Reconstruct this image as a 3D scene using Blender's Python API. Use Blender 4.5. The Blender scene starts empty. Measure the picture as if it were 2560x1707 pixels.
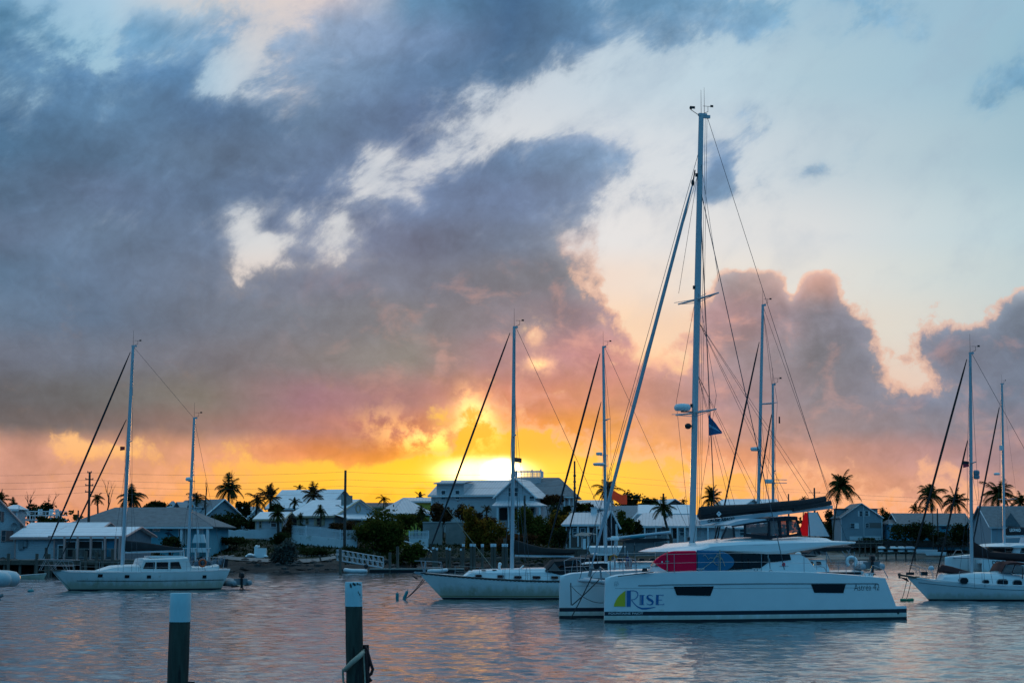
import bpy, bmesh, math, random
from mathutils import Vector, Matrix
R = math.radians
S = bpy.context.scene
COL = S.collection
# ------------------------------------------------------------------ camera, world, sun, exposure
FPX, CX, CY = 4977.8, 1280.0, 853.5          # 70 mm lens, measured on the 2560 x 1707 frame
PITCH, CAMH = R(5.843), 2.86
cam_d = bpy.data.cameras.new("camera"); cam = bpy.data.objects.new("camera", cam_d); COL.objects.link(cam)
cam_d.lens = 70.0; cam_d.sensor_width = 36.0; cam_d.clip_start = 0.5; cam_d.clip_end = 30000
cam.location = (0, 0, CAMH); cam.rotation_euler = (R(90) + PITCH, 0, 0)
S.camera = cam
S.render.resolution_x, S.render.resolution_y = 1024, 682
S.view_settings.view_transform = 'Standard'; S.view_settings.look = 'None'
S.view_settings.exposure = 0.0; S.view_settings.gamma = 1.0
S.cycles.max_bounces = 6; S.cycles.diffuse_bounces = 2; S.cycles.glossy_bounces = 3
S.cycles.transmission_bounces = 4; S.cycles.transparent_max_bounces = 12
S.cycles.sample_clamp_indirect = 4.0; S.cycles.use_denoising = True; S.cycles.use_adaptive_sampling = True; S.cycles.adaptive_threshold = 0.02
SUN_EL, SUN_AZ = 2.05, -0.25                  # degrees; azimuth measured from +Y to the right
sun_d = bpy.data.lights.new("sun", 'SUN'); sun = bpy.data.objects.new("sun", sun_d); COL.objects.link(sun)
sun_d.energy = 0.8; sun_d.angle = R(0.55); sun_d.color = (1.0, 0.50, 0.16)
sdir = Vector((math.sin(R(SUN_AZ)) * math.cos(R(SUN_EL)), math.cos(R(SUN_AZ)) * math.cos(R(SUN_EL)), math.sin(R(SUN_EL))))
sun.rotation_euler = sdir.to_track_quat('Z', 'Y').to_euler()

def lin(c):
    c = c / 255.0
    return c / 12.92 if c <= 0.04045 else ((c + 0.055) / 1.055) ** 2.4
def L3(t): return (lin(t[0]), lin(t[1]), lin(t[2]), 1.0)

W = bpy.data.worlds.new("World"); S.world = W; W.use_nodes = True
def build_sky():
    nt = W.node_tree; N = nt.nodes; K = nt.links
    N.clear()
    def put(v, sock):
        if hasattr(v, 'is_output') or hasattr(v, 'node'): K.new(v, sock)
        else: sock.default_value = v
    def M(op, a, b=0.0, c=0.0, clamp=False):
        n = N.new('ShaderNodeMath'); n.operation = op; n.use_clamp = clamp
        for i, v in enumerate((a, b, c)): put(v, n.inputs[i])
        return n.outputs[0]
    def SM(x, a, b):                                     # smoothstep a..b -> 0..1
        n = N.new('ShaderNodeMapRange'); n.interpolation_type = 'SMOOTHSTEP'
        put(x, n.inputs['Value']); n.inputs['From Min'].default_value = a; n.inputs['From Max'].default_value = b
        return n.outputs[0]
    def LM(x, a, b):
        n = N.new('ShaderNodeMapRange'); n.clamp = True
        put(x, n.inputs['Value']); n.inputs['From Min'].default_value = a; n.inputs['From Max'].default_value = b
        return n.outputs[0]
    def MIX(f, a, b, mode='MIX'):
        n = N.new('ShaderNodeMix'); n.data_type = 'RGBA'; n.blend_type = mode; n.clamp_factor = True
        put(f, n.inputs[0]); put(a, n.inputs[6]); put(b, n.inputs[7])
        return n.outputs[2]
    def XYZ(x, y, z=0.0):
        n = N.new('ShaderNodeCombineXYZ')
        for i, v in enumerate((x, y, z)): put(v, n.inputs[i])
        return n.outputs[0]
    def NOISE(vec, scale, det=6.0, rough=0.55, dist=0.0):
        n = N.new('ShaderNodeTexNoise'); K.new(vec, n.inputs['Vector'])
        n.inputs['Scale'].default_value = scale; n.inputs['Detail'].default_value = det
        n.inputs['Roughness'].default_value = rough; n.inputs['Distortion'].default_value = dist
        return n.outputs[0]
    def RAMP(fac, stops, mode='LINEAR'):
        n = N.new('ShaderNodeValToRGB'); n.color_ramp.interpolation = mode
        e = n.color_ramp.elements
        while len(e) > 1: e.remove(e[-1])
        e[0].position = stops[0][0]; e[0].color = stops[0][1]
        for p, c in stops[1:]:
            q = e.new(p); q.color = c
        K.new(fac, n.inputs[0]); return n.outputs[0]
    tc = N.new('ShaderNodeTexCoord'); sp = N.new('ShaderNodeSeparateXYZ'); K.new(tc.outputs['Generated'], sp.inputs[0])
    X, Y, Z = sp.outputs
    az = M('ARCTAN2', X, Y); el = M('ARCSINE', Z)
    u0 = M('MULTIPLY_ADD', az, FPX, 1280.0); v0 = M('MULTIPLY_ADD', M('ABSOLUTE', el), -FPX, 1362.7)
    # wispy warp of the cloud field (units: thousandths of the sky's width)
    pv = XYZ(M('MULTIPLY', u0, .001), M('MULTIPLY', v0, .001))
    # coordinates turned 33 degrees and stretched: the upper clouds stream up to the right
    ca, sa = math.cos(R(-33)), math.sin(R(-33))
    s1 = M('ADD', M('MULTIPLY', u0, .001 * ca), M('MULTIPLY', v0, .001 * sa))
    s2 = M('ADD', M('MULTIPLY', u0, -.001 * sa), M('MULTIPLY', v0, .001 * ca))
    pst = XYZ(M('MULTIPLY', s1, .55), s2, 3.7)
    w1 = NOISE(pv, 4.0, 5, .55); w2 = NOISE(XYZ(M('MULTIPLY', u0, .001), M('MULTIPLY', v0, .001), 9.0), 4.0, 5, .55)
    low = SM(v0, 520, 760)
    calm = M('MULTIPLY_ADD', low, -.5, 1.0)
    u = M('ADD', u0, M('MULTIPLY', M('MULTIPLY', M('SUBTRACT', w1, .5), calm), 150.0))
    v = M('ADD', v0, M('MULTIPLY', M('MULTIPLY', M('SUBTRACT', w2, .5), calm), 120.0))
    fu = M('DIVIDE', u, 2560.0)
    def field(rows, ys, color, ucoord, vcoord):
        out = None
        for r, row in enumerate(rows):
            n = len(row); st = [(i / (n - 1), (L3(c) if color else (c, c, c, 1))) for i, c in enumerate(row)]
            c = RAMP(ucoord, st, 'EASE' if not color else 'LINEAR')
            out = c if out is None else MIX(SM(vcoord, ys[r - 1], ys[r]), out, c)
        return out
    DEN = [
     "3100123333268999975666422541100",
     "6411566445778999984466642243000",
     "7442575357789866742134310000002",
     "7787796346899743210000000000034",
     "9988999889997422222111200000232",
     "9999999999843357775334200100000",
     "9999999998634999984314103100000",
     "9998778565369999972000000000000",
     "9999999234499999951000000000000",
     "9999999489999999954100545200000",
     "9999999999999998995258998102027",
     "9999999999999987886589999424899",
     "9999999999998767888899999967899",
     "9999999999998435678888889999999",
     "4736776488886620145656788888888",
     "6766543221111000011233345664577",
     "6655443322111000001122233333444"]
    den = field([[int(ch) / 9.0 for ch in r] for r in DEN], [80 * i for i in range(17)], False, fu, v)
    CLD = [
     (0,   [(105,155,190),(150,185,210),(170,190,205),(200,190,195),(95,140,175),(66,108,148),(95,140,175),(105,152,186),(112,162,192),(125,170,200),(140,185,210)]),
     (100, [(78,128,163),(105,155,190),(108,152,188),(150,172,200),(112,142,178),(72,112,152),(95,135,170),(112,152,184),(115,160,190),(130,172,200),(135,178,205)]),
     (200, [(78,122,158),(84,128,168),(88,132,172),(128,158,190),(94,126,162),(74,112,148),(108,138,168),(128,162,192),(138,176,202),(140,180,205),(112,158,188)]),
     (300, [(72,112,148),(88,128,163),(82,116,152),(98,127,158),(88,113,148),(88,118,152),(138,158,188),(138,165,192),(140,176,202),(140,180,205),(98,148,180)]),
     (400, [(70,110,143),(86,120,153),(94,123,154),(97,124,157),(94,118,153),(98,128,163),(122,152,184),(108,142,178),(128,163,190),(140,175,200),(118,165,192)]),
     (500, [(84,116,147),(94,119,151),(91,119,151),(91,116,150),(104,128,163),(103,127,162),(118,142,172),(108,142,174),(125,158,188),(150,180,200),(150,185,205)]),
     (600, [(94,118,148),(94,120,148),(99,123,153),(110,128,158),(103,116,143),(103,122,148),(122,132,148),(150,158,176),(165,165,176),(170,190,205),(170,195,205)]),
     (700, [(86,118,148),(97,123,153),(104,123,148),(110,120,140),(112,122,142),(116,122,136),(117,125,138),(150,145,152),(205,165,155),(195,165,160),(180,190,200)]),
     (800, [(94,120,147),(91,118,147),(104,120,141),(113,123,138),(123,128,138),(130,125,138),(150,130,142),(186,152,158),(134,135,149),(114,126,148),(122,138,158)]),
     (900, [(104,116,136),(99,114,134),(110,116,130),(120,120,127),(134,134,134),(168,130,140),(196,136,136),(160,141,149),(126,131,144),(120,128,148),(108,124,146)]),
     (1000,[(92,98,108),(98,106,113),(122,122,120),(152,116,132),(168,124,128),(205,130,108),(208,143,118),(163,134,142),(134,134,146),(112,124,146),(108,124,146)]),
     (1070,[(98,98,104),(108,102,106),(140,116,114),(168,120,122),(196,122,102),(235,142,66),(234,158,88),(190,142,132),(150,136,142),(132,132,146),(126,128,146)]),
     (1140,[(205,150,135),(212,152,128),(214,150,120),(222,138,92),(238,146,52),(252,178,30),(248,170,66),(224,150,110),(196,146,132),(176,138,140),(150,134,146)]),
     (1230,[(205,150,135),(218,155,125),(232,160,108),(246,172,76),(255,192,36),(255,200,50),(252,180,66),(246,164,90),(226,155,114),(200,146,130),(175,140,140)]),
     (1320,[(208,148,130),(230,150,110),(240,152,86),(246,162,52),(255,182,30),(255,186,40),(252,180,60),(250,170,80),(240,160,105),(225,150,120),(200,142,130)])]
    cld = field([r[1] for r in CLD], [r[0] for r in CLD], True, fu, v)
    SKY = [
     (0,   [(134,176,206),(166,200,222),(212,205,202),(220,208,205),(190,203,218),(186,202,218),(178,200,217),(168,196,214),(158,192,212),(154,190,210),(150,188,208)]),
     (200, [(140,182,206),(160,200,220),(175,202,220),(215,206,204),(192,206,220),(200,210,220),(192,210,222),(186,209,222),(170,198,212),(160,193,210),(148,186,204)]),
     (400, [(170,200,220),(180,204,220),(190,206,218),(205,211,217),(212,215,220),(215,219,223),(214,219,224),(208,217,224),(188,205,215),(175,199,210),(160,191,205)]),
     (600, [(190,205,215),(195,205,214),(205,210,215),(216,217,218),(220,220,222),(226,225,226),(226,225,225),(222,222,222),(214,218,220),(198,213,218),(182,206,214)]),
     (700, [(222,206,196),(222,206,196),(222,212,206),(226,214,206),(232,216,202),(240,215,195),(236,218,205),(232,224,214),(222,221,216),(206,215,214),(188,206,210)]),
     (830, [(240,190,150),(240,190,150),(240,190,150),(242,190,150),(245,200,160),(250,205,165),(250,214,180),(242,208,180),(226,216,202),(216,214,206),(196,206,206)]),
     (1000,[(246,180,130),(246,180,130),(248,185,130),(250,185,110),(255,200,90),(255,190,85),(252,192,120),(248,196,150),(238,196,170),(228,202,186),(208,202,198)]),
     (1100,[(250,185,128),(250,190,128),(250,190,115),(253,190,90),(255,196,56),(255,190,64),(254,182,84),(250,182,108),(246,176,128),(240,180,146),(232,186,164)]),
     (1200,[(244,170,116),(248,172,104),(251,174,96),(255,194,66),(255,204,46),(255,212,70),(255,198,70),(252,182,92),(250,174,104),(246,172,112),(240,172,120)]),
     (1320,[(226,156,130),(240,156,106),(250,162,80),(252,180,48),(255,196,30),(255,198,46),(255,190,58),(252,176,80),(246,166,105),(238,160,125),(225,160,140)])]
    sky = field([r[1] for r in SKY], [r[0] for r in SKY], True, M('DIVIDE', u0, 2560.0), v0)
    # single puffs and gaps of the cumulus bank
    for bx, by, rx, ry, k in ((1905,775,80,60,.9),(1835,735,55,42,.6),(2050,755,48,60,.95),(2115,835,62,60,.8),(2000,880,120,60,.5),(1978,735,26,44,-.7),(1640,770,75,110,-.75),(1700,905,46,46,-.6),
        (1560,720,40,60,-.5),(2385,885,70,42,.5),(2545,820,60,60,.8),(2270,945,60,34,-.5),(2330,1000,110,34,-.28),(2060,640,160,60,-.4),(1330,840,34,40,-.4),(1345,912,44,22,-.45),(300,1130,110,26,-.5),(100,1150,60,36,.3),
        (650,640,50,50,-.25),(680,570,40,26,.25),(745,640,60,26,.35),(820,1120,140,40,.3),(1250,1170,330,40,-.5),(560,190,44,56,-.3),(620,120,40,60,-.25),(960,1240,60,24,.55),(1060,1230,34,22,.5),(2080,455,80,26,.25),(1200,120,110,90,.4),(1380,60,80,60,.3),(1790,480,40,70,.5),(1780,370,90,40,.3)):
        dx = M('DIVIDE', M('SUBTRACT', u, bx), rx); dy = M('DIVIDE', M('SUBTRACT', v, by), ry)
        den = M('MULTIPLY_ADD', M('EXPONENT', M('MULTIPLY', M('ADD', M('MULTIPLY', dx, dx), M('MULTIPLY', dy, dy)), -1.0)), k, den)
    # fractal edges: streaming above, billowing towards the horizon
    nA = NOISE(pst, 7.5, 10, .64, .25); nB0 = NOISE(pv, 9.0, 8, .60, .25); nB1 = NOISE(pv, 25.0, 8, .62, .3); nB = M('ADD', M('MULTIPLY', nB0, .62), M('MULTIPLY', nB1, .38))
    nz = M('ADD', M('MULTIPLY', nA, M('SUBTRACT', 1.0, low)), M('MULTIPLY', nB, low))
    d = M('MULTIPLY_ADD', M('SUBTRACT', nz, .5), 1.95, den)
    aU = M('MULTIPLY_ADD', SM(d, .08, .86), .62, M('MULTIPLY', SM(d, .32, .60), .38)); aL = M('MULTIPLY_ADD', SM(d, .24, .58), .80, M('MULTIPLY', SM(d, .05, .95), .20))
    alpha = M('ADD', M('MULTIPLY', aU, M('SUBTRACT', 1.0, low)), M('MULTIPLY', aL, low))
    big = NOISE(XYZ(M('MULTIPLY', u0, .001), M('MULTIPLY', v0, .0016), 21.0), 5.5, 6, .55, .4)
    shade = M('MULTIPLY_ADD', M('SUBTRACT', big, .5), .60, .915)
    shade = M('MULTIPLY', shade, M('MULTIPLY_ADD', SM(d, .55, 1.35), -.26, 1.15))
    fine = NOISE(pv, 26.0, 8, .62, .5)
    shade = M('MULTIPLY', shade, M('MULTIPLY_ADD', M('SUBTRACT', fine, .5), .40, 1.0))
    shade = M('MULTIPLY', shade, M('MULTIPLY_ADD', M('MULTIPLY', M('SUBTRACT', nB, .5), low), 1.0, 1.0))
    wis = NOISE(XYZ(M('MULTIPLY', s1, 1.1), M('MULTIPLY', s2, 1.5), 40.0), 4.0, 8, .58, .2)
    sky = MIX(M('MULTIPLY', SM(wis, .46, .72), M('MULTIPLY_ADD', SM(v0, 650, 900), -.20, .24)), sky, L3((150, 172, 194)))
    cl = MIX(1.0, cld, XYZ(shade, shade, shade), 'MULTIPLY')
    nC = NOISE(XYZ(M('MULTIPLY', u0, .001), M('MULTIPLY', v0, .0013), 55.0), 8.0, 8, .58, .4)
    pk = M('MULTIPLY', M('MULTIPLY', SM(nC, .50, .70), SM(u0, 500, 1700)), M('MULTIPLY', SM(v0, 600, 780), M('SUBTRACT', 1.0, SM(v0, 1100, 1200))))
    cl = MIX(M('MULTIPLY', pk, M('MULTIPLY_ADD', SM(u0, 1700, 2100), -.30, .52)), cl, L3((236, 172, 156)))
    col = MIX(alpha, sky, cl)
    # sunlit rims of the cumulus on the right
    rim = M('MULTIPLY', M('MULTIPLY', SM(d, .24, .40), M('SUBTRACT', 1.0, SM(d, .44, .66))), SM(v0, 520, 720))
    rim = M('MULTIPLY', rim, SM(u0, 900, 1350))
    col = MIX(M('MULTIPLY', rim, .42), col, L3((255, 192, 158)))
    # glow of the sun through the gap
    su, sv = 1256.0, 1186.0
    def gauss(rx, ry, cx=su, cy=sv, flat=False):
        dx = M('SUBTRACT', u0, cx); dy = M('SUBTRACT', v0, cy)
        q = M('ADD', M('POWER', M('DIVIDE', dx, rx), 2.0), M('POWER', M('DIVIDE', dy, ry), 2.0))
        if flat: q = M('MULTIPLY', q, q)
        return M('EXPONENT', M('MULTIPLY', q, -1.0))
    front = SM(Y, 0.0, 0.4)
    glowtex = M('MULTIPLY_ADD', M('SUBTRACT', nB, .5), 1.0, 1.0)
    lid = SM(M('MULTIPLY_ADD', M('SUBTRACT', nB, .5), 90.0, v0), 1112, 1160)
    def addglow(col, g, c, k, cut=False):
        if cut: g = M('MULTIPLY', g, lid)
        g = M('MULTIPLY', M('MULTIPLY', g, front), k)
        return MIX(1.0, col, MIX(1.0, c, XYZ(g, g, g), 'MULTIPLY'), 'ADD')
    col = addglow(col, M('MULTIPLY', gauss(300, 55), glowtex), (1.0, .42, .05, 1), .26, True)
    col = addglow(col, M('MULTIPLY', gauss(112, 36, cx=1212, cy=1181, flat=True), glowtex), (1.0, .74, .34, 1), 2.6, True)
    col = addglow(col, gauss(40, 30, cy=1184, flat=True), (1.0, .88, .6, 1), 10.0)
    for (gx, gy, rx, ry, k) in ((1080, 1100, 95, 34, 1.3), (1195, 1052, 50, 55, 1.2), (1165, 1010, 30, 50, .5), (1335, 832, 30, 32, .75), (1342, 912, 42, 22, .85), (960, 1060, 70, 40, .4), (1620, 900, 60, 40, .18), (640, 1110, 60, 22, .12)):
        col = addglow(col, M('MULTIPLY', gauss(rx, ry, cx=gx, cy=gy), SM(nB, .44, .57)), (1.0, .56, .12, 1), k)
    # the rest of the dome: pale above the frame, deep dusk blue behind the viewer
    elp = M('MAXIMUM', el, 0.0)
    nD = NOISE(tc.outputs['Generated'], 3.2, 6, .55, .5)
    overhead = MIX(SM(nD, .42, .62), L3((240, 240, 238)), L3((176, 192, 208)))
    side = RAMP(LM(elp, 0.0, .60), [(0, L3((165, 140, 145))), (.18, L3((115, 135, 160))), (.45, L3((96, 140, 176))), (1, L3((100, 152, 190)))])
    back = RAMP(LM(elp, 0.0, 1.2), [(0, L3((40, 112, 162))), (.25, L3((38, 122, 176))), (1, L3((64, 146, 196)))])
    rest = MIX(SM(Y, .2, .95), back, side)
    rest = MIX(SM(elp, .30, .75), rest, MIX(SM(Y, -.05, .55), L3((112, 184, 226)), overhead))
    fade = M('MULTIPLY', M('SUBTRACT', 1.0, SM(M('ABSOLUTE', az), .30, .62)), M('SUBTRACT', 1.0, SM(elp, .285, .52)))
    col = MIX(fade, rest, col)
    st = N.new('ShaderNodeTexSky'); st.sky_type = 'NISHITA'; st.sun_disc = False
    st.sun_elevation = R(SUN_EL); st.sun_rotation = R(SUN_AZ)
    b1 = N.new('ShaderNodeBackground'); K.new(st.outputs[0], b1.inputs[0]); b1.inputs[1].default_value = 0.003
    b2 = N.new('ShaderNodeBackground'); K.new(col, b2.inputs[0]); b2.inputs[1].default_value = 1.0
    ad = N.new('ShaderNodeAddShader'); K.new(b1.outputs[0], ad.inputs[0]); K.new(b2.outputs[0], ad.inputs[1])
    out = N.new('ShaderNodeOutputWorld'); K.new(ad.outputs[0], out.inputs[0])
build_sky()
# ------------------------------------------------------------------ helpers
rnd = random.Random(7)
cp, spi = math.cos(PITCH), math.sin(PITCH)
def ray(px, py):
    a, b = (px - CX) / FPX, (CY - py) / FPX
    return Vector((a, cp - b * spi, spi + b * cp))
def P(px, py, Y):                                   # the point at distance Y that the photo shows at px, py
    d = ray(px, py); t = Y / d.y
    return Vector((d.x * t, Y, CAMH + d.z * t))
def zat(py, Y): return P(CX, py, Y).z
def xat(px, Y): return P(px, 1362.7, Y).x
def wat(px, py):                                    # the point of the water surface seen at px, py
    d = ray(px, py); t = -CAMH / d.z
    return Vector((d.x * t, d.y * t, 0.0))

class MB:
    def __init__(s): s.v = []; s.f = []; s.m = []; s.k = 0
    def mat(s, k): s.k = k; return s
    def add(s, vs, fs):
        o = len(s.v); s.v += [tuple(q) for q in vs]
        for f in fs: s.f.append(tuple(i + o for i in f)); s.m.append(s.k)
        return s
    def poly(s, pts): return s.add(pts, [tuple(range(len(pts)))])
    def box(s, c, d, rz=0.0, ry=0.0):
        M = Matrix.Rotation(rz, 3, 'Z') @ Matrix.Rotation(ry, 3, 'Y'); c = Vector(c)
        vs = [c + M @ Vector((x * d[0] / 2, y * d[1] / 2, z * d[2] / 2)) for x in (-1, 1) for y in (-1, 1) for z in (-1, 1)]
        return s.add(vs, [(0, 1, 3, 2), (4, 6, 7, 5), (0, 4, 5, 1), (2, 3, 7, 6), (0, 2, 6, 4), (1, 5, 7, 3)])
    def box2(s, a, b):
        return s.box([(a[i] + b[i]) / 2 for i in range(3)], [abs(b[i] - a[i]) for i in range(3)])
    def tube(s, pts, r, n=6, cap=True, ry=None):
        pts = [Vector(q) for q in pts]; m = len(pts)
        rs = r if isinstance(r, (list, tuple)) else [r] * m
        vs = []; up = None
        for i in range(m):
            t = (pts[min(i + 1, m - 1)] - pts[max(i - 1, 0)])
            if t.length < 1e-9: t = Vector((0, 0, 1))
            t.normalize()
            if up is None: up = Vector((1, 0, 0)) if abs(t.x) < .9 else Vector((0, 1, 0))
            a = (up - t * up.dot(t)).normalized(); b = t.cross(a); up = a
            for k in range(n):
                an = 2 * math.pi * k / n
                vs.append(pts[i] + (a * math.cos(an) + b * math.sin(an)) * rs[i])
        fs = [(i * n + k, i * n + (k + 1) % n, (i + 1) * n + (k + 1) % n, (i + 1) * n + k) for i in range(m - 1) for k in range(n)]
        if cap: fs += [tuple(range(n - 1, -1, -1)), tuple((m - 1) * n + k for k in range(n))]
        return s.add(vs, fs)
    def prism(s, pts, y0, y1):                          # polygon in x,z pushed through y
        n = len(pts); vs = [(x, y0, z) for x, z in pts] + [(x, y1, z) for x, z in pts]
        return s.add(vs, [tuple(range(n)), tuple(range(2 * n - 1, n - 1, -1))] + [(i, i + n, (i + 1) % n + n, (i + 1) % n) for i in range(n)])
    def loft(s, rows, closed=False, caps=False):
        n = len(rows[0]); vs = [q for r in rows for q in r]; kk = n if closed else n - 1
        fs = [(i * n + k, i * n + (k + 1) % n, (i + 1) * n + (k + 1) % n, (i + 1) * n + k) for i in range(len(rows) - 1) for k in range(kk)]
        if caps: fs += [tuple(range(n - 1, -1, -1)), tuple((len(rows) - 1) * n + k for k in range(n))]
        return s.add(vs, fs)
    def ball(s, c, r, nu=10, nv=6):
        r = r if isinstance(r, (list, tuple)) else (r, r, r)
        rows = []
        for j in range(nv + 1):
            th = math.pi * j / nv; q = max(math.sin(th), 1e-3)
            rows.append([(c[0] + r[0] * q * math.cos(2 * math.pi * i / nu), c[1] + r[1] * q * math.sin(2 * math.pi * i / nu), c[2] - r[2] * math.cos(th)) for i in range(nu)])
        return s.loft(rows, True)
    def leaf(s, c, a, b):                               # small quad spanned by a and b round c
        return s.add([c - a - b, c + a - b, c + a + b, c - a + b], [(0, 1, 2, 3)])
    def build(s, name, mats, parent=None, smooth=0, loc=None, rz=0.0):
        me = bpy.data.meshes.new(name); me.from_pydata(s.v, [], s.f)
        mats = mats if isinstance(mats, (list, tuple)) else [mats]
        for q in mats: me.materials.append(q)
        if len(mats) > 1: me.polygons.foreach_set('material_index', s.m)
        if smooth:
            bm = bmesh.new(); bm.from_mesh(me); bmesh.ops.remove_doubles(bm, verts=bm.verts, dist=1e-4)
            bmesh.ops.recalc_face_normals(bm, faces=bm.faces); bm.to_mesh(me); bm.free()
            me.polygons.foreach_set('use_smooth', [True] * len(me.polygons)); me.set_sharp_from_angle(angle=R(smooth))
        me.update()
        o = bpy.data.objects.new(name, me); COL.objects.link(o)
        if parent: o.parent = parent
        if loc is not None: o.location = loc
        o.rotation_euler.z = rz
        return o
def tag(o, label=None, cat=None, group=None, kind=None):
    for k, q in (('label', label), ('category', cat), ('group', group), ('kind', kind)):
        if q: o[k] = q
    return o
def thing(name, label, cat, loc=(0, 0, 0), rz=0.0, group=None):
    o = bpy.data.objects.new(name, None); o.empty_display_size = .2; COL.objects.link(o)
    o.location = loc; o.rotation_euler.z = rz
    return tag(o, label, cat, group)
def copy_tree(o, loc, rz, label=None, parent=None):
    c = o.copy(); COL.objects.link(c)
    if parent: c.parent = parent
    else:
        c.location = loc; c.rotation_euler.z = rz
        if label: c['label'] = label
    for ch in list(o.children): copy_tree(ch, None, 0, None, c)
    return c
def frame_local(loc, rz):                               # world -> thing-local
    M = (Matrix.Translation(Vector(loc)) @ Matrix.Rotation(rz, 4, 'Z')).inverted()
    def lp(px, py, lat):                                # local x,z where the ray meets the plane y_local = lat
        o = M @ Vector((0, 0, CAMH)); d = M.to_3x3() @ ray(px, py)
        t = (lat - o.y) / d.y
        return (o.x + d.x * t, o.z + d.z * t)
    return lp

# ------------------------------------------------------------------ materials
MATS = {}
def mat(name, col, rough=.5, metal=0.0, var=0.0, vscale=3.0, bump=0.0, bscale=20.0, bdist=.01, wave=None, stain=None, spec=None, trans=0.0, stretch=None, grime=None):
    """col: linear base colour; var: value variation by noise; wave=(axis, period, depth): boards, tiles or ribs as bump"""
    if name in MATS: return MATS[name]
    m = bpy.data.materials.new(name); m.use_nodes = True; MATS[name] = m
    nt = m.node_tree; N = nt.nodes; K = nt.links; b = N['Principled BSDF']
    b.inputs['Base Color'].default_value = (*col, 1); b.inputs['Roughness'].default_value = rough; b.inputs['Metallic'].default_value = metal
    if spec is not None: b.inputs['Specular IOR Level'].default_value = spec
    if trans: b.inputs['Transmission Weight'].default_value = trans
    tc = N.new('ShaderNodeTexCoord'); vec = tc.outputs['Object']
    if stretch:
        mp = N.new('ShaderNodeMapping'); K.new(vec, mp.inputs[0]); mp.inputs['Scale'].default_value = stretch; vec = mp.outputs[0]
    nrm = None
    def noise(sc, det=4):
        n = N.new('ShaderNodeTexNoise'); K.new(vec, n.inputs['Vector']); n.inputs['Scale'].default_value = sc; n.inputs['Detail'].default_value = det; n.inputs['Roughness'].default_value = .6
        return n.outputs[0]
    src = None
    if var:
        r = N.new('ShaderNodeValToRGB'); K.new(noise(vscale, 6), r.inputs[0])
        r.color_ramp.elements[0].position = .3; r.color_ramp.elements[1].position = .7
        r.color_ramp.elements[0].color = (*[c * (1 - var) for c in col], 1); r.color_ramp.elements[1].color = (*[min(1, c * (1 + var * .6)) for c in col], 1)
        src = r.outputs[0]
    if stain:                                           # (colour, scale, threshold)
        r = N.new('ShaderNodeMapRange'); r.interpolation_type = 'SMOOTHSTEP'; K.new(noise(stain[1], 8), r.inputs[0])
        r.inputs[1].default_value = stain[2]; r.inputs[2].default_value = stain[2] + .08
        x = N.new('ShaderNodeMix'); x.data_type = 'RGBA'; K.new(r.outputs[0], x.inputs[0])
        if src: K.new(src, x.inputs[6])
        else: x.inputs[6].default_value = (*col, 1)
        x.inputs[7].default_value = (*stain[0], 1); src = x.outputs[2]
    if grime:                                           # (colour, height): dirt creeping up from the waterline in uneven tongues
        sg = N.new('ShaderNodeSeparateXYZ'); K.new(tc.outputs['Object'], sg.inputs[0])
        mg = N.new('ShaderNodeMapping'); K.new(tc.outputs['Object'], mg.inputs[0]); mg.inputs['Scale'].default_value = (3.5, 3.5, .5)
        ng = N.new('ShaderNodeTexNoise'); K.new(mg.outputs[0], ng.inputs['Vector']); ng.inputs['Scale'].default_value = 1.0; ng.inputs['Detail'].default_value = 8; ng.inputs['Roughness'].default_value = .7
        ag = N.new('ShaderNodeMath'); ag.operation = 'MULTIPLY_ADD'; K.new(ng.outputs[0], ag.inputs[0]); ag.inputs[1].default_value = -1.6 * grime[1]; K.new(sg.outputs[2], ag.inputs[2])
        rg = N.new('ShaderNodeMapRange'); rg.interpolation_type = 'SMOOTHSTEP'; K.new(ag.outputs[0], rg.inputs[0]); rg.inputs[1].default_value = .25 * grime[1]; rg.inputs[2].default_value = -.55 * grime[1]; rg.inputs[3].default_value = 0.0; rg.inputs[4].default_value = .7
        xg = N.new('ShaderNodeMix'); xg.data_type = 'RGBA'; K.new(rg.outputs[0], xg.inputs[0])
        if src: K.new(src, xg.inputs[6])
        else: xg.inputs[6].default_value = (*col, 1)
        xg.inputs[7].default_value = (*grime[0], 1); src = xg.outputs[2]
    if wave:
        sp = N.new('ShaderNodeSeparateXYZ'); K.new(tc.outputs['Object'], sp.inputs[0])
        a = N.new('ShaderNodeMath'); a.operation = 'MULTIPLY'; K.new(sp.outputs['XYZ'.index(wave[0])], a.inputs[0]); a.inputs[1].default_value = 1.0 / wave[1]
        fr = N.new('ShaderNodeMath'); fr.operation = 'FRACT'; K.new(a.outputs[0], fr.inputs[0])
        bp_ = N.new('ShaderNodeBump'); bp_.inputs['Strength'].default_value = 1.0; bp_.inputs['Distance'].default_value = wave[2]
        K.new(fr.outputs[0], bp_.inputs['Height']); nrm = bp_.outputs[0]
        # each board, tile or rib is darker along its starting edge
        mr = N.new('ShaderNodeMapRange'); K.new(fr.outputs[0], mr.inputs[0]); mr.inputs[1].default_value = 0.0; mr.inputs[2].default_value = .16; mr.inputs[3].default_value = .62; mr.inputs[4].default_value = 1.0
        x = N.new('ShaderNodeMix'); x.data_type = 'RGBA'; x.blend_type = 'MULTIPLY'; x.inputs[0].default_value = 1.0
        if src: K.new(src, x.inputs[6])
        else: x.inputs[6].default_value = (*col, 1)
        cb = N.new('ShaderNodeCombineColor')
        for i in range(3): K.new(mr.outputs[0], cb.inputs[i])
        K.new(cb.outputs[0], x.inputs[7]); src = x.outputs[2]
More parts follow.
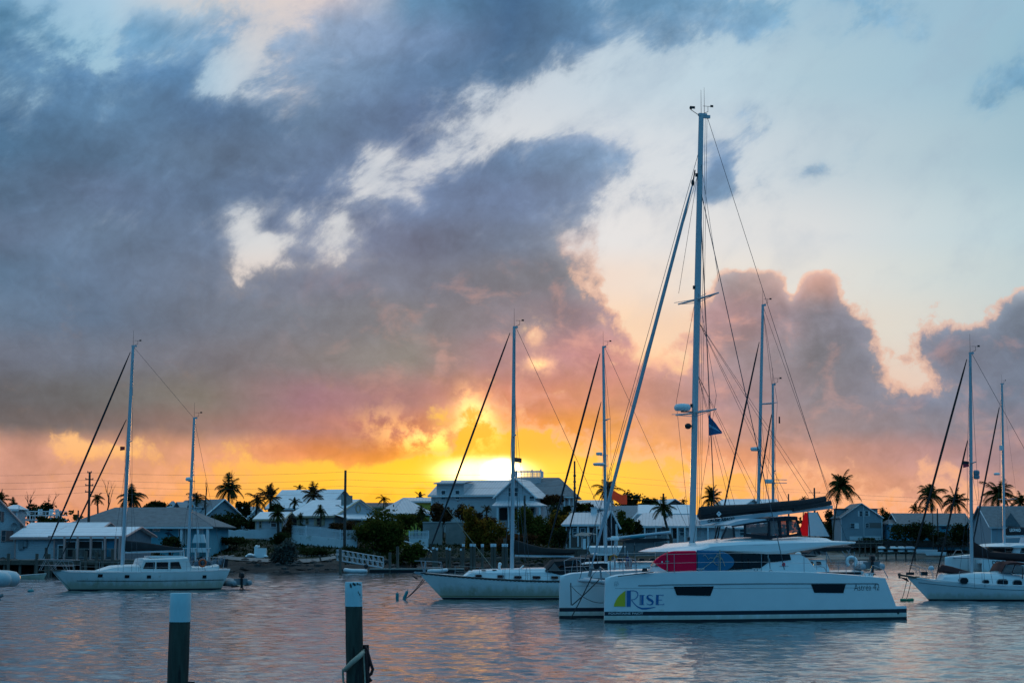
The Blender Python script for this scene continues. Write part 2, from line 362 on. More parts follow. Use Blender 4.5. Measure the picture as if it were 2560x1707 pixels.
    if bump:
        bq = N.new('ShaderNodeBump'); bq.inputs['Strength'].default_value = bump; bq.inputs['Distance'].default_value = bdist
        K.new(noise(bscale, 5), bq.inputs['Height'])
        if nrm: K.new(nrm, bq.inputs['Normal'])
        nrm = bq.outputs[0]
    if nrm: K.new(nrm, b.inputs['Normal'])
    if src: K.new(src, b.inputs['Base Color'])
    return m
gel = mat('white_gelcoat', (.78, .80, .80), .22, var=.05, vscale=1.2, stain=((.62, .60, .52), .7, .66), grime=((.50, .46, .34), .45))
gel2 = mat('old_white_topsides', (.72, .72, .70), .32, var=.08, vscale=1.5, stain=((.5, .46, .38), .9, .62), grime=((.40, .34, .20), .8))
deckm = mat('deck_paint', (.70, .72, .72), .55, var=.08, vscale=4)
antif = mat('dark_antifouling', (.012, .016, .022), .6, var=.3, vscale=2)
stripe = mat('navy_stripe', (.012, .018, .030), .3)
alu = mat('mast_aluminium', (.50, .53, .56), .45, metal=.1, var=.06, vscale=1.0)
alu_w = mat('white_mast_paint', (.46, .50, .53), .4, var=.05)
steel = mat('stainless_steel', (.34, .35, .36), .32, metal=.6)
wire = mat('rigging_wire', (.10, .10, .11), .4, metal=.6)
ropem = mat('dark_rope', (.03, .03, .035), .9, bump=.5, bscale=60)
ropel = mat('pale_rope', (.42, .36, .27), .9, var=.3, vscale=20, bump=.6, bscale=60)
canvas = mat('black_canvas', (.014, .016, .020), .85, var=.35, vscale=3, bump=.35, bscale=6, bdist=.05)
maroon = mat('maroon_canvas', (.055, .014, .014), .85, var=.3, vscale=3, bump=.4, bscale=5, bdist=.05)
navyc = mat('navy_canvas', (.011, .014, .022), .85, var=.3, vscale=3, bump=.35, bscale=6, bdist=.05)
furlD = mat('dark_sun_strip', (.015, .017, .022), .8, var=.3, vscale=4)
furlW = mat('pale_sun_strip', (.33, .39, .44), .7, var=.12, vscale=4)
glassD = mat('tinted_window', (.006, .007, .009), .08, spec=.35)
def clear_film(name, tint, k):
    m = bpy.data.materials.new(name); m.use_nodes = True; nt = m.node_tree; b = nt.nodes['Principled BSDF']; b.inputs['Base Color'].default_value = (.30, .30, .30, 1); b.inputs['Roughness'].default_value = .15
    t = nt.nodes.new('ShaderNodeBsdfTransparent'); t.inputs[0].default_value = (*tint, 1); x = nt.nodes.new('ShaderNodeMixShader'); x.inputs[0].default_value = k
    nt.links.new(b.outputs[0], x.inputs[1]); nt.links.new(t.outputs[0], x.inputs[2]); nt.links.new(x.outputs[0], nt.nodes['Material Output'].inputs[0]); MATS[name] = m; return m
vinyl = clear_film('clear_vinyl', (.60, .46, .44), .62)
black = mat('black_plastic', (.012, .012, .013), .45)
whitep = mat('white_plastic', (.76, .77, .77), .35)
grey = mat('grey_plastic', (.20, .21, .22), .5)
rubber = mat('grey_inflatable_tube', (.30, .32, .33), .55, var=.12, vscale=3)
rubberW = mat('white_inflatable_tube', (.60, .62, .63), .5, var=.1, vscale=3)
orange = mat('orange_buoy_foam', (.55, .09, .02), .7)
redm = mat('red_board_skin', (.90, .006, .05), .7, var=.06, spec=.08)
bluem = mat('blue_board_skin', (.02, .14, .26), .7, var=.1, spec=.1)
tealm = mat('teal_float', (.02, .22, .24), .5, var=.2, vscale=8)
greenm = mat('green_float', (.015, .20, .10), .5, var=.2, vscale=8)
yellowm = mat('yellow_vinyl_letter', (.62, .52, .02), .4)
letB = mat('blue_vinyl_letter', (.02, .14, .36), .35)
letD = mat('dark_vinyl_letter', (.02, .025, .035), .4)
letW = mat('white_vinyl_letter', (.8, .8, .8), .4)
teak = mat('weathered_wood', (.11, .085, .065), .85, var=.4, vscale=5, bump=.5, bscale=14)
def thin_cloth(name, c):
    if name in MATS: return MATS[name]
    m = bpy.data.materials.new(name); m.use_nodes = True; nt = m.node_tree; nt.nodes.clear(); MATS[name] = m
    d = nt.nodes.new('ShaderNodeBsdfDiffuse'); t = nt.nodes.new('ShaderNodeBsdfTranslucent'); x = nt.nodes.new('ShaderNodeMixShader'); o = nt.nodes.new('ShaderNodeOutputMaterial'); x.inputs[0].default_value = .65
    d.inputs[0].default_value = t.inputs[0].default_value = (*c, 1); nt.links.new(d.outputs[0], x.inputs[1]); nt.links.new(t.outputs[0], x.inputs[2]); nt.links.new(x.outputs[0], o.inputs[0]); return m
# ------------------------------------------------------------------ water and land
SLOPE = .115
def build_water():
    """one sheet: flat far and wide, with real wind waves where the harbour lies open to the view"""
    import numpy as np
    rg = np.random.default_rng(5); ys = []; y = 11.0
    while y < 470: ys.append(y); y *= 1.0030
    ys = np.array(ys); ts = np.linspace(-.44, .44, 470)
    Yg, Tg = np.meshgrid(ys, ts, indexing='ij'); Xg = Yg * Tg
    Z = np.zeros_like(Yg); dx = np.zeros_like(Yg); sp = Yg * .0033
    n = 84; lam = .22 * (2.2 / .22) ** (rg.random(n))
    wgt = np.where(lam > .8, (.8 / lam) ** .7, 1.0); wgt /= np.sqrt((wgt ** 2).sum() / 2)
    th = np.radians(rg.normal(62, 38, n))                 # a light wind from the left and behind
    for l, w, t, ph in zip(lam, wgt, th, rg.random(n) * 6.283):
        k = 6.2832 / l; q = k * (Xg * np.cos(t) + Yg * np.sin(t)) + ph
        f = np.clip((l / sp - 1.6) / 1.4, 0, 1); A = SLOPE * w / k
        Z += f * A * np.sin(q); 
    gust = .86 + .22 * np.sin(Xg * .045 + 1 + .7 * np.sin(Yg * .03)) * np.sin(Yg * .037 + .5) + .16 * np.sin(Xg * .021 - Yg * .052 + 2)
    Z *= (1.0 + 1.7 * np.clip((Yg - 50) / 170, 0, 1)) * gust * np.clip((Yg - 10) / 8, 0, 1) * np.clip((470 - Yg) / 60, .0, 1) * np.clip((.44 - np.abs(Tg)) / .02, 0, 1)
    nr, nc = Yg.shape; idx = np.arange(nr * nc).reshape(nr, nc)
    faces = np.stack([idx[:-1, :-1], idx[:-1, 1:], idx[1:, 1:], idx[1:, :-1]], -1).reshape(-1, 4)
    co = np.stack([Xg, Yg, Z], -1).reshape(-1, 3)
    far = []; ff = []
    W_ = 25000; o = len(co)
    for (x0, x1, y0, y1) in ((-W_, W_, -300, 2), (-W_, W_, 2, 700), (-W_, W_, 700, 12000)):
        b0 = o + len(far); far += [(x0, y0, -.30), (x1, y0, -.30), (x1, y1, -.30), (x0, y1, -.30)]; ff.append((b0, b0 + 1, b0 + 2, b0 + 3))
    co = np.vstack([co, np.array(far)]); faces = np.vstack([faces, np.array(ff)])
    me = bpy.data.meshes.new('water'); me.vertices.add(len(co)); me.vertices.foreach_set('co', co.ravel())
    me.loops.add(faces.size); me.loops.foreach_set('vertex_index', faces.ravel().astype(np.int32)); me.polygons.add(len(faces))
    me.polygons.foreach_set('loop_start', np.arange(0, faces.size, 4, dtype=np.int32)); me.update(calc_edges=True)
    me.polygons.foreach_set('use_smooth', [True] * len(faces))
    m = bpy.data.materials.new('harbour_water'); m.use_nodes = True; nt = m.node_tree; N = nt.nodes; K = nt.links; b = N['Principled BSDF']
    b.inputs['Base Color'].default_value = (.030, .045, .050, 1); b.inputs['Roughness'].default_value = .07; b.inputs['IOR'].default_value = 1.9
    tc = N.new('ShaderNodeTexCoord')
    mp = N.new('ShaderNodeMapping'); mp.inputs['Scale'].default_value = (.7, 1.0, 1); mp.inputs['Rotation'].default_value = (0, 0, R(18)); K.new(tc.outputs['Object'], mp.inputs[0])
    nz = N.new('ShaderNodeTexNoise'); nz.inputs['Scale'].default_value = 5.0; nz.inputs['Detail'].default_value = 3; K.new(mp.outputs[0], nz.inputs['Vector'])
    bp_ = N.new('ShaderNodeBump'); bp_.inputs['Strength'].default_value = 1.0; bp_.inputs['Distance'].default_value = .020
    K.new(nz.outputs[0], bp_.inputs['Height']); K.new(bp_.outputs[0], b.inputs['Normal'])
    me.materials.append(m); ob = bpy.data.objects.new('water', me); COL.objects.link(ob); tag(ob, kind='structure')
build_water()

def shore_profile():
    """columns of the land: bearing by photo column, then distance and height"""
    left = [(191, -1.2), (197, -1.0), (198.5, .9), (204, 1.40), (214, 1.75), (226, 2.6), (240, 3.4), (258, 4.3), (300, 5.2), (600, 7), (3500, 8)]
    midl = [(209, -1.0), (214, -.1), (216, .35), (221, 1.0), (228, 1.7), (236, 2.55), (243, 3.5), (258, 4.6), (300, 5.4), (600, 7), (3500, 8)]
    cent = [(222, -1.0), (229, -.15), (232, .3), (238, 1.2), (244, 2.2), (250, 3.0), (262, 4.0), (275, 4.6), (300, 5.2), (600, 7), (3500, 8)]
    cr = [(230, -1.0), (238, -.1), (240, .5), (244, 1.2), (250, 1.9), (258, 2.4), (268, 3.0), (280, 3.4), (300, 4.2), (600, 7), (3500, 8)]
    right = [(412, -1.0), (424, -.15), (432, .55), (438, 1.3), (441, 2.1), (448, 2.6), (456, 3.0), (470, 3.6), (500, 4.5), (700, 6.5), (3500, 8)]
    return [(-900, left), (330, left), (440, midl), (900, midl), (1040, cent), (1330, cent), (1420, cr), (1720, cr), (2010, right), (3500, right)]
COLS = shore_profile()
def land_col(px):
    for (a, ca), (b, cb_) in zip(COLS, COLS[1:]):
        if px <= b:
            f = max(0, min(1, (px - a) / (b - a))); f = f * f * (3 - 2 * f)
            return [(p[0] * (1 - f) + q[0] * f, p[1] * (1 - f) + q[1] * f) for p, q in zip(ca, cb_)]
    return COLS[-1][1]
def land_z(px, Y):
    c = land_col(px)
    for (a, za), (b, zb) in zip(c, c[1:]):
        if Y <= b: return za + (zb - za) * max(0, (Y - a)) / (b - a)
    return c[-1][1]
def build_land():
    r_ = random.Random(3); rows = []; px = -900.0
    while px <= 3500:
        c = land_col(px); row = []
        for i, ((a, za), (b, zb)) in enumerate(zip(c, c[1:])):
            k = 3 if i < 8 else 2
            for j in range(k):
                f = j / k; Y = a + (b - a) * f; j_ = .0 if i < 1 else min(.10, .012 * (Y - c[1][0]))
                Yj = Y + (r_.uniform(-.6, .6) if 0 < i < 4 else 0)
                row.append((xat(px, Yj), Yj, za + (zb - za) * f + r_.uniform(-1, 1) * j_))
        Y = c[-1][0]; row.append((xat(px, Y), Y, c[-1][1])); rows.append(row); px += 14
    m = bpy.data.materials.new('shore_ground'); m.use_nodes = True; nt = m.node_tree; N = nt.nodes; K = nt.links; b = N['Principled BSDF']
    b.inputs['Roughness'].default_value = .95
    tc = N.new('ShaderNodeTexCoord')
    def noise(sc, det=6):
        n = N.new('ShaderNodeTexNoise'); n.inputs['Scale'].default_value = sc; n.inputs['Detail'].default_value = det; n.inputs['Roughness'].default_value = .65; K.new(tc.outputs['Object'], n.inputs['Vector']); return n.outputs[0]
    def ramp(f, st):
        n = N.new('ShaderNodeValToRGB'); e = n.color_ramp.elements
        e[0].position, e[0].color = st[0]; e[1].position, e[1].color = st[-1]
        for p, c in st[1:-1]: q = e.new(p); q.color = c
        K.new(f, n.inputs[0]); return n.outputs[0]
    grass = ramp(noise(.25), [(.3, (.010, .016, .006, 1)), (.5, (.022, .026, .010, 1)), (.62, (.036, .034, .018, 1)), (.75, (.07, .062, .045, 1))])
    rock = ramp(noise(.9), [(.3, (.006, .006, .006, 1)), (.55, (.018, .016, .014, 1)), (.78, (.09, .08, .07, 1))])
    sand = ramp(noise(.5), [(.3, (.16, .13, .11, 1)), (.7, (.36, .31, .27, 1))])
    sp = N.new('ShaderNodeSeparateXYZ'); K.new(tc.outputs['Object'], sp.inputs[0])
    def mrange(s, a, b_):
        n = N.new('ShaderNodeMapRange'); K.new(s, n.inputs[0]); n.inputs[1].default_value = a; n.inputs[2].default_value = b_; return n.outputs[0]
    def mix(f, a, c):
        n = N.new('ShaderNodeMix'); n.data_type = 'RGBA'; K.new(f, n.inputs[0]); K.new(a, n.inputs[6]); K.new(c, n.inputs[7]); return n.outputs[2]
    ad = N.new('ShaderNodeMath'); ad.operation = 'MULTIPLY_ADD'; K.new(noise(.4), ad.inputs[0]); ad.inputs[1].default_value = 1.2; K.new(sp.outputs[2], ad.inputs[2])
    low = mix(mrange(sp.outputs[0], 45, 62), rock, sand)
    col = mix(mrange(ad.outputs[0], 1.5, 2.1), low, grass)
    K.new(col, b.inputs['Base Color'])
    bq = N.new('ShaderNodeBump'); bq.inputs['Distance'].default_value = .35; K.new(noise(1.6, 8), bq.inputs['Height']); K.new(bq.outputs[0], b.inputs['Normal'])
    tag(MB().loft(rows).build('ground', m, None, 60), kind='structure')
build_land()
def path_strip(pts, w, name='path'):
    """pts: photo column and distance; laid on the land"""
    rows = []
    for (pa, Ya, dz), (pb, Yb, _) in zip(pts, pts[1:]):
        n = max(2, int(abs(pb - pa) / 5))
        for i in range(n if (pb, Yb, _) != pts[-1] else n + 1):
            f = i / n; px = pa + (pb - pa) * f; Y = Ya + (Yb - Ya) * f
            rows.append([(xat(px, Y + w * q), Y + w * q, land_z(px, Y + w * q) + dz) for q in (-.5, -.25, 0, .25, .5)])
    o = MB().loft(rows).build(name, mat('pale_concrete_path', (.20, .195, .19), .9, var=.3, vscale=1.0, bump=.3, bscale=4), None, 60); tag(o, kind='structure')
path_strip([(545, 226, 0.09), (600, 224, 0.09), (660, 222.5, 0.09), (720, 221.5, 0.09), (790, 222.5, 0.09), (840, 226, .09)], 3.4)
path_strip([(720, 226.5, 0.09), (800, 228, 0.09), (860, 229, 0.09)], 1.6)
# boulders along the bank
stone = mat('shore_stone', (.045, .042, .04), .95, var=.5, vscale=3, bump=.6, bscale=6, bdist=.1)
rb = MB(); r_ = random.Random(11)
for i in range(420):
    px = r_.uniform(-60, 1700) if i < 300 else r_.uniform(1990, 2620)
    c = land_col(px); Y = r_.uniform(c[1][0] - 1.5, c[3][0] + 2) if i < 300 else r_.uniform(c[3][0], c[4][0] + 2); s = r_.uniform(.15, .55)
    z = land_z(px, Y); v = [(xat(px, Y) + s * r_.uniform(-1, 1), Y + s * r_.uniform(-1, 1), z + s * q * .7) for q in (-.3, -.2, .1, .5, .8, 1.0)]
    o = Vector((xat(px, Y), Y, z)); pts = []
    rows = []
    for j in range(4):
        th = math.pi * (j + .2) / 3.6
        rows.append([(o.x + s * math.sin(th) * math.cos(k * 1.047) * r_.uniform(.8, 1.2), o.y + s * math.sin(th) * math.sin(k * 1.047) * r_.uniform(.8, 1.2), o.z + s * .6 * math.cos(th)) for k in range(6)])
    rb.loft(rows, True, True)
tag(rb.build('rubble', stone, None, 30), kind='stuff')
# ------------------------------------------------------------------ boat builders
class Hull:
    """x runs from the stem (0 at the waterline) aft, y across, z up from the water"""
    def __init__(s, xb, xs, sheer, B, full=.42, tran=.6, zb=-.4, flare=.30, bowp=1.7):
        s.xb, s.xs, s.sheer, s.B, s.full, s.tran, s.zb, s.flare, s.bowp = xb, xs, sheer, B, full, tran, zb, flare, bowp
    def x(s, t, z):
        a = z / s.sheer(0); c = z / s.sheer(1)
        xb = s.xb[0] + (s.xb[1] - s.xb[0]) * a; xs = s.xs[0] + (s.xs[1] - s.xs[0]) * c
        return xb + t * (xs - xb)
    def hb(s, t, z):
        if t < s.full: w = 1 - (1 - t / s.full) ** s.bowp
        else:
            q = (t - s.full) / (1 - s.full); w = 1 - (1 - s.tran) * q * q
        q = max(0.0, min(1.0, (z - s.zb) / (s.sheer(t) - s.zb)))
        fl = s.flare * (1.35 - .6 * min(1, t / s.full))
        return max(.02, s.B * w * (1 - fl * (1 - q) ** 1.6))
    def y(s, x, z):
        lo, hi = 0.0, 1.0
        for _ in range(24):
            m = (lo + hi) / 2
            if s.x(m, z) < x: lo = m
            else: hi = m
        return s.hb((lo + hi) / 2, z)
    def shell(s, mb, bands, n=26, nz=5, cy=0.0):
        """bands: [(z_top, material index)...] then the topsides with index 0"""
        ts = [i / n for i in range(n + 1)]
        ts = [t ** 1.25 for t in ts]
        levels = [(s.zb, 0)] + list(bands)
        for sd in (-1, 1):
            prev = None
            for (zz, k) in levels:
                row = [(s.x(t, zz), cy + sd * s.hb(t, zz), zz) for t in ts]
                if prev: mb.mat(k).loft([prev, row])
                prev = row
            z0 = levels[-1][0]; mb.mat(0)
            for j in range(1, nz + 1):
                row = []
                for t in ts:
                    zz = z0 + (s.sheer(t) - z0) * j / nz; row.append((s.x(t, zz), cy + sd * s.hb(t, zz), zz))
                mb.loft([prev, row]); prev = row
            if sd < 0: A = prev
            else: Bq = prev
        # stem and transom
        zs = [z for z, _ in levels] + [levels[-1][0] + (s.sheer(0) - levels[-1][0]) * j / nz for j in range(1, nz + 1)]
        mb.loft([[(s.x(0, z), cy - s.hb(0, z), z) for z in zs], [(s.x(0, z), cy + s.hb(0, z), z) for z in zs]])
        zs = [z for z, _ in levels] + [levels[-1][0] + (s.sheer(1) - levels[-1][0]) * j / nz for j in range(1, nz + 1)]
        mb.loft([[(s.x(1, z), cy - s.hb(1, z), z) for z in zs], [(s.x(1, z), cy + s.hb(1, z), z) for z in zs]])
        return A, Bq
    def deck(s, mb, A, Bq, camber=.05):
        mid = [((a[0] + b[0]) / 2, (a[1] + b[1]) / 2, (a[2] + b[2]) / 2 + camber) for a, b in zip(A, Bq)]
        mb.loft([A, mid, Bq])
    def rail(s, x0, x1, zf, r, n=24, off=.0, cy=0.0, sd=-1):
        out = []
        for i in range(n + 1):
            x = x0 + (x1 - x0) * i / n; z = zf(x)
            out.append((x, cy + sd * (s.y(x, z) + off), z))
        return out
def decal(mb, H, poly4, off=.012, nx=8, nz=3, cy=0.0):
    """bottom left, bottom right, top right, top left in x,z; laid on the near side of the hull"""
    bl, br, tr, tl = poly4; rows = []
    for j in range(nz + 1):
        g = j / nz; row = []
        for i in range(nx + 1):
            f = i / nx
            x = (bl[0] * (1 - f) + br[0] * f) * (1 - g) + (tl[0] * (1 - f) + tr[0] * f) * g
            z = (bl[1] * (1 - f) + br[1] * f) * (1 - g) + (tl[1] * (1 - f) + tr[1] * f) * g
            row.append((x, cy - H.y(x, z) - off, z))
        rows.append(row)
    mb.loft(rows)
def ribbon(mb, H, pts, ws, off=.014, cy=0.0):
    """flat stroke of varying width along x,z points, laid on the hull side"""
    n = len(pts); A = []; Bq = []
    for i in range(n):
        a = pts[max(0, i - 1)]; b = pts[min(n - 1, i + 1)]
        t = Vector((b[0] - a[0], b[1] - a[1])); t = t.normalized() if t.length > 1e-9 else Vector((1, 0))
        w = (ws[i] if isinstance(ws, (list, tuple)) else ws) / 2
        for lst, sg in ((A, 1), (Bq, -1)):
            x = pts[i][0] - t.y * w * sg; z = pts[i][1] + t.x * w * sg
            lst.append((x, cy - H.y(x, z) - off, z))
    mb.loft([A, Bq])
def lettering(name, text, mats, parent, x0, x1, z0, z1, yfun, shear=0.0, off=.014, bold=0.0, slope=0.0):
    """text as flat mesh fitted in the box x0..x1, z0..z1 and laid on y = yfun(x, z) - off"""
    cu = bpy.data.curves.new(name, 'FONT'); cu.body = text; cu.shear = shear; cu.offset = bold; cu.resolution_u = 3
    ob = bpy.data.objects.new(name, cu); COL.objects.link(ob)
    dg = bpy.context.evaluated_depsgraph_get(); me = bpy.data.meshes.new_from_object(ob.evaluated_get(dg)); me.name = name
    bpy.data.objects.remove(ob); bpy.data.curves.remove(cu)
    xs = [q.co.x for q in me.vertices]; ys = [q.co.y for q in me.vertices]
    ax, bx, ay, by = min(xs), max(xs), min(ys), max(ys)
    for q in me.vertices:
        x = x0 + (q.co.x - ax) / (bx - ax) * (x1 - x0); z = z0 + (q.co.y - ay) / (by - ay) * (z1 - z0) + slope * (x - x0)
        q.co = (x, yfun(x, z) - off, z)
    me.materials.clear(); me.materials.append(mats)
    o = bpy.data.objects.new(name, me); COL.objects.link(o); o.parent = parent
    return o
def line(name, a, b, r, m, parent, sag=0.0, n=8, sides=5):
    a, b = Vector(a), Vector(b); k = n if sag else 1
    pts = [a.lerp(b, i / k) - Vector((0, 0, sag * 4 * (i / k) * (1 - i / k))) for i in range(k + 1)]
    return MB().tube(pts, r, sides).build(name, m, parent, 60)
def furl(name, a, b, r, m, parent):
    """a rolled headsail on its stay: slim at the head, a drum at the foot"""
    a, b = Vector(a), Vector(b); n = 14
    pts = [a.lerp(b, i / n) for i in range(n + 1)]
    rs = [r * (.35 if i == 0 else .55 + .5 * math.sin(math.pi * min(1, (i + 1) / (n + 1))) ** .7 + rnd.uniform(-.06, .06)) for i in range(n + 1)]
    rs[-1] = r * .35
    return MB().tube(pts, rs, 8).build(name, m, parent, 60)
def wind_gear(parent, top, s=1.0, arm=1):
    mb = MB(); x, y, z = top
    mb.tube([(x, y, z), (x + .30 * arm * s, y, z + .12 * s)], .012, 5).tube([(x + .30 * arm * s, y, z + .12 * s), (x + .30 * arm * s, y, z + .34 * s)], .010, 5)
    mb.tube([(x + .30 * arm * s - .22 * s, y, z + .34 * s), (x + .30 * arm * s + .2 * s, y, z + .34 * s)], .010, 5)
    mb.box((x + .30 * arm * s + .17 * s, y, z + .36 * s), (.13 * s, .01, .09 * s))
    mb.build('wind_vane', black, parent)
    MB().tube([(x, y, z), (x, y, z + 1.0 * s)], [.012, .006], 5).build('antenna', black, parent)
def spar(name, a, b, r0, r1, m, parent, n=10):
    return MB().tube([a, Vector(a).lerp(Vector(b), .6), b], [r0, r0, r1], n).build(name, m, parent, 50)
def spreaders(parent, at, half, sweep, m, up=.06):
    for sd in (-1, 1):
        MB().tube([at, (at[0] + sweep, at[1] + sd * half, at[2] + up)], [.045, .025], 6).build('spreader', m, parent, 60)
def rig(parent, base, top, r, m, spr, chain, fore=None, back=None, sweep=.25):
    """mast with spreaders [(fraction, half width)], shrouds to the chainplates and a backstay"""
    base, top = Vector(base), Vector(top)
    mast = spar('mast', base, top, r, r * .8, m, parent)
    MB().box((top.x + .06, top.y, top.z + .03), (r * 2.6, r * 1.3, .10)).build('masthead', m, parent)
    wind_gear(parent, (top.x, top.y, top.z + .05))
    tips = {-1: [], 1: []}
    for f, h in spr:
        at = base.lerp(top, f); spreaders(parent, at, h, sweep, m)
        for sd in (-1, 1): tips[sd].append(Vector((at.x + sweep, at.y + sd * h, at.z + .06)))
    for sd in (-1, 1):
        cpt = Vector((chain[0], base.y + sd * chain[1], chain[2]))
        pts = [top - Vector((0, 0, .15))] + tips[sd][::-1] + [cpt]
        MB().tube(pts, .010, 4).build('shroud', wire, parent)
        if spr:
            at = base.lerp(top, spr[0][0] - .02)
            line('shroud', at, cpt + Vector((.45, 0, 0)), .009, wire, parent, sides=4)
            line('shroud', at, cpt + Vector((-.55, 0, 0)), .009, wire, parent, sides=4)
    if back: line('backstay', top + Vector((r, 0, 0)), back, .012, wire, parent, sides=4)
    return base, top
def life_rail(parent, pts, h=.62, r=.013):
    """stanchions along deck-edge points and two wires"""
    for p in pts: MB().tube([p, (p[0], p[1], p[2] + h)], r, 5).build('stanchion', steel, parent, 60)
    for f in (.52, 1.0):
        MB().tube([(p[0], p[1], p[2] + h * f) for p in pts], .006, 4).build('lifeline', steel, parent)
def ring(mb, c, R0, r, ax='y', n=20, k=8, a0=0.0, a1=2 * math.pi):
    pts = []
    full = abs(a1 - a0 - 2 * math.pi) < 1e-6
    for i in range(n + 1):
        a = a0 + (a1 - a0) * i / n
        if ax == 'y': pts.append((c[0] + R0 * math.cos(a), c[1], c[2] + R0 * math.sin(a)))
        elif ax == 'z': pts.append((c[0] + R0 * math.cos(a), c[1] + R0 * math.sin(a), c[2]))
        else: pts.append((c[0], c[1] + R0 * math.cos(a), c[2] + R0 * math.sin(a)))
    mb.tube(pts, r, k, not full)
def sail_bag(name, parent, prof, y, half, m):
    """prof: [(x, z_low, z_high)]; a stowed mainsail under its cover"""
    rows = []
    for i, (x, lo, hi) in enumerate(prof):
        h = half * (.75 if i in (0, len(prof) - 1) else 1) * rnd.uniform(.9, 1.1); c = (lo + hi) / 2; d = (hi - lo) / 2
        rows.append([(x, y + h * math.cos(a) * (1.0 if math.sin(a) < 0 else .72), c + d * math.sin(a) * (1 + .05 * rnd.uniform(-1, 1))) for a in [2 * math.pi * k / 14 for k in range(14)]])
    return MB().loft(rows, True, True).build(name, m, parent, 55)
def inflatable(name, label, loc, rz, L=2.9, B=.72, tube=.21, m=None, motor=True, roll=0.0, group=None, tip=0.0):
    """bow towards -x; two side tubes that meet at the bow, floor, transom, outboard"""
    t = thing(name, label, 'dinghy', loc, rz, group); t.rotation_euler.x = roll; t.rotation_euler.y = tip
    m = m or rubber
    pts = [(L, -B, 0)] + [(L * .97, -B, 0)] + [(L * q, -B, 0) for q in (.8, .6, .42)] + [(L * .25, -B * .86, .03), (L * .12, -B * .55, .08), (L * .05, 0, .11)]
    full = pts + [(x, -y, z) for x, y, z in pts[:-1]][::-1]
    rs = [tube * .25, tube * .8] + [tube] * (len(full) - 4) + [tube * .8, tube * .25]
    MB().tube(full, rs, 12).build('side_tube', m, t, 50)
    MB().loft([[(L * .1, 0, 0), (L * .1, 0, 0), (L * .1, 0, 0)], [(L * .45, -B * .9, -.08), (L * .45, 0, -.30), (L * .45, B * .9, -.08)], [(L * .9, -B * .9, -.08), (L * .9, 0, -.24), (L * .9, B * .9, -.08)]]).build('hull_floor', gel2, t, 30)
    MB().box((L * .88, 0, .08), (.05, B * 1.7, .42)).build('transom', grey, t)
    if motor:
        o = MB()
        rows = [[(L * .88 + .10 + a[0] * q, a[1] * q, z) for a in ((-.16, -.11), (.14, -.13), (.26, 0), (.14, .13), (-.16, .11))] for z, q in ((.34, .8), (.42, 1.05), (.62, 1.0), (.70, .6))]
        o.loft(rows, True, True)
        mo = o.build('outboard_motor', black, t, 40)
        MB().box((L * .88 + .13, 0, .02), (.16, .10, .70)).box((L * .88 + .14, 0, -.33), (.42, .02, .03)).box((L * .88 + .12, 0, -.44), (.36, .09, .09)).build('motor_leg', black, mo, 40)
        q = MB()
        for a in range(3):
            an = a * 2 * math.pi / 3
            q.poly([(L * .88 + .33, 0, -.44), (L * .88 + .35, .13 * math.cos(an - .35), -.44 + .13 * math.sin(an - .35)), (L * .88 + .31, .13 * math.cos(an + .35), -.44 + .13 * math.sin(an + .35))])
        q.build('propeller', black, mo)
    return t
# ------------------------------------------------------------------ houses
sidW = mat('white_siding', (.50, .51, .53), .7, var=.07, vscale=.8, wave=('Z', .22, .018), stain=((.42, .41, .38), .5, .64))
sidG = mat('grey_blue_siding', (.30, .36, .40), .7, var=.07, vscale=.8, wave=('Z', .24, .018))
walB = mat('blue_painted_wall', (.10, .34, .42), .75, var=.12, vscale=1.0, bump=.15, bscale=8)
walB2 = mat('bright_blue_siding', (.07, .38, .55), .7, var=.08, wave=('Z', .24, .018))
walY = mat('lime_yellow_wall', (.45, .42, .06), .75, var=.1)
walW = mat('white_plaster', (.64, .65, .66), .8, var=.10, vscale=.7, stain=((.4, .4, .37), .6, .6))
roofW = mat('white_stepped_roof', (.74, .76, .78), .6, var=.10, vscale=.9, wave=('Z', .26, .05), stain=((.45, .42, .40), .35, .64))
roofM = mat('pale_metal_roof', (.56, .56, .58), .45, metal=.1, var=.10, vscale=.8, wave=('X', .45, .03), stain=((.34, .31, .29), .3, .62))
roofS = mat('grey_shingle_roof', (.15, .175, .19), .85, var=.25, vscale=1.5, wave=('Z', .15, .02), bump=.4, bscale=9)
roofBr = mat('brown_grey_roof', (.12, .10, .10), .85, var=.2, wave=('Z', .2, .02))
trimW = mat('white_trim', (.68, .69, .70), .55)
trimP = mat('pink_trim', (.55, .30, .26), .6, var=.08)
trimT = mat('tan_trim', (.45, .34, .22), .65, var=.1)
shutP = mat('pink_brown_shutter', (.30, .13, .11), .7, wave=('Z', .09, .01))
doorD = mat('dark_doorway', (.015, .014, .013), .7)
winG = mat('window_glass', (.02, .025, .03), .06, spec=.7)
curt = mat('curtain_behind_glass', (.30, .30, .28), .4)
conc = mat('stained_concrete', (.26, .25, .235), .9, var=.25, vscale=.8, bump=.3, bscale=3, bdist=.03, stain=((.10, .10, .09), .5, .55))
picket = mat('white_picket_paint', (.62, .65, .68), .65, var=.1, vscale=1)
pile_w = mat('grey_piling_wood', (.13, .105, .085), .9, var=.45, vscale=2.5, bump=.7, bscale=9, bdist=.03, stretch=(1, 1, .18))
pile_t = mat('white_piling_paint', (.62, .66, .70), .6, var=.12, vscale=3)
dockw = mat('dock_planks', (.17, .15, .13), .85, var=.35, vscale=2, wave=('X', .18, .015))

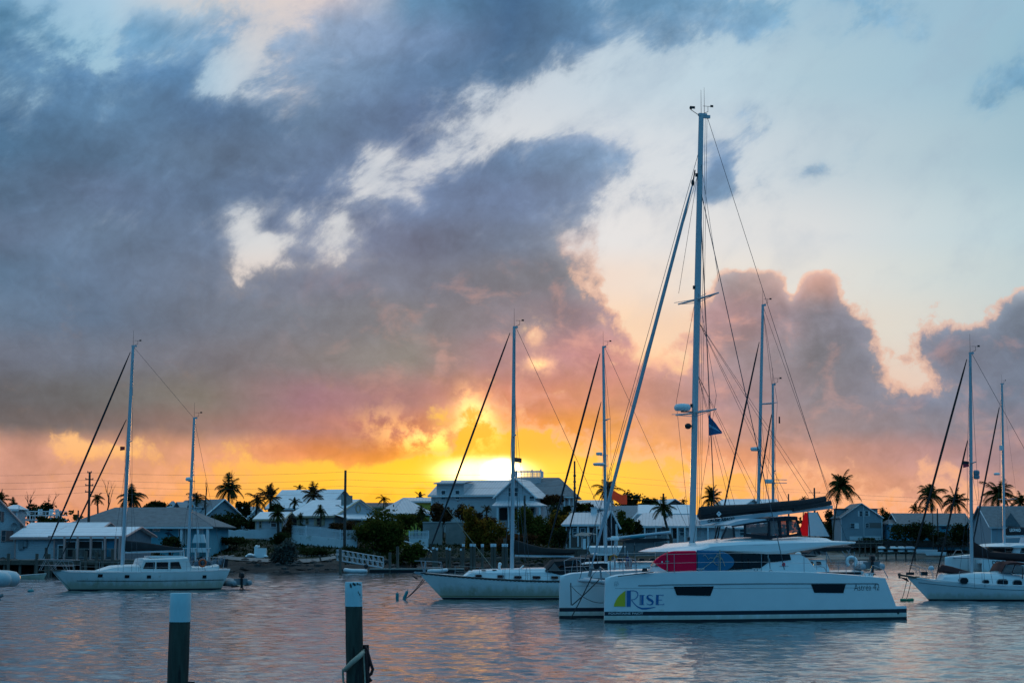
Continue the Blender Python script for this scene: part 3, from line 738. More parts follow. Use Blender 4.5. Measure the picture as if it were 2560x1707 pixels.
class House:
    """facade from photo column xl to xr at distance D (its middle); local x along the facade, y away, z up"""
    def __init__(s, name, label, xl, xr, yb, ye, yr, D, W, ang, wall, roof, ridge='x', hip=0.0, ov=.45, trim=trimW, cat='house', gable_r=True, th=.16):
        s.L = (xr - xl) / FPX * D / max(.3, math.cos(R(ang))); L = s.L; s.W = W
        pxc = (xl + xr) / 2; s.z0 = zat(yb, D); s.hw = zat(ye, D) - s.z0; s.hr = zat(yr, D + (W / 2 if ridge == 'x' else W * .15)) - s.z0
        s.loc = Vector((xat(pxc, D), D, s.z0)); s.rz = R(ang); s.T = thing(name, label, cat, s.loc, s.rz)
        s.lp = frame_local(s.loc, s.rz)
        hl = L / 2; hw, hr = s.hw, s.hr; mb = MB()
        fl = -1.6
        c = [(-hl, 0), (hl, 0), (hl, W), (-hl, W)]
        for (x0, y0), (x1, y1) in zip(c, c[1:] + c[:1]): mb.poly([(x0, y0, fl), (x1, y1, fl), (x1, y1, hw), (x0, y0, hw)])
        if not hip:
            if ridge == 'x':
                for x in (-hl, hl): mb.poly([(x, 0, hw), (x, W, hw), (x, W / 2, hr)])
            else:
                for y in (0, W): mb.poly([(-hl, y, hw), (hl, y, hw), (0, y, hr)])
        s.wall = mb.build('wall', wall, s.T)
        rb = MB()
        def slab(pts, t=th):
            n = (Vector(pts[1]) - Vector(pts[0])).cross(Vector(pts[2]) - Vector(pts[0])).normalized()
            if n.z < 0: n = -n
            top = [Vector(p) + n * t for p in pts]; k = len(pts); low = [Vector(p) + n * .01 for p in pts]
            rb.add(low + top, [tuple(range(k)), tuple(range(2 * k - 1, k - 1, -1))] + [(i, (i + 1) % k, (i + 1) % k + k, i + k) for i in range(k)])
        if ridge == 'x':
            k = (hr - hw) / (W / 2); zo = hw - k * ov
            hx = hip * (L / 2) if hip else 0; rx = hl + ov if not hip else hl - hx
            slab([(-hl - ov, -ov, zo), (hl + ov, -ov, zo), (rx, W / 2, hr), (-rx, W / 2, hr)])
            slab([(-hl - ov, W + ov, zo), (hl + ov, W + ov, zo), (rx, W / 2, hr), (-rx, W / 2, hr)])
            if hip:
                slab([(hl + ov, -ov, zo), (hl + ov, W + ov, zo), (rx, W / 2, hr)]); slab([(-hl - ov, -ov, zo), (-hl - ov, W + ov, zo), (-rx, W / 2, hr)])
        else:
            k = (hr - hw) / hl; zo = hw - k * ov
            hy = hip * (W / 2) if hip else 0; y0, y1 = (-ov, W + ov) if not hip else (hy, W - hy)
            slab([(-hl - ov, -ov, zo), (-hl - ov, W + ov, zo), (0, y1, hr), (0, y0, hr)]); slab([(hl + ov, -ov, zo), (hl + ov, W + ov, zo), (0, y1, hr), (0, y0, hr)])
            if hip:
                slab([(-hl - ov, -ov, zo), (hl + ov, -ov, zo), (0, y0, hr)]); slab([(-hl - ov, W + ov, zo), (hl + ov, W + ov, zo), (0, y1, hr)])
        s.roof = rb.build('roof', roof, s.T)
        # eaves boards and rakes
        tb = MB()
        if ridge == 'x' or hip:
            tb.box((0, -ov - .02, zo + .02), (L + 2 * ov, .05, .22))
        if not hip:
            if ridge == 'x':
                for x in (-hl - ov - .015, hl + ov + .015):
                    for y in (-ov, W + ov): tb.tube([(x, y, zo + .05), (x, W / 2, hr + .08)], .11, 4)
            else:
                for x in (-hl - ov, hl + ov): tb.tube([(x, -ov - .015, zo + .05), (0, -ov - .015, hr + .08)], .11, 4)
        tb.build('eaves_board', trim, s.T)
        for x in (-hl, hl): MB().box((x, -.02, hw / 2 - .5), (.14, .06, hw + .9)).build('corner_board', trim, s.T)
    def at(s, px, py, y=0.0): return s.lp(px, py, y)
    def window(s, px0, py0, px1, py1, face='f', shut=None, frame=trimW, glass=None, off=.0, bars=True, y=0.0, parent=None):
        (xa, za), (xb, zb) = s.at(px0, py0, y), s.at(px1, py1, y)
        x0, x1 = min(xa, xb), max(xa, xb); z0, z1 = min(za, zb), max(za, zb); w, h = x1 - x0, z1 - z0; p = parent or s.T
        f = .07 if w < 2 else .10
        fr = MB()
        for a, b_ in (((x0 - f, z0 - f), (x1 + f, z0)), ((x0 - f, z1), (x1 + f, z1 + f)), ((x0 - f, z0), (x0, z1)), ((x1, z0), (x1 + f, z1))): fr.box2((a[0], y - .09, a[1]), (b_[0], y + .02, b_[1]))
        if bars:
            fr.box2((x0, y - .06, (z0 + z1) / 2 - .025), (x1, y - .01, (z0 + z1) / 2 + .025))
            if w > 1.3: fr.box2(((x0 + x1) / 2 - .03, y - .061, z0), ((x0 + x1) / 2 + .03, y - .009, z1))
        win = MB().box2((x0, y - .035, z0), (x1, y + .0, z1)).build('window', glass or winG, p)
        fr.build('window_frame', frame, win)
        if shut:
            for sd in (-1, 1):
                xs = x0 - f - w * .28 if sd < 0 else x1 + f + w * .28
                MB().box((xs, y - .05, (z0 + z1) / 2), (w * .48, .05, h + .1)).build('shutter', shut, p)
        return win
    def side_window(s, t, z, w, h, right=True, frame=trimW):
        x = s.L / 2 if right else -s.L / 2; d = .03 if right else -.03
        win = MB().box((x + d, t * s.W, z), (.03, w, h)).build('window', winG, s.T)
        fr = MB()
        for dy, dz, sy, sz in ((0, h / 2 + .04, w + .16, .08), (0, -h / 2 - .04, w + .16, .08), (w / 2 + .04, 0, .08, h), (-w / 2 - .04, 0, .08, h), (0, 0, w, .05)): fr.box((x + d * 1.5, t * s.W + dy, z + dz), (.06, sy, sz))
        fr.build('window_frame', frame, win)
    def door(s, px0, py0, px1, py1, m=doorD, y=0.0):
        (xa, za), (xb, zb) = s.at(px0, py0, y), s.at(px1, py1, y)
        d = MB().box2((xa, y - .04, min(za, zb)), (xb, y, max(za, zb))).build('door', m, s.T)
        MB().box2((xa - .08, y - .07, min(za, zb)), (xa, y, max(za, zb) + .08)).box2((xb, y - .07, min(za, zb)), (xb + .08, y, max(za, zb) + .08)).box2((xa, y - .07, max(za, zb)), (xb, y, max(za, zb) + .08)).build('door_frame', trimW, d)
        MB().ball((xb - .12, y - .09, (za + zb) / 2), .05, 6, 4).build('handle', steel, d)
        return d
    def posts(s, pxs, y, ztop, m=trimW, r=.09, zbot=-1.0):
        for px in pxs:
            x = s.at(px, 1340, y)[0]; MB().box2((x - r, y - r, zbot), (x + r, y + r, ztop)).build('porch_post', m, s.T)

# -- left: boathouse group
h = House('house', 'white house with pink brown shutters and steep gable at the left shore edge', -85, 46, 1392, 1308, 1238, 206, 9, 17, sidW, roofM, 'y', trim=trimP)
h.window(-14, 1300, 2, 1278, frame=trimP); MB().box(((h.at(6, 1300)[0]), -.06, h.at(6, 1291)[1]), (.25, .06, 1.0)).build('shutter', shutP, h.T)
h.window(4, 1352, 14, 1326, frame=trimP); x0, z0 = h.at(24, 1339); MB().box((x0, -.06, z0), (.75, .06, 1.1)).build('shutter', shutP, h.T)
x0, z0 = h.at(35, 1314.6); d = MB(); d.loft([[(x0 + r * math.cos(a), -.35 - q, z0 + r * math.sin(a)) for a in [k * math.pi / 6 for k in range(12)]] for r, q in ((.02, 0), (.22, .04), (.32, .12), (.33, .14))], True); d.tube([(x0, 0, z0), (x0, -.35, z0)], .03, 5); d.build('satellite_dish', grey, h.T, 50)
h = House('house', 'small white cupola house with a flat topped roof behind the pink shuttered house', 12, 40, 1330, 1274, 1265, 222, 4, 0, sidW, roofW, 'x', .5, .25)
h.window(20, 1300, 30, 1284)
h = House('boathouse', 'long white boathouse with pale stepped roof and pink eaves on the left dock', 33, 225, 1397, 1342, 1309, 203, 8.5, -13, sidW, roofW, 'x', 0, .4, trimP, 'boathouse')
x0, z0 = h.at(57, 1362); MB().box((x0 - .15, -.10, z0), (.55, .2, .85)).box((x0 + .35, -.12, z0 + .15), (.35, .22, .65)).build('meter_box', grey, h.T)
h.window(140, 1385, 152, 1366)
h = House('boathouse', 'open boathouse with pink columns and a low white gabled roof beside the dock', 131, 312, 1397, 1340, 1320, 195, 6.5, -14, mat('shaded_boathouse_wall', (.16, .18, .20), .8, var=.2), roofW, 'x', 0, .4, trimP, 'boathouse')  # wall coloured dark for the shade inside the open porch
for x0, x1, y0, y1 in ((146, 160, 1363, 1397), (164, 190, 1354, 1394), (196, 226, 1353, 1392), (230, 256, 1353, 1392)): h.door(x0, y1, x1, y0)  # dark panels stand for the shaded openings of the porch
a = h.at(268, 1352); b = h.at(287, 1392); MB().box2((a[0], -.05, b[1]), (b[0], -.02, a[1])).build('open_bay', mat('blue_bay_cloth', (.05, .24, .36), .8), h.T)
h.posts((162, 195, 228, 263, 290, 300), -.55, h.hw - .05, trimP, .10)
fr = MB(); x0 = -h.L / 2
fr.box((0, -.6, h.hw - .14), (h.L, .05, .16)).build('porch_fretwork', trimW, h.T)
rl = MB(); rl.box((0, -.62, 1.0), (h.L, .05, .07)).box((0, -.62, .2), (h.L, .05, .06))
for k in range(56): rl.box((x0 + k * h.L / 56, -.62, .6), (.04, .03, .8)) if k % 14 > 4 else None
rl.build('porch_railing', conc, h.T)
# deck with white chairs above the boathouse
Dd = 228; z0 = zat(1297, Dd); x0, x1 = xat(46, Dd), xat(152, Dd)
t = thing('roof_deck', 'raised white deck with railings behind the long boathouse', 'deck', ((x0 + x1) / 2, Dd, z0)); w = x1 - x0
MB().box((0, 1.5, -.1), (w, 3, .2)).build('deck_boards', trimW, t)
r = MB()
for zz in (.45, .9): r.box((0, 0, zz), (w, .05, .07)).box((0, 3, zz), (w, .05, .07))
for k in range(9): r.box((-w / 2 + k * w / 8, .0, .45), (.08, .08, .95))
r.build('railing', trimW, t)
for px in (77, 120, 148): MB().box((xat(px, Dd) - (x0 + x1) / 2, .2, -1.6), (.16, .16, 3.0)).build('deck_post', trimW, t)
def chair(px, Dd, z0, label, rz):
    t = thing('deck_chair', label, 'chair', (xat(px, Dd), Dd + 1.0, z0), R(rz), 'white chairs on the raised deck')
    MB().box((0, 0, .42), (.55, .5, .05)).build('seat', whitep, t)
    MB().loft([[(-.28, .22, .42), (.28, .22, .42)], [(-.24, .40, 1.15), (.24, .40, 1.15)]]).loft([[(-.28, .25, .42), (.28, .25, .42)], [(-.24, .43, 1.15), (.24, .43, 1.15)]]).build('backrest', whitep, t)
    for x in (-.25, .25):
        for y in (-.22, .24): MB().box((x, y, .21), (.05, .05, .42)).build('leg', whitep, t)
        MB().box((x, 0, .65), (.07, .55, .04)).build('armrest', whitep, t)
    return t
for i, px in enumerate((48, 68, 94, 101, 120, 140)):
    chair(px, Dd, z0, ('white deck chair at the near end of the raised deck', 'white deck chair turned aside on the raised deck', 'white deck chair back to back with its neighbour', 'white deck chair facing away beside its twin', 'white deck chair in front of the dark shrub', 'white deck chair at the far end by the shrub')[i], rnd.uniform(-60, 60) + 180 * (i % 2))
h = House('house', 'light blue bungalow with a long grey hipped roof and a dolphin painted on its wall', 165, 520, 1372, 1313, 1271, 226, 11, -4, walB, roofS, 'x', .5, .75)
for x0, x1, y0, y1 in ((384, 399, 1318, 1327),): h.window(x0, y1, x1, y0, bars=False)
h.door(447, 1363, 456, 1322); h.door(459, 1363, 463, 1322, curt); h.door(499, 1352, 507, 1320, trimW); h.window(464, 1360, 474, 1322, glass=curt, bars=False)
h.posts((453.5, 495, 519), -.5, h.hw - .05, trimW, .14)
dol = MB(); pts = [(411, 1332), (418, 1329), (426, 1331), (432, 1336), (437, 1340), (434, 1344), (430, 1341), (424, 1337), (416, 1334.5)]
dol.prism([h.at(*p) for p in pts], -.03, -.012).prism([h.at(*p) for p in ((420, 1329.5), (423, 1326), (424, 1330.5))], -.028, -.013).build('wall_dolphin', mat('dark_teal_paint', (.015, .07, .10), .7), h.T)
MB().prism([h.at(*p) for p in ((417, 1323.5), (431, 1323.5), (431, 1325.5), (424, 1326.2), (417, 1325.5))], -.03, -.012).build('name_board', mat('dark_board', (.03, .05, .06), .7), h.T)
a = h.at(509, 1352); MB().box((a[0], -1.6, a[1] - 1.0), (1.9, .8, .5)).prism([(a[0] - .9, a[1] - .2), (a[0] + .6, a[1] - .2), (a[0] + .4, a[1] + .75), (a[0] - .6, a[1] + .75)], -1.9, -1.3).build('tarpaulin_stack', whitep, h.T)
h = House('house', 'grey gabled house with dormers behind the blue bungalow', 508, 603, 1335, 1297, 1250, 262, 8.5, 42, sidG, mat('grey_blue_shingle', (.20, .235, .26), .85, var=.2, wave=('Z', .15, .02)), 'y', 0, .4)
for f in (.30, .70):
    y = h.W * f; hl = h.L / 2; zc = h.hw + (h.hr - h.hw) * .38
    d = MB(); d.box((-hl * .78, y, zc), (1.1, 1.5, 1.2)).prism([(-hl * .78 - .7, zc + .55), (-hl * .78 + .9, zc + .55), (-hl * .78 + .9, zc + .6)], y - .75, y + .75)
    dm = d.build('dormer', walW, h.T)
    MB().loft([[(-hl * .78 - .7, y - .95, zc + .5), (-hl * .78 - .7, y, zc + 1.35), (-hl * .78 - .7, y + .95, zc + .5)], [(-hl * .78 + 1.6, y - .95, zc + .5), (-hl * .78 + 1.6, y, zc + 1.35), (-hl * .78 + 1.6, y + .95, zc + .5)]]).build('dormer_roof', sidG, dm)
    MB().box((-hl * .78 - .57, y, zc), (.03, .8, .8)).build('dormer_window', curt, dm)
h = House('house', 'small pale house whose pointed roof top shows behind the blue bungalow', 408, 452, 1310, 1275, 1253, 300, 5, 10, walW, sidG, 'y', .6, .3)
h = House('house', 'large white house with a wide stepped roof behind the white cottage', 668, 815, 1322, 1268, 1226, 300, 11, -20, walW, roofW, 'x', 0, .5)
h = House('house', 'low pale house with a white stepped gable half hidden by palms', 615, 668, 1330, 1297, 1268, 282, 7, 30, walW, roofW, 'y', 0, .4)
# -- white cottage
h = House('cottage', 'white cottage with tan shutters and a round gable vent behind the picket fence', 722, 838, 1334, 1289, 1252, 246, 9.5, -33, sidW, roofW, 'x', 0, .35, trimT, 'cottage')
for a in ((733, 1317, 743, 1297), (766, 1308, 771, 1296), (793, 1312, 805, 1296)): h.window(a[0], a[1], a[2], a[3], shut=trimT if a[0] != 766 else None, frame=trimT)
hl = h.L / 2
g = MB(); zv = h.hw + (h.hr - h.hw) * .48; ring(g, (hl + .05, h.W * .5, zv), .45, .09, 'x', 18, 6); g.build('gable_vent', trimT, h.T)
MB().box((hl - .6, h.W * .5 - 1.5, h.hr - .2), (1.0, 1.0, 1.6)).build('chimney', conc, h.roof)
MB().loft([[(hl + 2.2, -.4, h.hw - .35), (hl + 2.2, h.W + .3, h.hw - .35)], [(hl - .05, -.4, h.hw + .25), (hl - .05, h.W + .3, h.hw + .25)]]).loft([[(hl + 2.2, -.4, h.hw - .52), (hl + 2.2, h.W + .3, h.hw - .52)], [(hl + 2.2, -.4, h.hw - .35), (hl + 2.2, h.W + .3, h.hw - .35)]]).build('porch_roof', roofW, h.T)
for f in (-.02, .3, .65, .98): MB().box((hl + 2.0, h.W * f, (h.hw - 2) / 2 + .3), (.16, .16, h.hw + .9)).build('porch_post', trimT, h.T)
MB().box((hl + .04, h.W * .45, 1.2), (.06, 1.2, 2.2)).build('door', trimT, h.T); MB().box((hl + .04, h.W * .75, 1.5), (.05, 1.6, 1.3)).build('window', winG, h.T)
h = House('cottage', 'small white cottage wing with a pale stepped roof left of the tan shuttered cottage', 638, 706, 1334, 1298, 1282, 244, 5, -12, sidW, roofW, 'x', 0, .3, trimT, 'cottage')
h.window(649, 1318, 653.5, 1302, frame=trimT); h.window(678, 1316, 691, 1298, frame=trimW)
h = House('warehouse', 'long low brown roofed building on the skyline between cottage and palm', 880, 1012, 1310, 1268, 1258, 420, 16, 0, mat('dull_brown_wall', (.16, .12, .11), .8), roofBr, 'x', 0, .3, trimT, 'building')
h = House('house', 'lime yellow house with a flat white roof beside the pyramid roof', 1012, 1082, 1310, 1254, 1246, 290, 8, 0, walY, roofM, 'x', 0, .3)
h = House('pavilion', 'pavilion with a pale pyramid roof among shrubs', 984, 1074, 1312, 1282, 1246, 268, 7.5, 20, walY, roofM, 'x', .999, .4, trimW, 'pavilion')
# -- big house in front of the sun
h = House('house', 'large white sided house with a gable front and porch directly under the sun', 1078, 1242, 1330, 1237, 1202, 276, 10, -19, sidW, roofM, 'x', 0, .4)
x0, z0 = h.at(1092, 1225); x1, z1 = h.at(1160, 1225); zt = h.at(1100, 1209)[1]
d = MB().box2((x0, -.06, h.hw - .3), (x1, 3.2, zt + .1)).build('dormer', sidW, h.T)
MB().loft([[(x0 - .3, -.55, zt - .05), (x1 + .3, -.55, zt - .05)], [(x0 - .1, 3.8, h.hr - .1), (x1 + .1, 3.8, h.hr - .1)]]).loft([[(x0 - .3, -.55, zt + .1), (x1 + .3, -.55, zt + .1)], [(x0 - .1, 3.8, h.hr + .05), (x1 + .1, 3.8, h.hr + .05)]]).loft([[(x0 - .3, -.55, zt - .05), (x1 + .3, -.55, zt - .05)], [(x0 - .3, -.55, zt + .1), (x1 + .3, -.55, zt + .1)]]).build('dormer_roof', roofM, d)
h.window(1104, 1248, 1114, 1226, parent=d, y=-.06); h.window(1139, 1247, 1149, 1226, parent=d, y=-.06)
h2 = House('house', 'white gable front wing with a hipped porch roof right of the sun', 1241, 1336, 1330, 1240, 1198, 271, 11, -10, sidW, roofM, 'y', 0, .4)
h2.window(1271, 1240, 1277, 1219); h2.window(1286, 1240, 1295, 1219); h2.window(1324, 1254, 1336, 1240)
ya = h2.at(1290, 1264)[1]; hl = h2.L / 2; yb_ = h2.at(1290, 1250)[1]
MB().loft([[(-hl - .2, -2.4, ya), (hl + 1.6, -2.4, ya)], [(-hl + .1, .0, yb_), (hl - .2, .0, yb_)]]).loft([[(-hl - .2, -2.4, ya - .18), (hl + 1.6, -2.4, ya - .18)], [(-hl - .2, -2.4, ya), (hl + 1.6, -2.4, ya)]]).loft([[(hl + 1.6, -2.4, ya), (hl + 1.6, 2, ya)], [(hl - .2, 0, yb_), (hl - .2, 2, yb_)]]).build('porch_roof', roofM, h2.T)
h2.posts((1244, 1271, 1297, 1322, 1350), -2.2, ya - .15, trimW, .11)
for a in ((1248, 1300, 1270, 1269), (1286, 1297, 1295, 1270), (1302, 1297, 1312, 1270), (1327, 1285, 1338, 1270)): h2.door(a[0], a[1], a[2], a[3])
rl = MB(); za = h2.at(1290, 1311, -2.2)[1]; zb = h2.at(1290, 1299, -2.2)[1]; rl.box2((-.5, -2.25, zb - .06), (hl + 1.4, -2.18, zb)).box2((-.5, -2.25, za), (hl + 1.4, -2.18, za + .06))
for k in range(22): x = -.5 + k * (hl + 1.9) / 22; rl.box2((x, -2.24, za), (x + .06, -2.2, zb))
rl.build('porch_railing', trimW, h2.T)
h = House('house', 'wide house wing with grey hipped roof, open porch and railed rooftop lookout', 1318, 1420, 1320, 1237, 1196, 284, 13, -6, sidW, roofS, 'x', .62, .9)
hl = h.L / 2; a = h.at(1287, 1196, 5); b = h.at(1353, 1196, 5); zt = h.at(1320, 1176, 4.4)[1]; zm = h.at(1320, 1192, 4.4)[1]; zb = h.at(1320, 1203, 4.4)[1]
lk = MB().box2((a[0], 4.4, zb - .6), (b[0], 8.4, zm - .05)).build('lookout', sidW, h.T)
r = MB(); r.box2((a[0], 4.36, zt - .12), (b[0], 4.46, zt)).box2((a[0], 8.36, zt - .12), (b[0], 8.46, zt)).box2((a[0], 4.36, zm - .02), (b[0], 4.46, zm + .06))
for k in range(19):
    x = a[0] + (b[0] - a[0]) * k / 18; r.box2((x - .035, 4.38, zm), (x + .035, 4.45, zt)); r.box2((x - .035, 8.38, zm), (x + .035, 8.45, zt))
for k in range(13): y = 4.4 + k / 3; r.box2((b[0] - .04, y - .03, zm), (b[0] + .04, y + .03, zt)).box2((a[0] - .04, y - .03, zm), (a[0] + .04, y + .03, zt))
r.box2((b[0] - .09, 4.3, zm - .2), (b[0] + .09, 4.5, zt + .2)); x = h.at(1330, 1180, 4.4)[0]; r.box2((x - .09, 4.3, zm - .2), (x + .09, 4.5, zt + .2)); r.build('lookout_railing', trimW, lk)
h.posts((1400, 1411, 1424, 1434), -.6, h.hw - .2, trimW, .09, -2)
h.window(1370, 1256, 1378, 1244); h.window(1345, 1256, 1356, 1244)
h = House('hut', 'small waterfront hut with a white hipped roof and a roof cupola', 1416, 1508, 1362, 1309, 1284, 240, 6.5, -4, mat('brown_hut_wall', (.16, .12, .10), .8, var=.2), roofM, 'x', .25, .5, trimW, 'hut')
cu = h.at(1485, 1283, 3.2); MB().box((cu[0], 3.2, cu[1] + .2), (.72, .72, .9)).build('cupola', trimW, h.T); MB().box((cu[0], 3.2, cu[1] + .70), (.9, .9, .10)).build('cupola_roof', roofM, h.T)
h.posts((1425, 1445, 1470, 1492, 1506), -.35, h.hw - .1, trimW, .09); h.door(1474, 1355, 1484, 1318); h.window(1433, 1340, 1441, 1320); h.window(1452, 1340, 1462, 1320)
h = House('hut', 'dark open gable with white rakes beside the hut cupola', 1510, 1543, 1362, 1309, 1278, 238, 6, 8, mat('gable_interior_shade', (.03, .02, .022), .9), roofM, 'y', 0, .35, trimW, 'hut')  # closed walls coloured dark for the shade of the open interior
h.posts((1511, 1541), -.2, h.hw, trimW, .1)
h = House('house', 'long pale roofed house behind the hut', 1402, 1530, 1300, 1271, 1252, 335, 12, 0, walW, roofM, 'x', 0, .4)
h = House('house', 'grey roofed house with a white edged gable behind a leafy tree', 1500, 1575, 1325, 1295, 1266, 300, 8, -28, walW, mat('grey_blue_shingle', (.20, .235, .26), .85), 'x', 0, .4)
h = House('house', 'white house with a broad pale hipped roof and tall upper roof behind the paddleboards', 1588, 1672, 1345, 1313, 1284, 262, 9, -6, sidW, roofM, 'x', .45, .6)
h.posts((1592, 1612, 1640, 1668), -.5, h.hw, trimW, .1); h.window(1604, 1333, 1632, 1319); h.window(1640, 1340, 1652, 1322)
h = House('house', 'tall white roofed house behind the broad hipped roof', 1606, 1720, 1320, 1284, 1264, 280, 9, -4, walW, roofW, 'x', 0, .5); h.window(1668, 1285, 1680, 1280, bars=False)
h = House('house', 'pale roofed house with porch behind the catamaran mast', 1672, 1800, 1345, 1314, 1289, 258, 9, 0, sidW, roofM, 'x', .2, .5)
h.posts((1676, 1694, 1712, 1740, 1770), -.5, h.hw, trimW, .1); h.door(1682, 1345, 1692, 1320); h.window(1700, 1338, 1710, 1322)
h = House('house', 'gabled house with a brown front on the skyline by the catamaran mast', 1664, 1708, 1290, 1262, 1249, 330, 8, 20, mat('dull_brown_wall', (.16, .12, .11), .8), roofW, 'y', 0, .4)
h = House('house', 'white gabled house above the catamaran boom', 1795, 1858, 1300, 1262, 1249, 360, 9, -25, walW, roofW, 'x', 0, .4)
h = House('house', 'white low roofed house beyond the boom and second mast', 1860, 1945, 1300, 1262, 1249, 365, 9, 0, walW, roofW, 'x', 0, .4)
h = House('house', 'low white building seen through the gap under the boom', 1742, 1905, 1350, 1318, 1296, 300, 8, 0, sidW, roofM, 'x', 0, .4)
for px in (1760, 1790, 1820, 1850): h.window(px, 1338, px + 12, 1322)
# -- right shore
h = House('house', 'two storey grey house with a centre gable above the beach', 2104, 2206, 1350, 1293, 1259, 440, 11, 2, sidG, roofS, 'y', 0, .35)
hl = h.L / 2
MB().box2((-.04 + h.at(2159, 1300)[0], -.05, -.4), (.08 + h.at(2159, 1300)[0], -.02, h.hr - .1)).build('centre_board', trimW, h.T)
h.window(2149, 1290, 2156, 1277, shut=trimW); h.window(2163, 1289, 2170, 1277, shut=trimW); h.window(2126, 1320, 2136, 1308); x0, z0 = h.at(2142, 1314); MB().box((x0, -.06, z0), (.9, .06, 1.2)).build('shutter', trimW, h.T)
x0, z0 = h.at(2167, 1319); x1, z1 = h.at(2203, 1306); MB().box2((x0, -.05, z0), (x1, -.02, z1)).build('balcony_screen', mat('brown_screen', (.16, .14, .13), .8), h.T); h.window(2164, 1318, 2172, 1308, y=-.06)
for a, b in ((2124, 2156), (2163, 2202)): x0, z0 = h.at(a, 1350); x1, z1 = h.at(b, 1340); MB().box2((x0, -.06, z0), (x1, -.02, z1)).build('garage_door', trimW, h.T)
for sd in (-1, 1):
    w = MB(); w.box((sd * hl * .72, 6.2, h.hw + .95), (hl * .62, 3.0, 1.9)).build('roof_wing', sidG, h.T)
    MB().box((sd * hl * .74, 6.2, h.hw + 2.0), (hl * .8, 3.6, .14)).build('wing_roof', roofS, h.T)
h = House('house', 'bright blue bungalow with a long grey roof behind dark bushes', 2252, 2425, 1356, 1310, 1284, 436, 12, 2, walB2, roofS, 'x', 0, .6)
for a in ((2283, 1326, 2294, 1313), (2322, 1330, 2332, 1313), (2336, 1330, 2347, 1313), (2392, 1325, 2402, 1313)): h.window(a[0], a[1], a[2], a[3], glass=curt)
d = h.door(2375, 1338, 2387, 1312, trimW); x0, z0 = h.at(2381, 1325); MB().prism([(x0 + .3 * math.cos(k * math.pi / 6), z0 + .75 * math.sin(k * math.pi / 6)) for k in range(12)], -.06, -.045).build('door_glass', doorD, d)
x0, z0 = h.at(2360, 1319.5); MB().box((x0, -.04, z0), (1.2, .04, .35)).build('wall_board', mat('dark_board', (.03, .05, .06), .7), h.T)
h = House('house', 'small blue side wing with a low grey roof left of the bright blue bungalow', 2226, 2252, 1352, 1309, 1300, 438, 7, 6, walB2, roofS, 'x', .5, .5)
h = House('house', 'pale flat roofed porch extension right of the bright blue bungalow', 2425, 2476, 1352, 1311, 1306, 440, 6, 0, walB2, roofM, 'x', 0, .3)
h = House('house', 'large grey roofed house with a cross gable at the right edge of the shore', 2478, 2640, 1360, 1315, 1266, 410, 14, 4, sidG, roofS, 'x', 0, .5)
x0, z0 = h.at(2526, 1316); MB().loft([[(x0 - 2.0, -.5, h.hw), (x0, -.5, h.hr - 1.4), (x0 + 2.0, -.5, h.hw)], [(x0 - 2.0, 5, h.hw), (x0, 6.5, h.hr - 1.4), (x0 + 2.0, 5, h.hw)]]).poly([(x0 - 2.0, -.48, h.hw), (x0, -.48, h.hr - 1.4), (x0 + 2.0, -.48, h.hw)]).build('cross_gable', roofS, h.roof)

# ------------------------------------------------------------------ fences, walls
def fence(name, label, pts, h, m, scallop=0.0, gap=.5, base=None, pitch=.16):
    """pts: photo column, photo row of the foot, distance"""
    p0 = P(*pts[0]); t = thing(name, label, 'fence', p0)
    ws = [P(*p) - p0 for p in pts]; pk = MB(); po = MB(); bs = MB(); acc = 0.0
    for a, b in zip(ws, ws[1:]):
        d = (b - a); L = d.length; n = max(1, int(L / pitch)); dirx = Vector((d.x, d.y, 0)).normalized(); ang = math.atan2(d.y, d.x)
        for i in range(n):
            q = a.lerp(b, (i + .5) / n); s = acc + L * i / n
            hh = h + scallop * abs(math.sin(s * math.pi / 1.55)); pk.box((q.x, q.y, q.z + (base or 0) + hh / 2), (pitch * gap, .03, hh), ang)
        acc += L; k = max(1, round(L / 2.4))
        for i in range(k + 1):
            q = a.lerp(b, i / k); po.box((q.x, q.y + .05, q.z + (base or 0) + h / 2), (.12, .12, h + .1), ang)
        for f in (.2, .8):
            z = (base or 0) + h * f; po.add([a + Vector((0, .04, z - .05)), b + Vector((0, .04, z - .05)), b + Vector((0, .04, z + .05)), a + Vector((0, .04, z + .05))], [(0, 1, 2, 3)])
        if base: bs.add([a + Vector((0, -.1, -.6)), b + Vector((0, -.1, -.6)), b + Vector((0, -.1, base)), a + Vector((0, -.1, base)), a + Vector((0, .15, base)), b + Vector((0, .15, base)), a + Vector((0, .15, -.6)), b + Vector((0, .15, -.6))], [(0, 1, 2, 3), (3, 2, 5, 4), (4, 5, 7, 6)])
    pk.build('picket_panel', m, t); po.build('fence_rail', m, t)
    if base: bs.build('fence_wall', walW, t)
    return t
fence('fence', 'white scalloped board fence beside the blue bungalow', [(520, 1346, 240), (575, 1345.5, 241), (640, 1345, 242), (706, 1343, 243)], .95, picket, .12, .96)
fence('fence', 'white picket fence on a white wall in front of the tan shuttered cottage', [(729, 1353, 240), (800, 1359, 238), (850, 1366, 236), (893, 1366, 236.5)], 1.12, picket, 0, .55, .85)
fence('fence', 'short white scalloped picket fence beside the big round bush', [(1023, 1355, 246), (1071, 1355, 246)], .88, picket, .12, .55, .50)
def wall_block(name, label, x0, x1, y0, y1, D, th=.3):
    a, b = P(x0, y1, D), P(x1, y1, D); hgt = zat(y0, D) - a.z; t = thing(name, label, 'wall', ((a.x + b.x) / 2, D, a.z))
    MB().box((0, 0, hgt / 2 - .5), (b.x - a.x, th, hgt + 1)).build('wall_face', conc, t)
    MB().box((0, -.02, hgt + .05), (b.x - a.x + .1, th + .12, .14)).build('coping', mat('pale_coping', (.36, .36, .35), .8, var=.15), t)
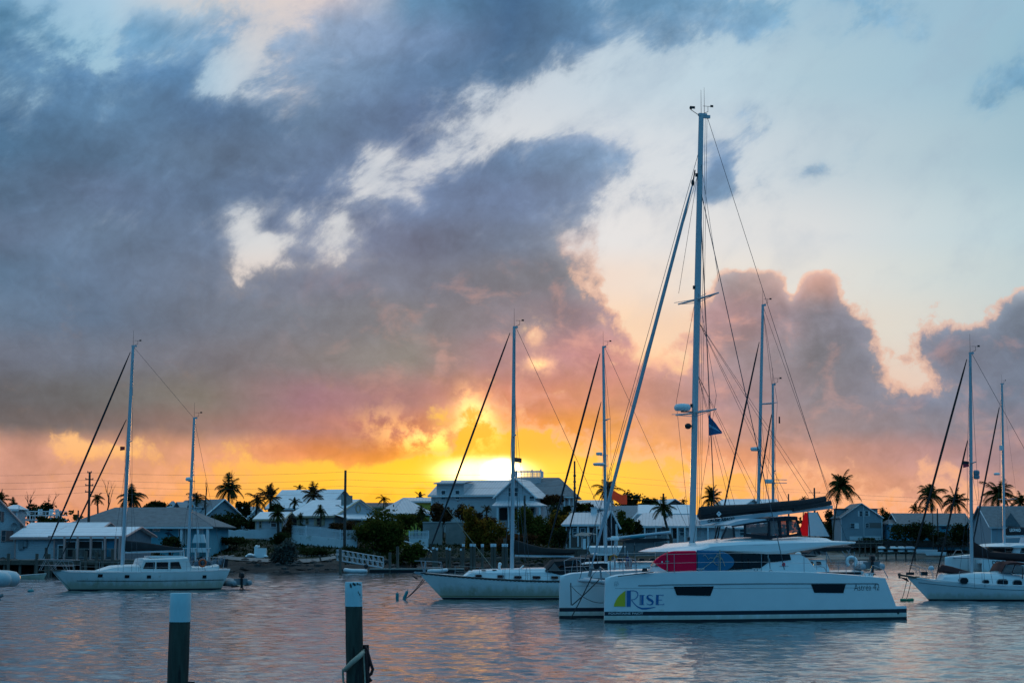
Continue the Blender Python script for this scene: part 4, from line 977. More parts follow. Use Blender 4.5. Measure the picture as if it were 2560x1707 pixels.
wall_block('garden_wall', 'stained grey concrete wall panel behind the short picket fence', 1057, 1106, 1306, 1356, 250)
wall_block('garden_wall', 'stained grey concrete wall panel partly behind the orange lit trees', 1114, 1165, 1306, 1356, 250.5)

# ------------------------------------------------------------------ docks and pilings
def pile(label, px, ytop, D, r=.16, zbot=-1.0, white=0.0, grp=None, lean=(0, 0), name='piling'):
    x = xat(px, D); zt = zat(ytop, D); t = thing(name, label, 'piling', (x, D, 0), 0, grp)
    zw = zt - white; n = 14; rows = []
    def ringr(z, rr): return [(rr * (1 + .04 * math.sin(5 * a + px)) * math.cos(a) + lean[0] * (z - zt), rr * (1 + .04 * math.sin(3 * a)) * math.sin(a) + lean[1] * (z - zt), z) for a in [2 * math.pi * k / n for k in range(n)]]
    rows = [ringr(z, r * (1 + .03 * math.sin(z * 3 + px))) for z in [zbot + (zw - zbot) * i / 8 for i in range(9)]]
    MB().loft(rows, True, True).build('post', pile_w, t, 50)
    if white: MB().loft([ringr(zw, r * 1.02), ringr(zt - .02, r * 1.015), ringr(zt, r * .97)], True, True).build('painted_top', pile_t, t, 50)
    return t
# left dock
D = 190; z = zat(1398, D); x0, x1 = xat(-260, D), xat(345, D)
t = thing('dock', 'long dark timber dock in front of the boathouses', 'dock', ((x0 + x1) / 2, D, z)); w = x1 - x0
MB().box((0, 1, -.09), (w, 5.6, .14)).build('deck_planks', dockw, t); MB().box((0, -1.84, -.28), (w, .10, .4)).build('fascia', teak, t)
MB().box((0, 1.0, -1.3), (w, .3, 2.2)).build('bulkhead', mat('dark_bulkhead', (.025, .022, .02), .9, var=.4), t)
for k in range(16): MB().tube([(-w / 2 + .6 + k * (w - 1.2) / 15, -1.6, -3), (-w / 2 + .6 + k * (w - 1.2) / 15, -1.6, .0)], .14, 8).build('dock_pile', pile_w, t, 50)
for i, (px, yt) in enumerate(((22, 1383), (93, 1383), (116, 1368), (123, 1384), (186, 1374), (215, 1376), (242, 1379), (257, 1374), (282, 1372))):
    pile(('short grey dock piling at the far end by the skiff', 'grey dock piling in front of the meter boxes', 'taller grey dock piling beside the furled stay', 'short grey dock piling just past the tall one', 'grey dock piling before the dark boathouse opening', 'grey dock piling at the first pink column', 'grey dock piling at the middle pink columns', 'grey dock piling before the blue bay cloth', 'grey dock piling next to the ketch mast')[i], px, yt, 188.0, .15, -1, 0, 'pilings of the boathouse dock')
# finger dock with benches under the blue house
t = thing('dock_table', 'white table top on three legs by the blue bungalow shore', 'table', P(489, 1385, 208)); w = 3.0
MB().box((0, 0, .62), (w, .9, .08)).build('table_top', whitep, t)
for x in (-1.2, 0, 1.2): MB().box((x, 0, 0), (.10, .6, 1.25)).build('leg', whitep, t)
# foot of land: white tank and rubbish, flat spot
t = thing('water_tank', 'white boxy tank standing on the bank left of the silvery bush', 'tank', P(646, 1391, 219)); a = MB().box((.4, 0, .42), (.95, .8, 1.05)).box((-.25, 0, .5), (.35, .7, 1.2)); a.build('tank_body', whitep, t)
MB().ball((-.2, 0, 1.15), (.2, .2, .12)).ball((.05, 0, 1.13), (.12, .12, .12)).build('tank_cap', whitep, t, 60)
for i, (px, sz) in enumerate(((625, .42), (633, .34), (664, .25), (618, .25))):
    t = thing('bag', ('large white bag slumped left of the boxy tank', 'smaller white bag against the boxy tank', 'tiny white bag right of the boxy tank', 'crumpled white bag at the left end of the heap')[i], 'bag', P(px, 1393, 218.5), 0, 'white bags dumped on the bank')
    mb = MB(); rr = random.Random(i + 4); rows = []
    for j in range(6):
        th = math.pi * j / 5; rows.append([(sz * math.sin(th) * math.cos(k * .785) * rr.uniform(.75, 1.25) + .001 * k, sz * math.sin(th) * math.sin(k * .785) * rr.uniform(.75, 1.25), sz * .7 * (1 - math.cos(th)) * .8) for k in range(8)])
    mb.loft(rows, True).build('bag_body', whitep, t, 60)
# gangway and floating dock
D = 212.5; a, b = P(843, 1398, D), P(958, 1417, D); t = thing('gangway', 'white metal gangway with lattice railings sloping down to the floating dock', 'gangway', a)
d = b - a; MB().add([Vector((0, -.6, 0)), Vector((d.x, -.6, d.z)), Vector((d.x, .6, d.z)), Vector((0, .6, 0)), Vector((0, -.6, -.12)), Vector((d.x, -.6, d.z - .12))], [(0, 1, 2, 3), (4, 5, 1, 0)]).build('walkway', alu, t)
for y in (-.62, .62):
    r = MB(); n = 9
    for k in range(n + 1):
        p = Vector((d.x * k / n, y, d.z * k / n)); r.tube([p, p + Vector((0, 0, 1.05))], .03, 5)
        if k < n: q = Vector((d.x * (k + 1) / n, y, d.z * (k + 1) / n)); r.tube([p + Vector((0, 0, 1.05)), q], .022, 5)
    for f in (.5, 1.05): r.tube([Vector((0, y, f)), Vector((d.x, y, d.z + f))], .032, 5)
    r.build('lattice_railing', alu_w, t)
D = 211; a, b = P(925, 1417, D), P(1160, 1420, D); t = thing('floating_dock', 'low floating dock running right from the foot of the gangway', 'dock', ((a.x + b.x) / 2, D, 0)); w = b.x - a.x
MB().box((0, 0, .40), (w, 1.8, .14)).build('deck_planks', mat('pale_dock_planks', (.30, .28, .25), .8, var=.2, wave=('X', .18, .012)), t); MB().box((0, .1, .12), (w, 1.4, .44)).build('float', black, t)
w_ = P(875, 1425, 208); inflatable('inflatable_dinghy', 'white inflatable dinghy tied at the foot of the gangway', Vector((w_.x - .6, 208, .22)), R(2), 2.4, .6, .22, rubberW)
w_ = P(1118, 1420, 208); inflatable('inflatable_dinghy', 'small white inflatable dinghy tied to the floating dock behind the sloop bow', Vector((w_.x, 208, .22)), R(170), 2.0, .55, .2, rubberW, False)
t = thing('lifeboat_pod', 'pale leaning bank post with a dark foot beside the path', 'post', P(808, 1412, 222)); MB().tube([(0, 0, -.5), (-.45, 0, 1.15)], .10, 8).build('post', pile_w, t, 50); t.name = 'leaning_post'
# dock with white-topped pilings
D = 231; a, b = P(1050, 1393, D), P(1300, 1393, D); zc = a.z; t = thing('dock', 'fixed timber dock behind the middle sloop with white topped pilings', 'dock', ((a.x + b.x) / 2, D, zc)); w = b.x - a.x
MB().box((0, 0, -.08), (w, 2.2, .14)).build('deck_planks', dockw, t); MB().box((0, -1.12, -.2), (w, .08, .3)).build('fascia', teak, t)
r = MB()
for k in range(60): r.box((-w / 2 + .5 + k * .16, 1.0, .62), (.05, .04, 1.15)) if 6 < k < 24 else None
r.box((-w / 2 + 3, 1.0, .5), (4.5, .05, .06)).build('dock_fence', teak, t)
PL = [(1083, 1367, .2), (1092, 1369, .2), (1117, 1367.5, .2), (1124.5, 1369.5, .2), (1153, 1370.5, .2), (1158, 1358.5, .25), (1178, 1358.5, .25), (1186, 1359, .25), (1206, 1359, .28), (1230, 1358.5, .28), (1237, 1358.5, .28), (1258, 1358.5, .28), (1266, 1358.5, .28)]
LB = ['white topped piling nearest the fallen boards', 'white topped piling second from the fallen boards', 'white topped piling behind the forestay of the sloop', 'lower white topped piling right of the forestay', 'low white topped piling just left of a tall one', 'tall white topped piling behind the shrouds of the sloop', 'white topped piling at the left of a close pair', 'white topped piling at the right of a close pair', 'stout lone white topped piling', 'white topped piling on the left side of the second touching pair', 'white topped piling on the right side of the second touching pair', 'white topped piling on the left side of the pair next to the sloop mast', 'white topped piling closest to the sloop mast']
for (px, yt, wh), lb in zip(PL, LB): pile(lb, px, yt, 229.2 if yt > 1365 else 227.5, .14 if yt > 1365 else .17, -1, 1.1 * wh / .25 * .28, 'white topped pilings of the middle dock')
for i, (px, yt, lean) in enumerate(((975, 1380, 0), (994, 1365, 0), (1087, 1372, 0), (851, 1368, .0), (1262, 1345, 0))): pile(('grey piling at the end of the gangway', 'taller grey piling under the round bush', 'plain grey piling beside the fallen boards', 'grey piling at the head of the gangway', 'tall bare piling behind the sloop boom')[i], px, yt, (228.6 if i in (2, 4) else 210.5) + .3 * i, .15, -1, 0, 'plain grey pilings of the middle shore')
t = thing('fallen_board', 'white plank stair rail sloping down the bank beside the round bush', 'railing', P(1010, 1352, 240)); o = P(1010, 1352, 240)
for q in (((1010, 1352), (1050, 1363)), ((1044, 1371), (1066, 1369)), ((1065, 1369), (1084, 1383)), ((1010, 1362), (1066, 1372))):
    a, b = P(*q[0], 240) - o, P(*q[1], 240) - o; MB().tube([a, b], .08, 4).build('rail', trimW, t)
t.name = 'stair_rail'
# hut dock clutter
D = 233; a, b = P(1412, 1368, D), P(1560, 1368, D); t = thing('dock', 'pale dock in front of the cupola hut', 'dock', ((a.x + b.x) / 2, D, a.z)); w = b.x - a.x
MB().box((0, 0, -.1), (w, 3, .16)).build('deck_planks', mat('pale_dock_planks', (.30, .28, .25), .8), t)
for k in range(6): MB().tube([(-w / 2 + .3 + k * (w - .6) / 5, -1.3, -3), (-w / 2 + .3 + k * (w - .6) / 5, -1.3, .1)], .15, 8).build('dock_pile', pile_w, t, 50)
t = thing('power_pedestal', 'white dock pedestal beside a thatched umbrella', 'pedestal', P(1461, 1372, 231)); MB().box((0, 0, .55), (.32, .28, 1.1)).box((0, 0, 1.15), (.38, .34, .1)).build('cabinet', whitep, t)
t = thing('umbrella', 'grey thatched umbrella on a pole before the hut', 'umbrella', P(1455, 1372, 232)); MB().tube([(0, 0, 0), (0, 0, 1.9)], .06, 6).build('pole', whitep, t)
MB().loft([[(r * math.cos(k * math.pi / 8), r * math.sin(k * math.pi / 8), z + .04 * math.sin(k * 2.3)) for k in range(16)] for r, z in ((1.1, 1.55), (.6, 1.75), (.05, 1.95))], True).build('canopy', mat('grey_thatch', (.26, .24, .22), .95, var=.4, vscale=6), t)
t = thing('umbrella', 'second grey umbrella with a flat canopy right of the thatched one', 'umbrella', P(1472, 1372, 234)); MB().tube([(0, 0, 0), (0, 0, 1.9)], .05, 6).build('pole', whitep, t)
MB().loft([[(r * math.cos(k * math.pi / 8), r * math.sin(k * math.pi / 8), z + .03 * math.sin(k * 1.7)) for k in range(16)] for r, z in ((1.0, 1.72), (.5, 1.84), (.05, 1.92))], True).build('canopy', mat('grey_thatch', (.26, .24, .22), .95), t)
t = thing('tender', 'white hard tender lying bow up behind the dark canvas dodger', 'rowing boat', P(1478, 1386, 150)); Ht = Hull((0, -.3), (2.8, 2.9), lambda t: .55, .65, full=.5, tran=.7, zb=-.05); mb = MB(); A, B = Ht.shell(mb, [], 14, 4); Ht.deck(mb, A, B, .12); mb.build('hull', whitep, t, 50)
# right shore: dock, dinghy rack, hauled-up boats
D = 432; a, b = P(2144, 1356, D), P(2204, 1356, D); t = thing('dock', 'small railed timber dock below the two storey grey house', 'dock', ((a.x + b.x) / 2, D, a.z)); w = b.x - a.x
MB().box((0, 0, -.1), (w, 3, .18)).build('deck_planks', dockw, t)
r = MB(); r.box((0, -1.4, 1.0), (w, .08, .08)).box((0, -1.4, .5), (w, .06, .06))
for k in range(7): r.box((-w / 2 + k * w / 6, -1.4, .5), (.1, .1, 1.0))
r.build('railing', teak, t)
for k in range(5): MB().tube([(-w / 2 + .2 + k * (w - .4) / 4, -1.2, -3), (-w / 2 + .2 + k * (w - .4) / 4, -1.2, 0)], .15, 8).build('dock_pile', pile_w, t, 50)
D = 424; o = P(2240, 1386, D); t = thing('dinghy_rack', 'low dark timber rack for dinghies on the beach', 'rack', o); sc = D / FPX
for px in (2195, 2216, 2240, 2264, 2287):
    x = (px - 2240) * sc; MB().box((x, 0, .35), (.22, .5, 2.8)).build('rack_post', teak, t)
for py in (1371.5, 1379.5): MB().box((0, 0, (1386 - py) * sc), (95 * sc, 1.6, .16)).build('rack_rail', teak, t)
k = 0
for py, row in ((1371, ((2204, 20), (2235, 19), (2254, 18), (2276, 26))), (1379, ((2203, 15), (2227, 17), (2254, 19), (2277, 18)))):
    for px, wpx in row:
        L = wpx * sc; t = thing('rack_dinghy', ('white dinghy upside down on the upper rack at the piling end', 'white dinghy second on the upper rack', 'white dinghy third on the upper rack', 'pale blue pointed dinghy at the bush end of the upper rack', 'white dinghy on the lower rack at the piling end', 'white dinghy second on the lower rack', 'white dinghy third on the lower rack', 'slim white dinghy at the bush end of the lower rack')[k], 'dinghy', P(px, py, D), 0, 'dinghies on the beach rack'); k += 1
        n = 8; rows = []
        for i in range(n + 1):
            f = i / n; wd = .55 * (1 - max(0, (f - .5) / .5) ** 2 * .8); hh = .50 * (1 - max(0, (f - .6) / .4) ** 2 * .5)
            rows.append([((f - .5) * L, -wd, .04), ((f - .5) * L, -wd * .85, hh * .75), ((f - .5) * L, 0, hh), ((f - .5) * L, wd * .85, hh * .75), ((f - .5) * L, wd, .04)])
        MB().loft(rows, False, True).build('hull', whitep if k != 4 else mat('pale_blue_hull', (.4, .5, .58), .4), t, 50)
for i, (px, py, L, lab, rz) in enumerate(((2340, 1387, 4.0, 'white beached skiff pulled up right of the rack', -8), (2318, 1381, 4.2, 'white beached skiff with a dark interior behind the nearer one', 6), (2304, 1383, 2.2, 'short pale beached dinghy next to the rack', 25))):
    t = thing('beached_boat', lab, 'rowing boat', P(px, py, 421 + 2 * i) + Vector((-L / 2, 0, .0)), R(rz), 'boats pulled up on the beach')
    Hb = Hull((0, -.4), (L, L + .1), lambda t: .75 - .1 * t, .7, full=.5, tran=.75, zb=-.05); mb = MB(); A, B = Hb.shell(mb, [], 14, 4); mb.build('hull', whitep, t, 50)
    MB().box((L * .5, 0, .5), (.3, 1.2, .05)).build('thwart', teak, t)
# dark retaining edge on the right beach
t = thing('retaining_wall', 'dark low stone retaining wall behind the beach', 'wall', P(2330, 1362, 436)); MB().box((0, 0, .3), (420 * 436 / FPX, .8, 1.5)).build('stone_face', mat('dark_stone', (.05, .045, .045), .95, var=.5, vscale=1.5, bump=.8, bscale=3, bdist=.2), t)

# ------------------------------------------------------------------ the two near pilings
def near_pile(label, pxl, pxr, yt, yw, D, tilt, fl):
    r = (pxr - pxl) / FPX * D / 2; px = (pxl + pxr) / 2; zt = zat(yt, D); zw = zat(yw, D); t = thing('piling', label, 'piling', (xat(px, D), D, 0), 0, 'near pilings with white tops')
    rr = random.Random(int(px)); n = 36
    prof = [1 + rr.uniform(-.02, .02) for _ in range(n)]
    def ringr(z, k): return [(r * k * prof[i] * math.cos(2 * math.pi * i / n) + tilt * (z - zt), r * k * prof[i] * math.sin(2 * math.pi * i / n), z) for i in range(n)]
    wood = mat('near_piling_wood', (.036, .050, .038), .88, var=.6, vscale=9, bump=.9, bscale=14, bdist=.02, stretch=(1, 1, .14), stain=((.012, .013, .012), 6, .52))
    paint = mat('chipped_white_paint', (.40, .62, .66), .6, var=.12, vscale=6, bump=.35, bscale=30, bdist=.006, stain=((.06, .06, .055), 5.0, .63), stretch=(1, 1, .35))
    rows = [ringr(z, 1 + .012 * math.sin(z * 7)) for z in [-1 + (zw + 1) * i / 24 for i in range(25)]]
    MB().loft(rows, True, True).build('post', wood, t, 60)
    MB().loft([ringr(zw, 1.012), ringr((zw + zt) / 2, 1.008), ringr(zt - .015, 1.006), ringr(zt, .97)], True, True).build('painted_top', paint, t, 40)
    if fl:
        c = MB(); rr = random.Random(5)
        for (u0, v0, u1, v1) in fl:
            for k in range(5):
                f = (k + .5) / 5; x = u0 + (u1 - u0) * f; z = v0 + (v1 - v0) * f; s = .012 * rr.uniform(.5, 1.3)
                px_ = (x - .5) * 2 * r * .98; y = -math.sqrt(max(0, (r * 1.014) ** 2 - px_ ** 2)) - .004; zz = zt - (zt - zw) * z
                c.poly([(px_ + s * a, y, zz + s * b) for a, b in ((-1, -1.6), (.6, -1.2), (1, .8), (.1, 1.8), (-.8, .7))])
        c.build('paint_chip', black, t)
    return t, r, zt
near_pile('left near piling with a plain white painted top and green stained wood', 428.5, 479.5, 1481.5, 1553.5, 30.0, .018, None)
T2, r2, zt2 = near_pile('near piling with chipped white paint, wrapped by a pale rope', 863, 905.5, 1454, 1515, 35.8, -.022, [(.35, .08, .42, .2), (.52, .06, .66, .12), (.74, .07, .95, .12), (.8, .4, .92, .55), (.95, .6, .96, .95)])
def pr(px, py, dy): return P(px, py, 35.8 + dy)
rp = MB().tube([pr(857, 1672, -.05), pr(862, 1674, -.22), pr(880, 1655, -.27), pr(898, 1640, -.24), pr(907, 1630, -.12), pr(909, 1632, .05)], [.02, .04, .045, .045, .04, .03], 8).tube([pr(858, 1670, -.05), pr(857, 1682, -.06), pr(858, 1700, -.06), pr(862, 1716, -.06)], .02, 6).tube([pr(909, 1622, -.06), pr(910, 1650, -.05), pr(912, 1680, -.05), pr(913, 1712, -.05)], .02, 6)
tag(rp.build('rope', ropel, None, 60), 'pale thick rope wrapped diagonally round the chipped near piling', 'rope')
t = thing('wooden_stick', 'dark narrow timber standing behind the chipped near piling', 'post', pr(915, 1720, .15)); o = t.location
MB().tube([pr(914.5, 1740, .15) - o, pr(914, 1611, .15) - o], [.065, .06], 8).build('stick', mat('near_black_wood', (.016, .012, .012), .9, bump=.6, bscale=20), t, 50)
rp = MB().tube([pr(912, 1615, .0), pr(918, 1625, .0), pr(926, 1655, .0), pr(932, 1672, .0), pr(928, 1683, .0), pr(920, 1690, .0)], .028, 6).tube([pr(917, 1622, .0), pr(921, 1660, .0), pr(919, 1690, -.02), pr(928, 1702, 0)], .03, 6).tube([pr(915, 1660, -.04), pr(916, 1690, -.04), pr(922, 1712, -.04)], .028, 6).tube([pr(914, 1625, -.05), pr(916, 1665, -.05), pr(920, 1700, -.05)], .026, 6)
tag(rp.build('rope', mat('dark_red_rope', (.045, .018, .018), .9, bump=.6, bscale=50), None, 60), 'dark red looped rope hanging from the narrow timber', 'rope')
t = thing('cleat_stub', 'dark wooden stub at the foot of the plain near piling', 'post', P(480, 1716, 29.9)); MB().box((0, 0, 0), (.06, .1, .14)).box((-.02, 0, .06), (.1, .12, .03)).build('stub', mat('near_black_wood', (.016, .012, .012), .9), t)
# ------------------------------------------------------------------ palms, bushes, bare trees
def leafmat(name, c, tr=.35):
    m = bpy.data.materials.new(name); m.use_nodes = True; nt = m.node_tree; N = nt.nodes; K = nt.links; N.clear()
    g = N.new('ShaderNodeNewGeometry'); r = N.new('ShaderNodeValToRGB'); K.new(g.outputs['Random Per Island'], r.inputs[0])
    e = r.color_ramp.elements; e[0].color = (*[q * .55 for q in c], 1); e[1].color = (c[0] * 1.5, c[1] * 1.35, c[2] * 1.1, 1)
    d = N.new('ShaderNodeBsdfDiffuse'); t = N.new('ShaderNodeBsdfTranslucent'); x = N.new('ShaderNodeMixShader'); x.inputs[0].default_value = tr
    K.new(r.outputs[0], d.inputs[0]); K.new(r.outputs[0], t.inputs[0]); K.new(d.outputs[0], x.inputs[1]); K.new(t.outputs[0], x.inputs[2])
    o = N.new('ShaderNodeOutputMaterial'); K.new(x.outputs[0], o.inputs[0]); return m
fol_palm = leafmat('palm_frond', (.035, .046, .018)); fol_dry = leafmat('dry_frond', (.085, .055, .025))
fol_dark = leafmat('dark_foliage', (.034, .046, .020), .3); fol_mid = leafmat('mangrove_foliage', (.085, .095, .022), .4)
fol_orange = leafmat('orange_glow_foliage', (.20, .13, .025), .5); fol_silver = leafmat('silver_foliage', (.10, .115, .115), .25); fol_brown = leafmat('brown_vine', (.080, .042, .022), .35)  # fol_orange: the warm glow of the low sun is put into the leaf colour
bark = mat('palm_bark', (.085, .068, .055), .95, var=.4, vscale=4, wave=('Z', .22, .03)); twig = mat('bare_branch', (.035, .024, .020), .95)
def palm(label, px, py, r, ybase, D, seed, n=22, upright=.2, fol=None, base_dx=0, bend=.3, trunk_r=.14, narrow=.034, group='coconut palms along the shore'):
    """crown centre at px,py with frond length r in photo pixels"""
    rr = random.Random(seed); s = D / FPX; c = P(px, py, D); b = P(px + base_dx, ybase, D); Lf = r * s * 1.3
    t = thing('palm_tree', label, 'palm', (b.x, D, b.z), 0, group); o = Vector((b.x, D, b.z)); top = c - o; top.y = rr.uniform(-.5, .5)
    pts = []
    for i in range(9):
        f = i / 8; pts.append(Vector((top.x * f ** (1 + bend * 2) if bend >= 0 else top.x * (1 - (1 - f) ** (1 - bend * 2)), top.y * f, top.z * f)))
    MB().tube([pts[0] - Vector((0, 0, .8))] + pts, [trunk_r * 1.5] + [trunk_r * (1.25 - .45 * i / 8) for i in range(9)], 8).build('trunk', bark, t, 60)
    mb = MB(); gold = 2.39996
    for k in range(n):
        az = k * gold + rr.uniform(-.3, .3); el = math.radians(88 - 118 * ((k + .5) / n) ** (.85 + upright)) + rr.uniform(-.15, .15)
        L = Lf * rr.uniform(.66, 1.18) * (.8 if el > 1.0 else 1); p = top.copy(); dirv = Vector((math.cos(az) * math.cos(el), math.sin(az) * math.cos(el), math.sin(el)))
        seg = 12; rach = [p.copy()]; g = rr.uniform(.13, .27) * (1 - .35 * upright)
        for i in range(seg):
            p = p + dirv * (L / seg); rach.append(p.copy()); dirv = (dirv + Vector((0, 0, -g * (.4 + 1.1 * i / seg)))).normalized()
        mb.tube(rach, [.028 * (1 - .8 * i / seg) for i in range(seg + 1)], 3)
        for i in range(1, seg + 1):
            for h in (0, .5):
                a = rach[i - 1].lerp(rach[i], h); tg = (rach[i] - rach[i - 1]).normalized(); sd = tg.cross(Vector((0, 0, 1)))
                if sd.length < .1: sd = Vector((1, 0, 0))
                sd.normalize(); f = (i - 1 + h) / seg; ll = L * .35 * (math.sin(math.pi * min(1, .12 + f * .86)) ** .7) * rr.uniform(.8, 1.15)
                for q in (-1, 1):
                    tip = a + (sd * q * .72 + tg * .62 - Vector((0, 0, .35 + .3 * rr.random()))).normalized() * ll; w = tg * (narrow * Lf * .5)
                    mb.add([a - w, a + w, tip + w * .15, tip - w * .15], [(0, 1, 2, 3)])
    mb.build('crown', fol or fol_palm, t)
    return t
def bush(label, px, py, rx, ry, D, seed, fol, n=1800, leaf=.20, cat='bush', name='bush', group=None, lumps=10, depth=None, stems=True, zfoot=None):
    rr = random.Random(seed); s = D / FPX; c = P(px, py, D); RX, RZ = rx * s, ry * s; RY = depth or RX * .7
    foot = (zfoot if zfoot is not None else land_z(px, D)); foot = min(foot, c.z - RZ * .9)
    t = thing(name, label, cat, (c.x, D, foot), 0, group); cc = Vector((0, 0, c.z - foot)); mb = MB()
    L = []
    for k in range(lumps):
        a = rr.uniform(0, 6.283); q = rr.uniform(.25, .72); L.append((Vector((RX * q * math.cos(a), RY * q * math.sin(a), RZ * rr.uniform(-.55, .62))), rr.uniform(.24, .56)))
    L.append((Vector((0, 0, -RZ * .2)), .75))
    for k in range(n):
        l, q = L[k % len(L)]; v = Vector((rr.gauss(0, 1), rr.gauss(0, 1), rr.gauss(0, 1))).normalized() * (rr.random() ** .35)
        p = cc + l + Vector((v.x * RX * q, v.y * RY * q, v.z * RZ * q))
        if rr.random() < .15: p = cc + (p - cc) * rr.uniform(1.05, 1.38)
        if p.z < .02: p.z = rr.uniform(.02, .3)
        a = Vector((rr.gauss(0, 1), rr.gauss(0, 1), rr.gauss(0, .8))).normalized(); b = a.cross(Vector((rr.gauss(0, 1), rr.gauss(0, 1), rr.gauss(0, 1)))).normalized()
        sz = leaf * rr.uniform(.5, 1.25); mb.add([p - a * sz, p + b * sz * .45, p + a * sz, p - b * sz * .45], [(0, 1, 2, 3)])
    mb.build('crown', fol, t)
    if stems:
        st = MB()
        for k in range(5):
            l, q = L[k % len(L)]; st.tube([(rr.uniform(-.3, .3), rr.uniform(-.3, .3), -.3), (l.x * .4, l.y * .4, (cc.z + l.z) * .5), (l.x, l.y, cc.z + l.z)], [.09, .06, .02], 5)
        st.build('trunk', twig, t, 60)
    return t
def bare_tree(label, px, ybase, ytop, D, seed, spread=.5, lean=0.0, depth=4, r0=.12):
    rr = random.Random(seed); b = P(px, ybase, D); H = (ybase - ytop) * D / FPX; t = thing('bare_tree', label, 'tree', b, 0, 'leafless trees behind the boathouses'); tr = MB(); br = MB()
    def grow(p, d, L, r, k):
        q = p + d * L * .5 + Vector((rr.uniform(-.06, .06) * L, rr.uniform(-.06, .06) * L, 0)); e = p + d * L; (tr if k == depth else br).tube([p, q, e], [r, r * .8, r * .6], 5, False)
        if k:
            for _ in range(2 if k < depth else 3):
                nd = (d + Vector((rr.uniform(-1, 1), rr.uniform(-.6, .6), rr.uniform(-.15, .55))) * spread).normalized(); grow(e if rr.random() < .7 else q, nd, L * rr.uniform(.5, .8), r * .55, k - 1)
    grow(Vector((0, 0, -.3)), Vector((lean, 0, 1)).normalized(), H * .42, r0, depth); tr.build('trunk', twig, t); br.build('crown', twig, t)
PALMS = [
 ('palm at the left edge above the pink shuttered house', 4, 1250, 27, 1310, 226, 16, .1, 0), ('small palm between the left edge palm and the bare trees', 33, 1262, 18, 1310, 232, 14, .3, 0),
 ('small slim palm next to the utility pole by the two-masted ketch', 245, 1246, 19, 1296, 240, 16, .0, 0), ('broad shaggy palm behind the tall mast of the two-masted ketch', 326, 1246, 36, 1310, 246, 34, .1, 0),
 ('palm behind the shorter mast of the two-masted ketch', 490, 1246, 25, 1300, 262, 18, .0, 0), ('tall bushy palm with dead sticks beside the dormer house', 571, 1222, 36, 1310, 268, 34, .0, 0),
 ('palm with drooping fronds left of the large stepped roof', 643, 1250, 30, 1310, 275, 18, .0, -4), ('windblown upright palm at the end of the large stepped roof', 676, 1246, 34, 1320, 268, 22, .75, 0),
 ('short upright palm rising just over the ridge of the large stepped roof', 750, 1222, 15, 1300, 312, 9, .9, 0), ('windblown palm in front of the large stepped roof', 783, 1240, 32, 1320, 268, 24, .8, 0), ('low palm between the stepped roof and the cottage roof', 736, 1256, 18, 1310, 266, 16, .2, 0),
 ('slim garden palm in front of the cottage window', 801, 1279, 20, 1340, 242.5, 20, .0, -1), ('young yellow green palm beside the cottage wall', 751, 1296, 15, 1340, 242, 12, .8, 0), ('small sprawling palm low against the cottage wall', 757, 1318, 13, 1340, 242, 12, .3, 0),
 ('clustered dark garden palm left of the vine covered trunk', 694, 1286, 24, 1340, 242, 26, .0, 2), ('small lone palm over the long brown roof', 959, 1249, 17, 1300, 330, 12, .1, 0), ('stiff upright palm behind the lime yellow house', 1050, 1242, 17, 1300, 320, 10, .95, 0),
 ('palm with a pale trunk in front of the pyramid roof', 1054, 1278, 19, 1330, 258, 16, .0, 0), ('small palm in front of the porch house under the sun', 1216, 1273, 17, 1310, 262, 14, .1, 0), ('broad palm behind the bright orange red flag', 1519, 1224, 33, 1310, 290, 26, .0, -4),
 ('palm with a leaning trunk beside the broad hipped roof', 1658, 1270, 30, 1345, 252, 24, -.1, 20), ('low palm on the skyline left of the catamaran mast', 1708, 1254, 13, 1300, 330, 14, .2, 0), ('palm on the skyline right of the catamaran mast', 1779, 1245, 31, 1310, 300, 24, .3, 0), ('small palm over the aft end of the boom', 2008, 1248, 14, 1300, 430, 12, .1, 0),
 ('tall palm with a curved trunk beside the two storey grey house', 2103, 1216, 43, 1345, 436, 32, .05, -20), ('tall palm behind the furled headsail of the sloop with the maroon bag', 2327, 1240, 40, 1310, 452, 28, .1, 2), ('palm overlapping the staysail of the sloop with the maroon bag', 2388, 1254, 37, 1310, 455, 26, .1, 0), ('large palm behind the mast of the black bagged catamaran', 2497, 1236, 43, 1310, 445, 30, .15, 0), ('palm over the roof at the right edge', 2553, 1256, 28, 1310, 450, 22, .3, 0), ('small palm left of the tall one behind the blue bungalow', 2287, 1274, 20, 1310, 460, 14, .4, 0), ('small palm behind the roof of the two storey grey house', 2206, 1281, 16, 1320, 462, 14, .2, 0), ('small palm fragment behind the sloping yard of the grey house', 2312, 1272, 14, 1310, 462, 10, .1, 0)]
for i, (lb, px, py, r, yb, D, n, up, bdx) in enumerate(PALMS):
    palm(lb, px, py, r, yb, D, 100 + i, n, up, fol_dry if i in (6, 7, 9, 18, 19) else None, bdx, .3 if i not in (20,) else -.3, .10 if r < 22 else .15, .042)
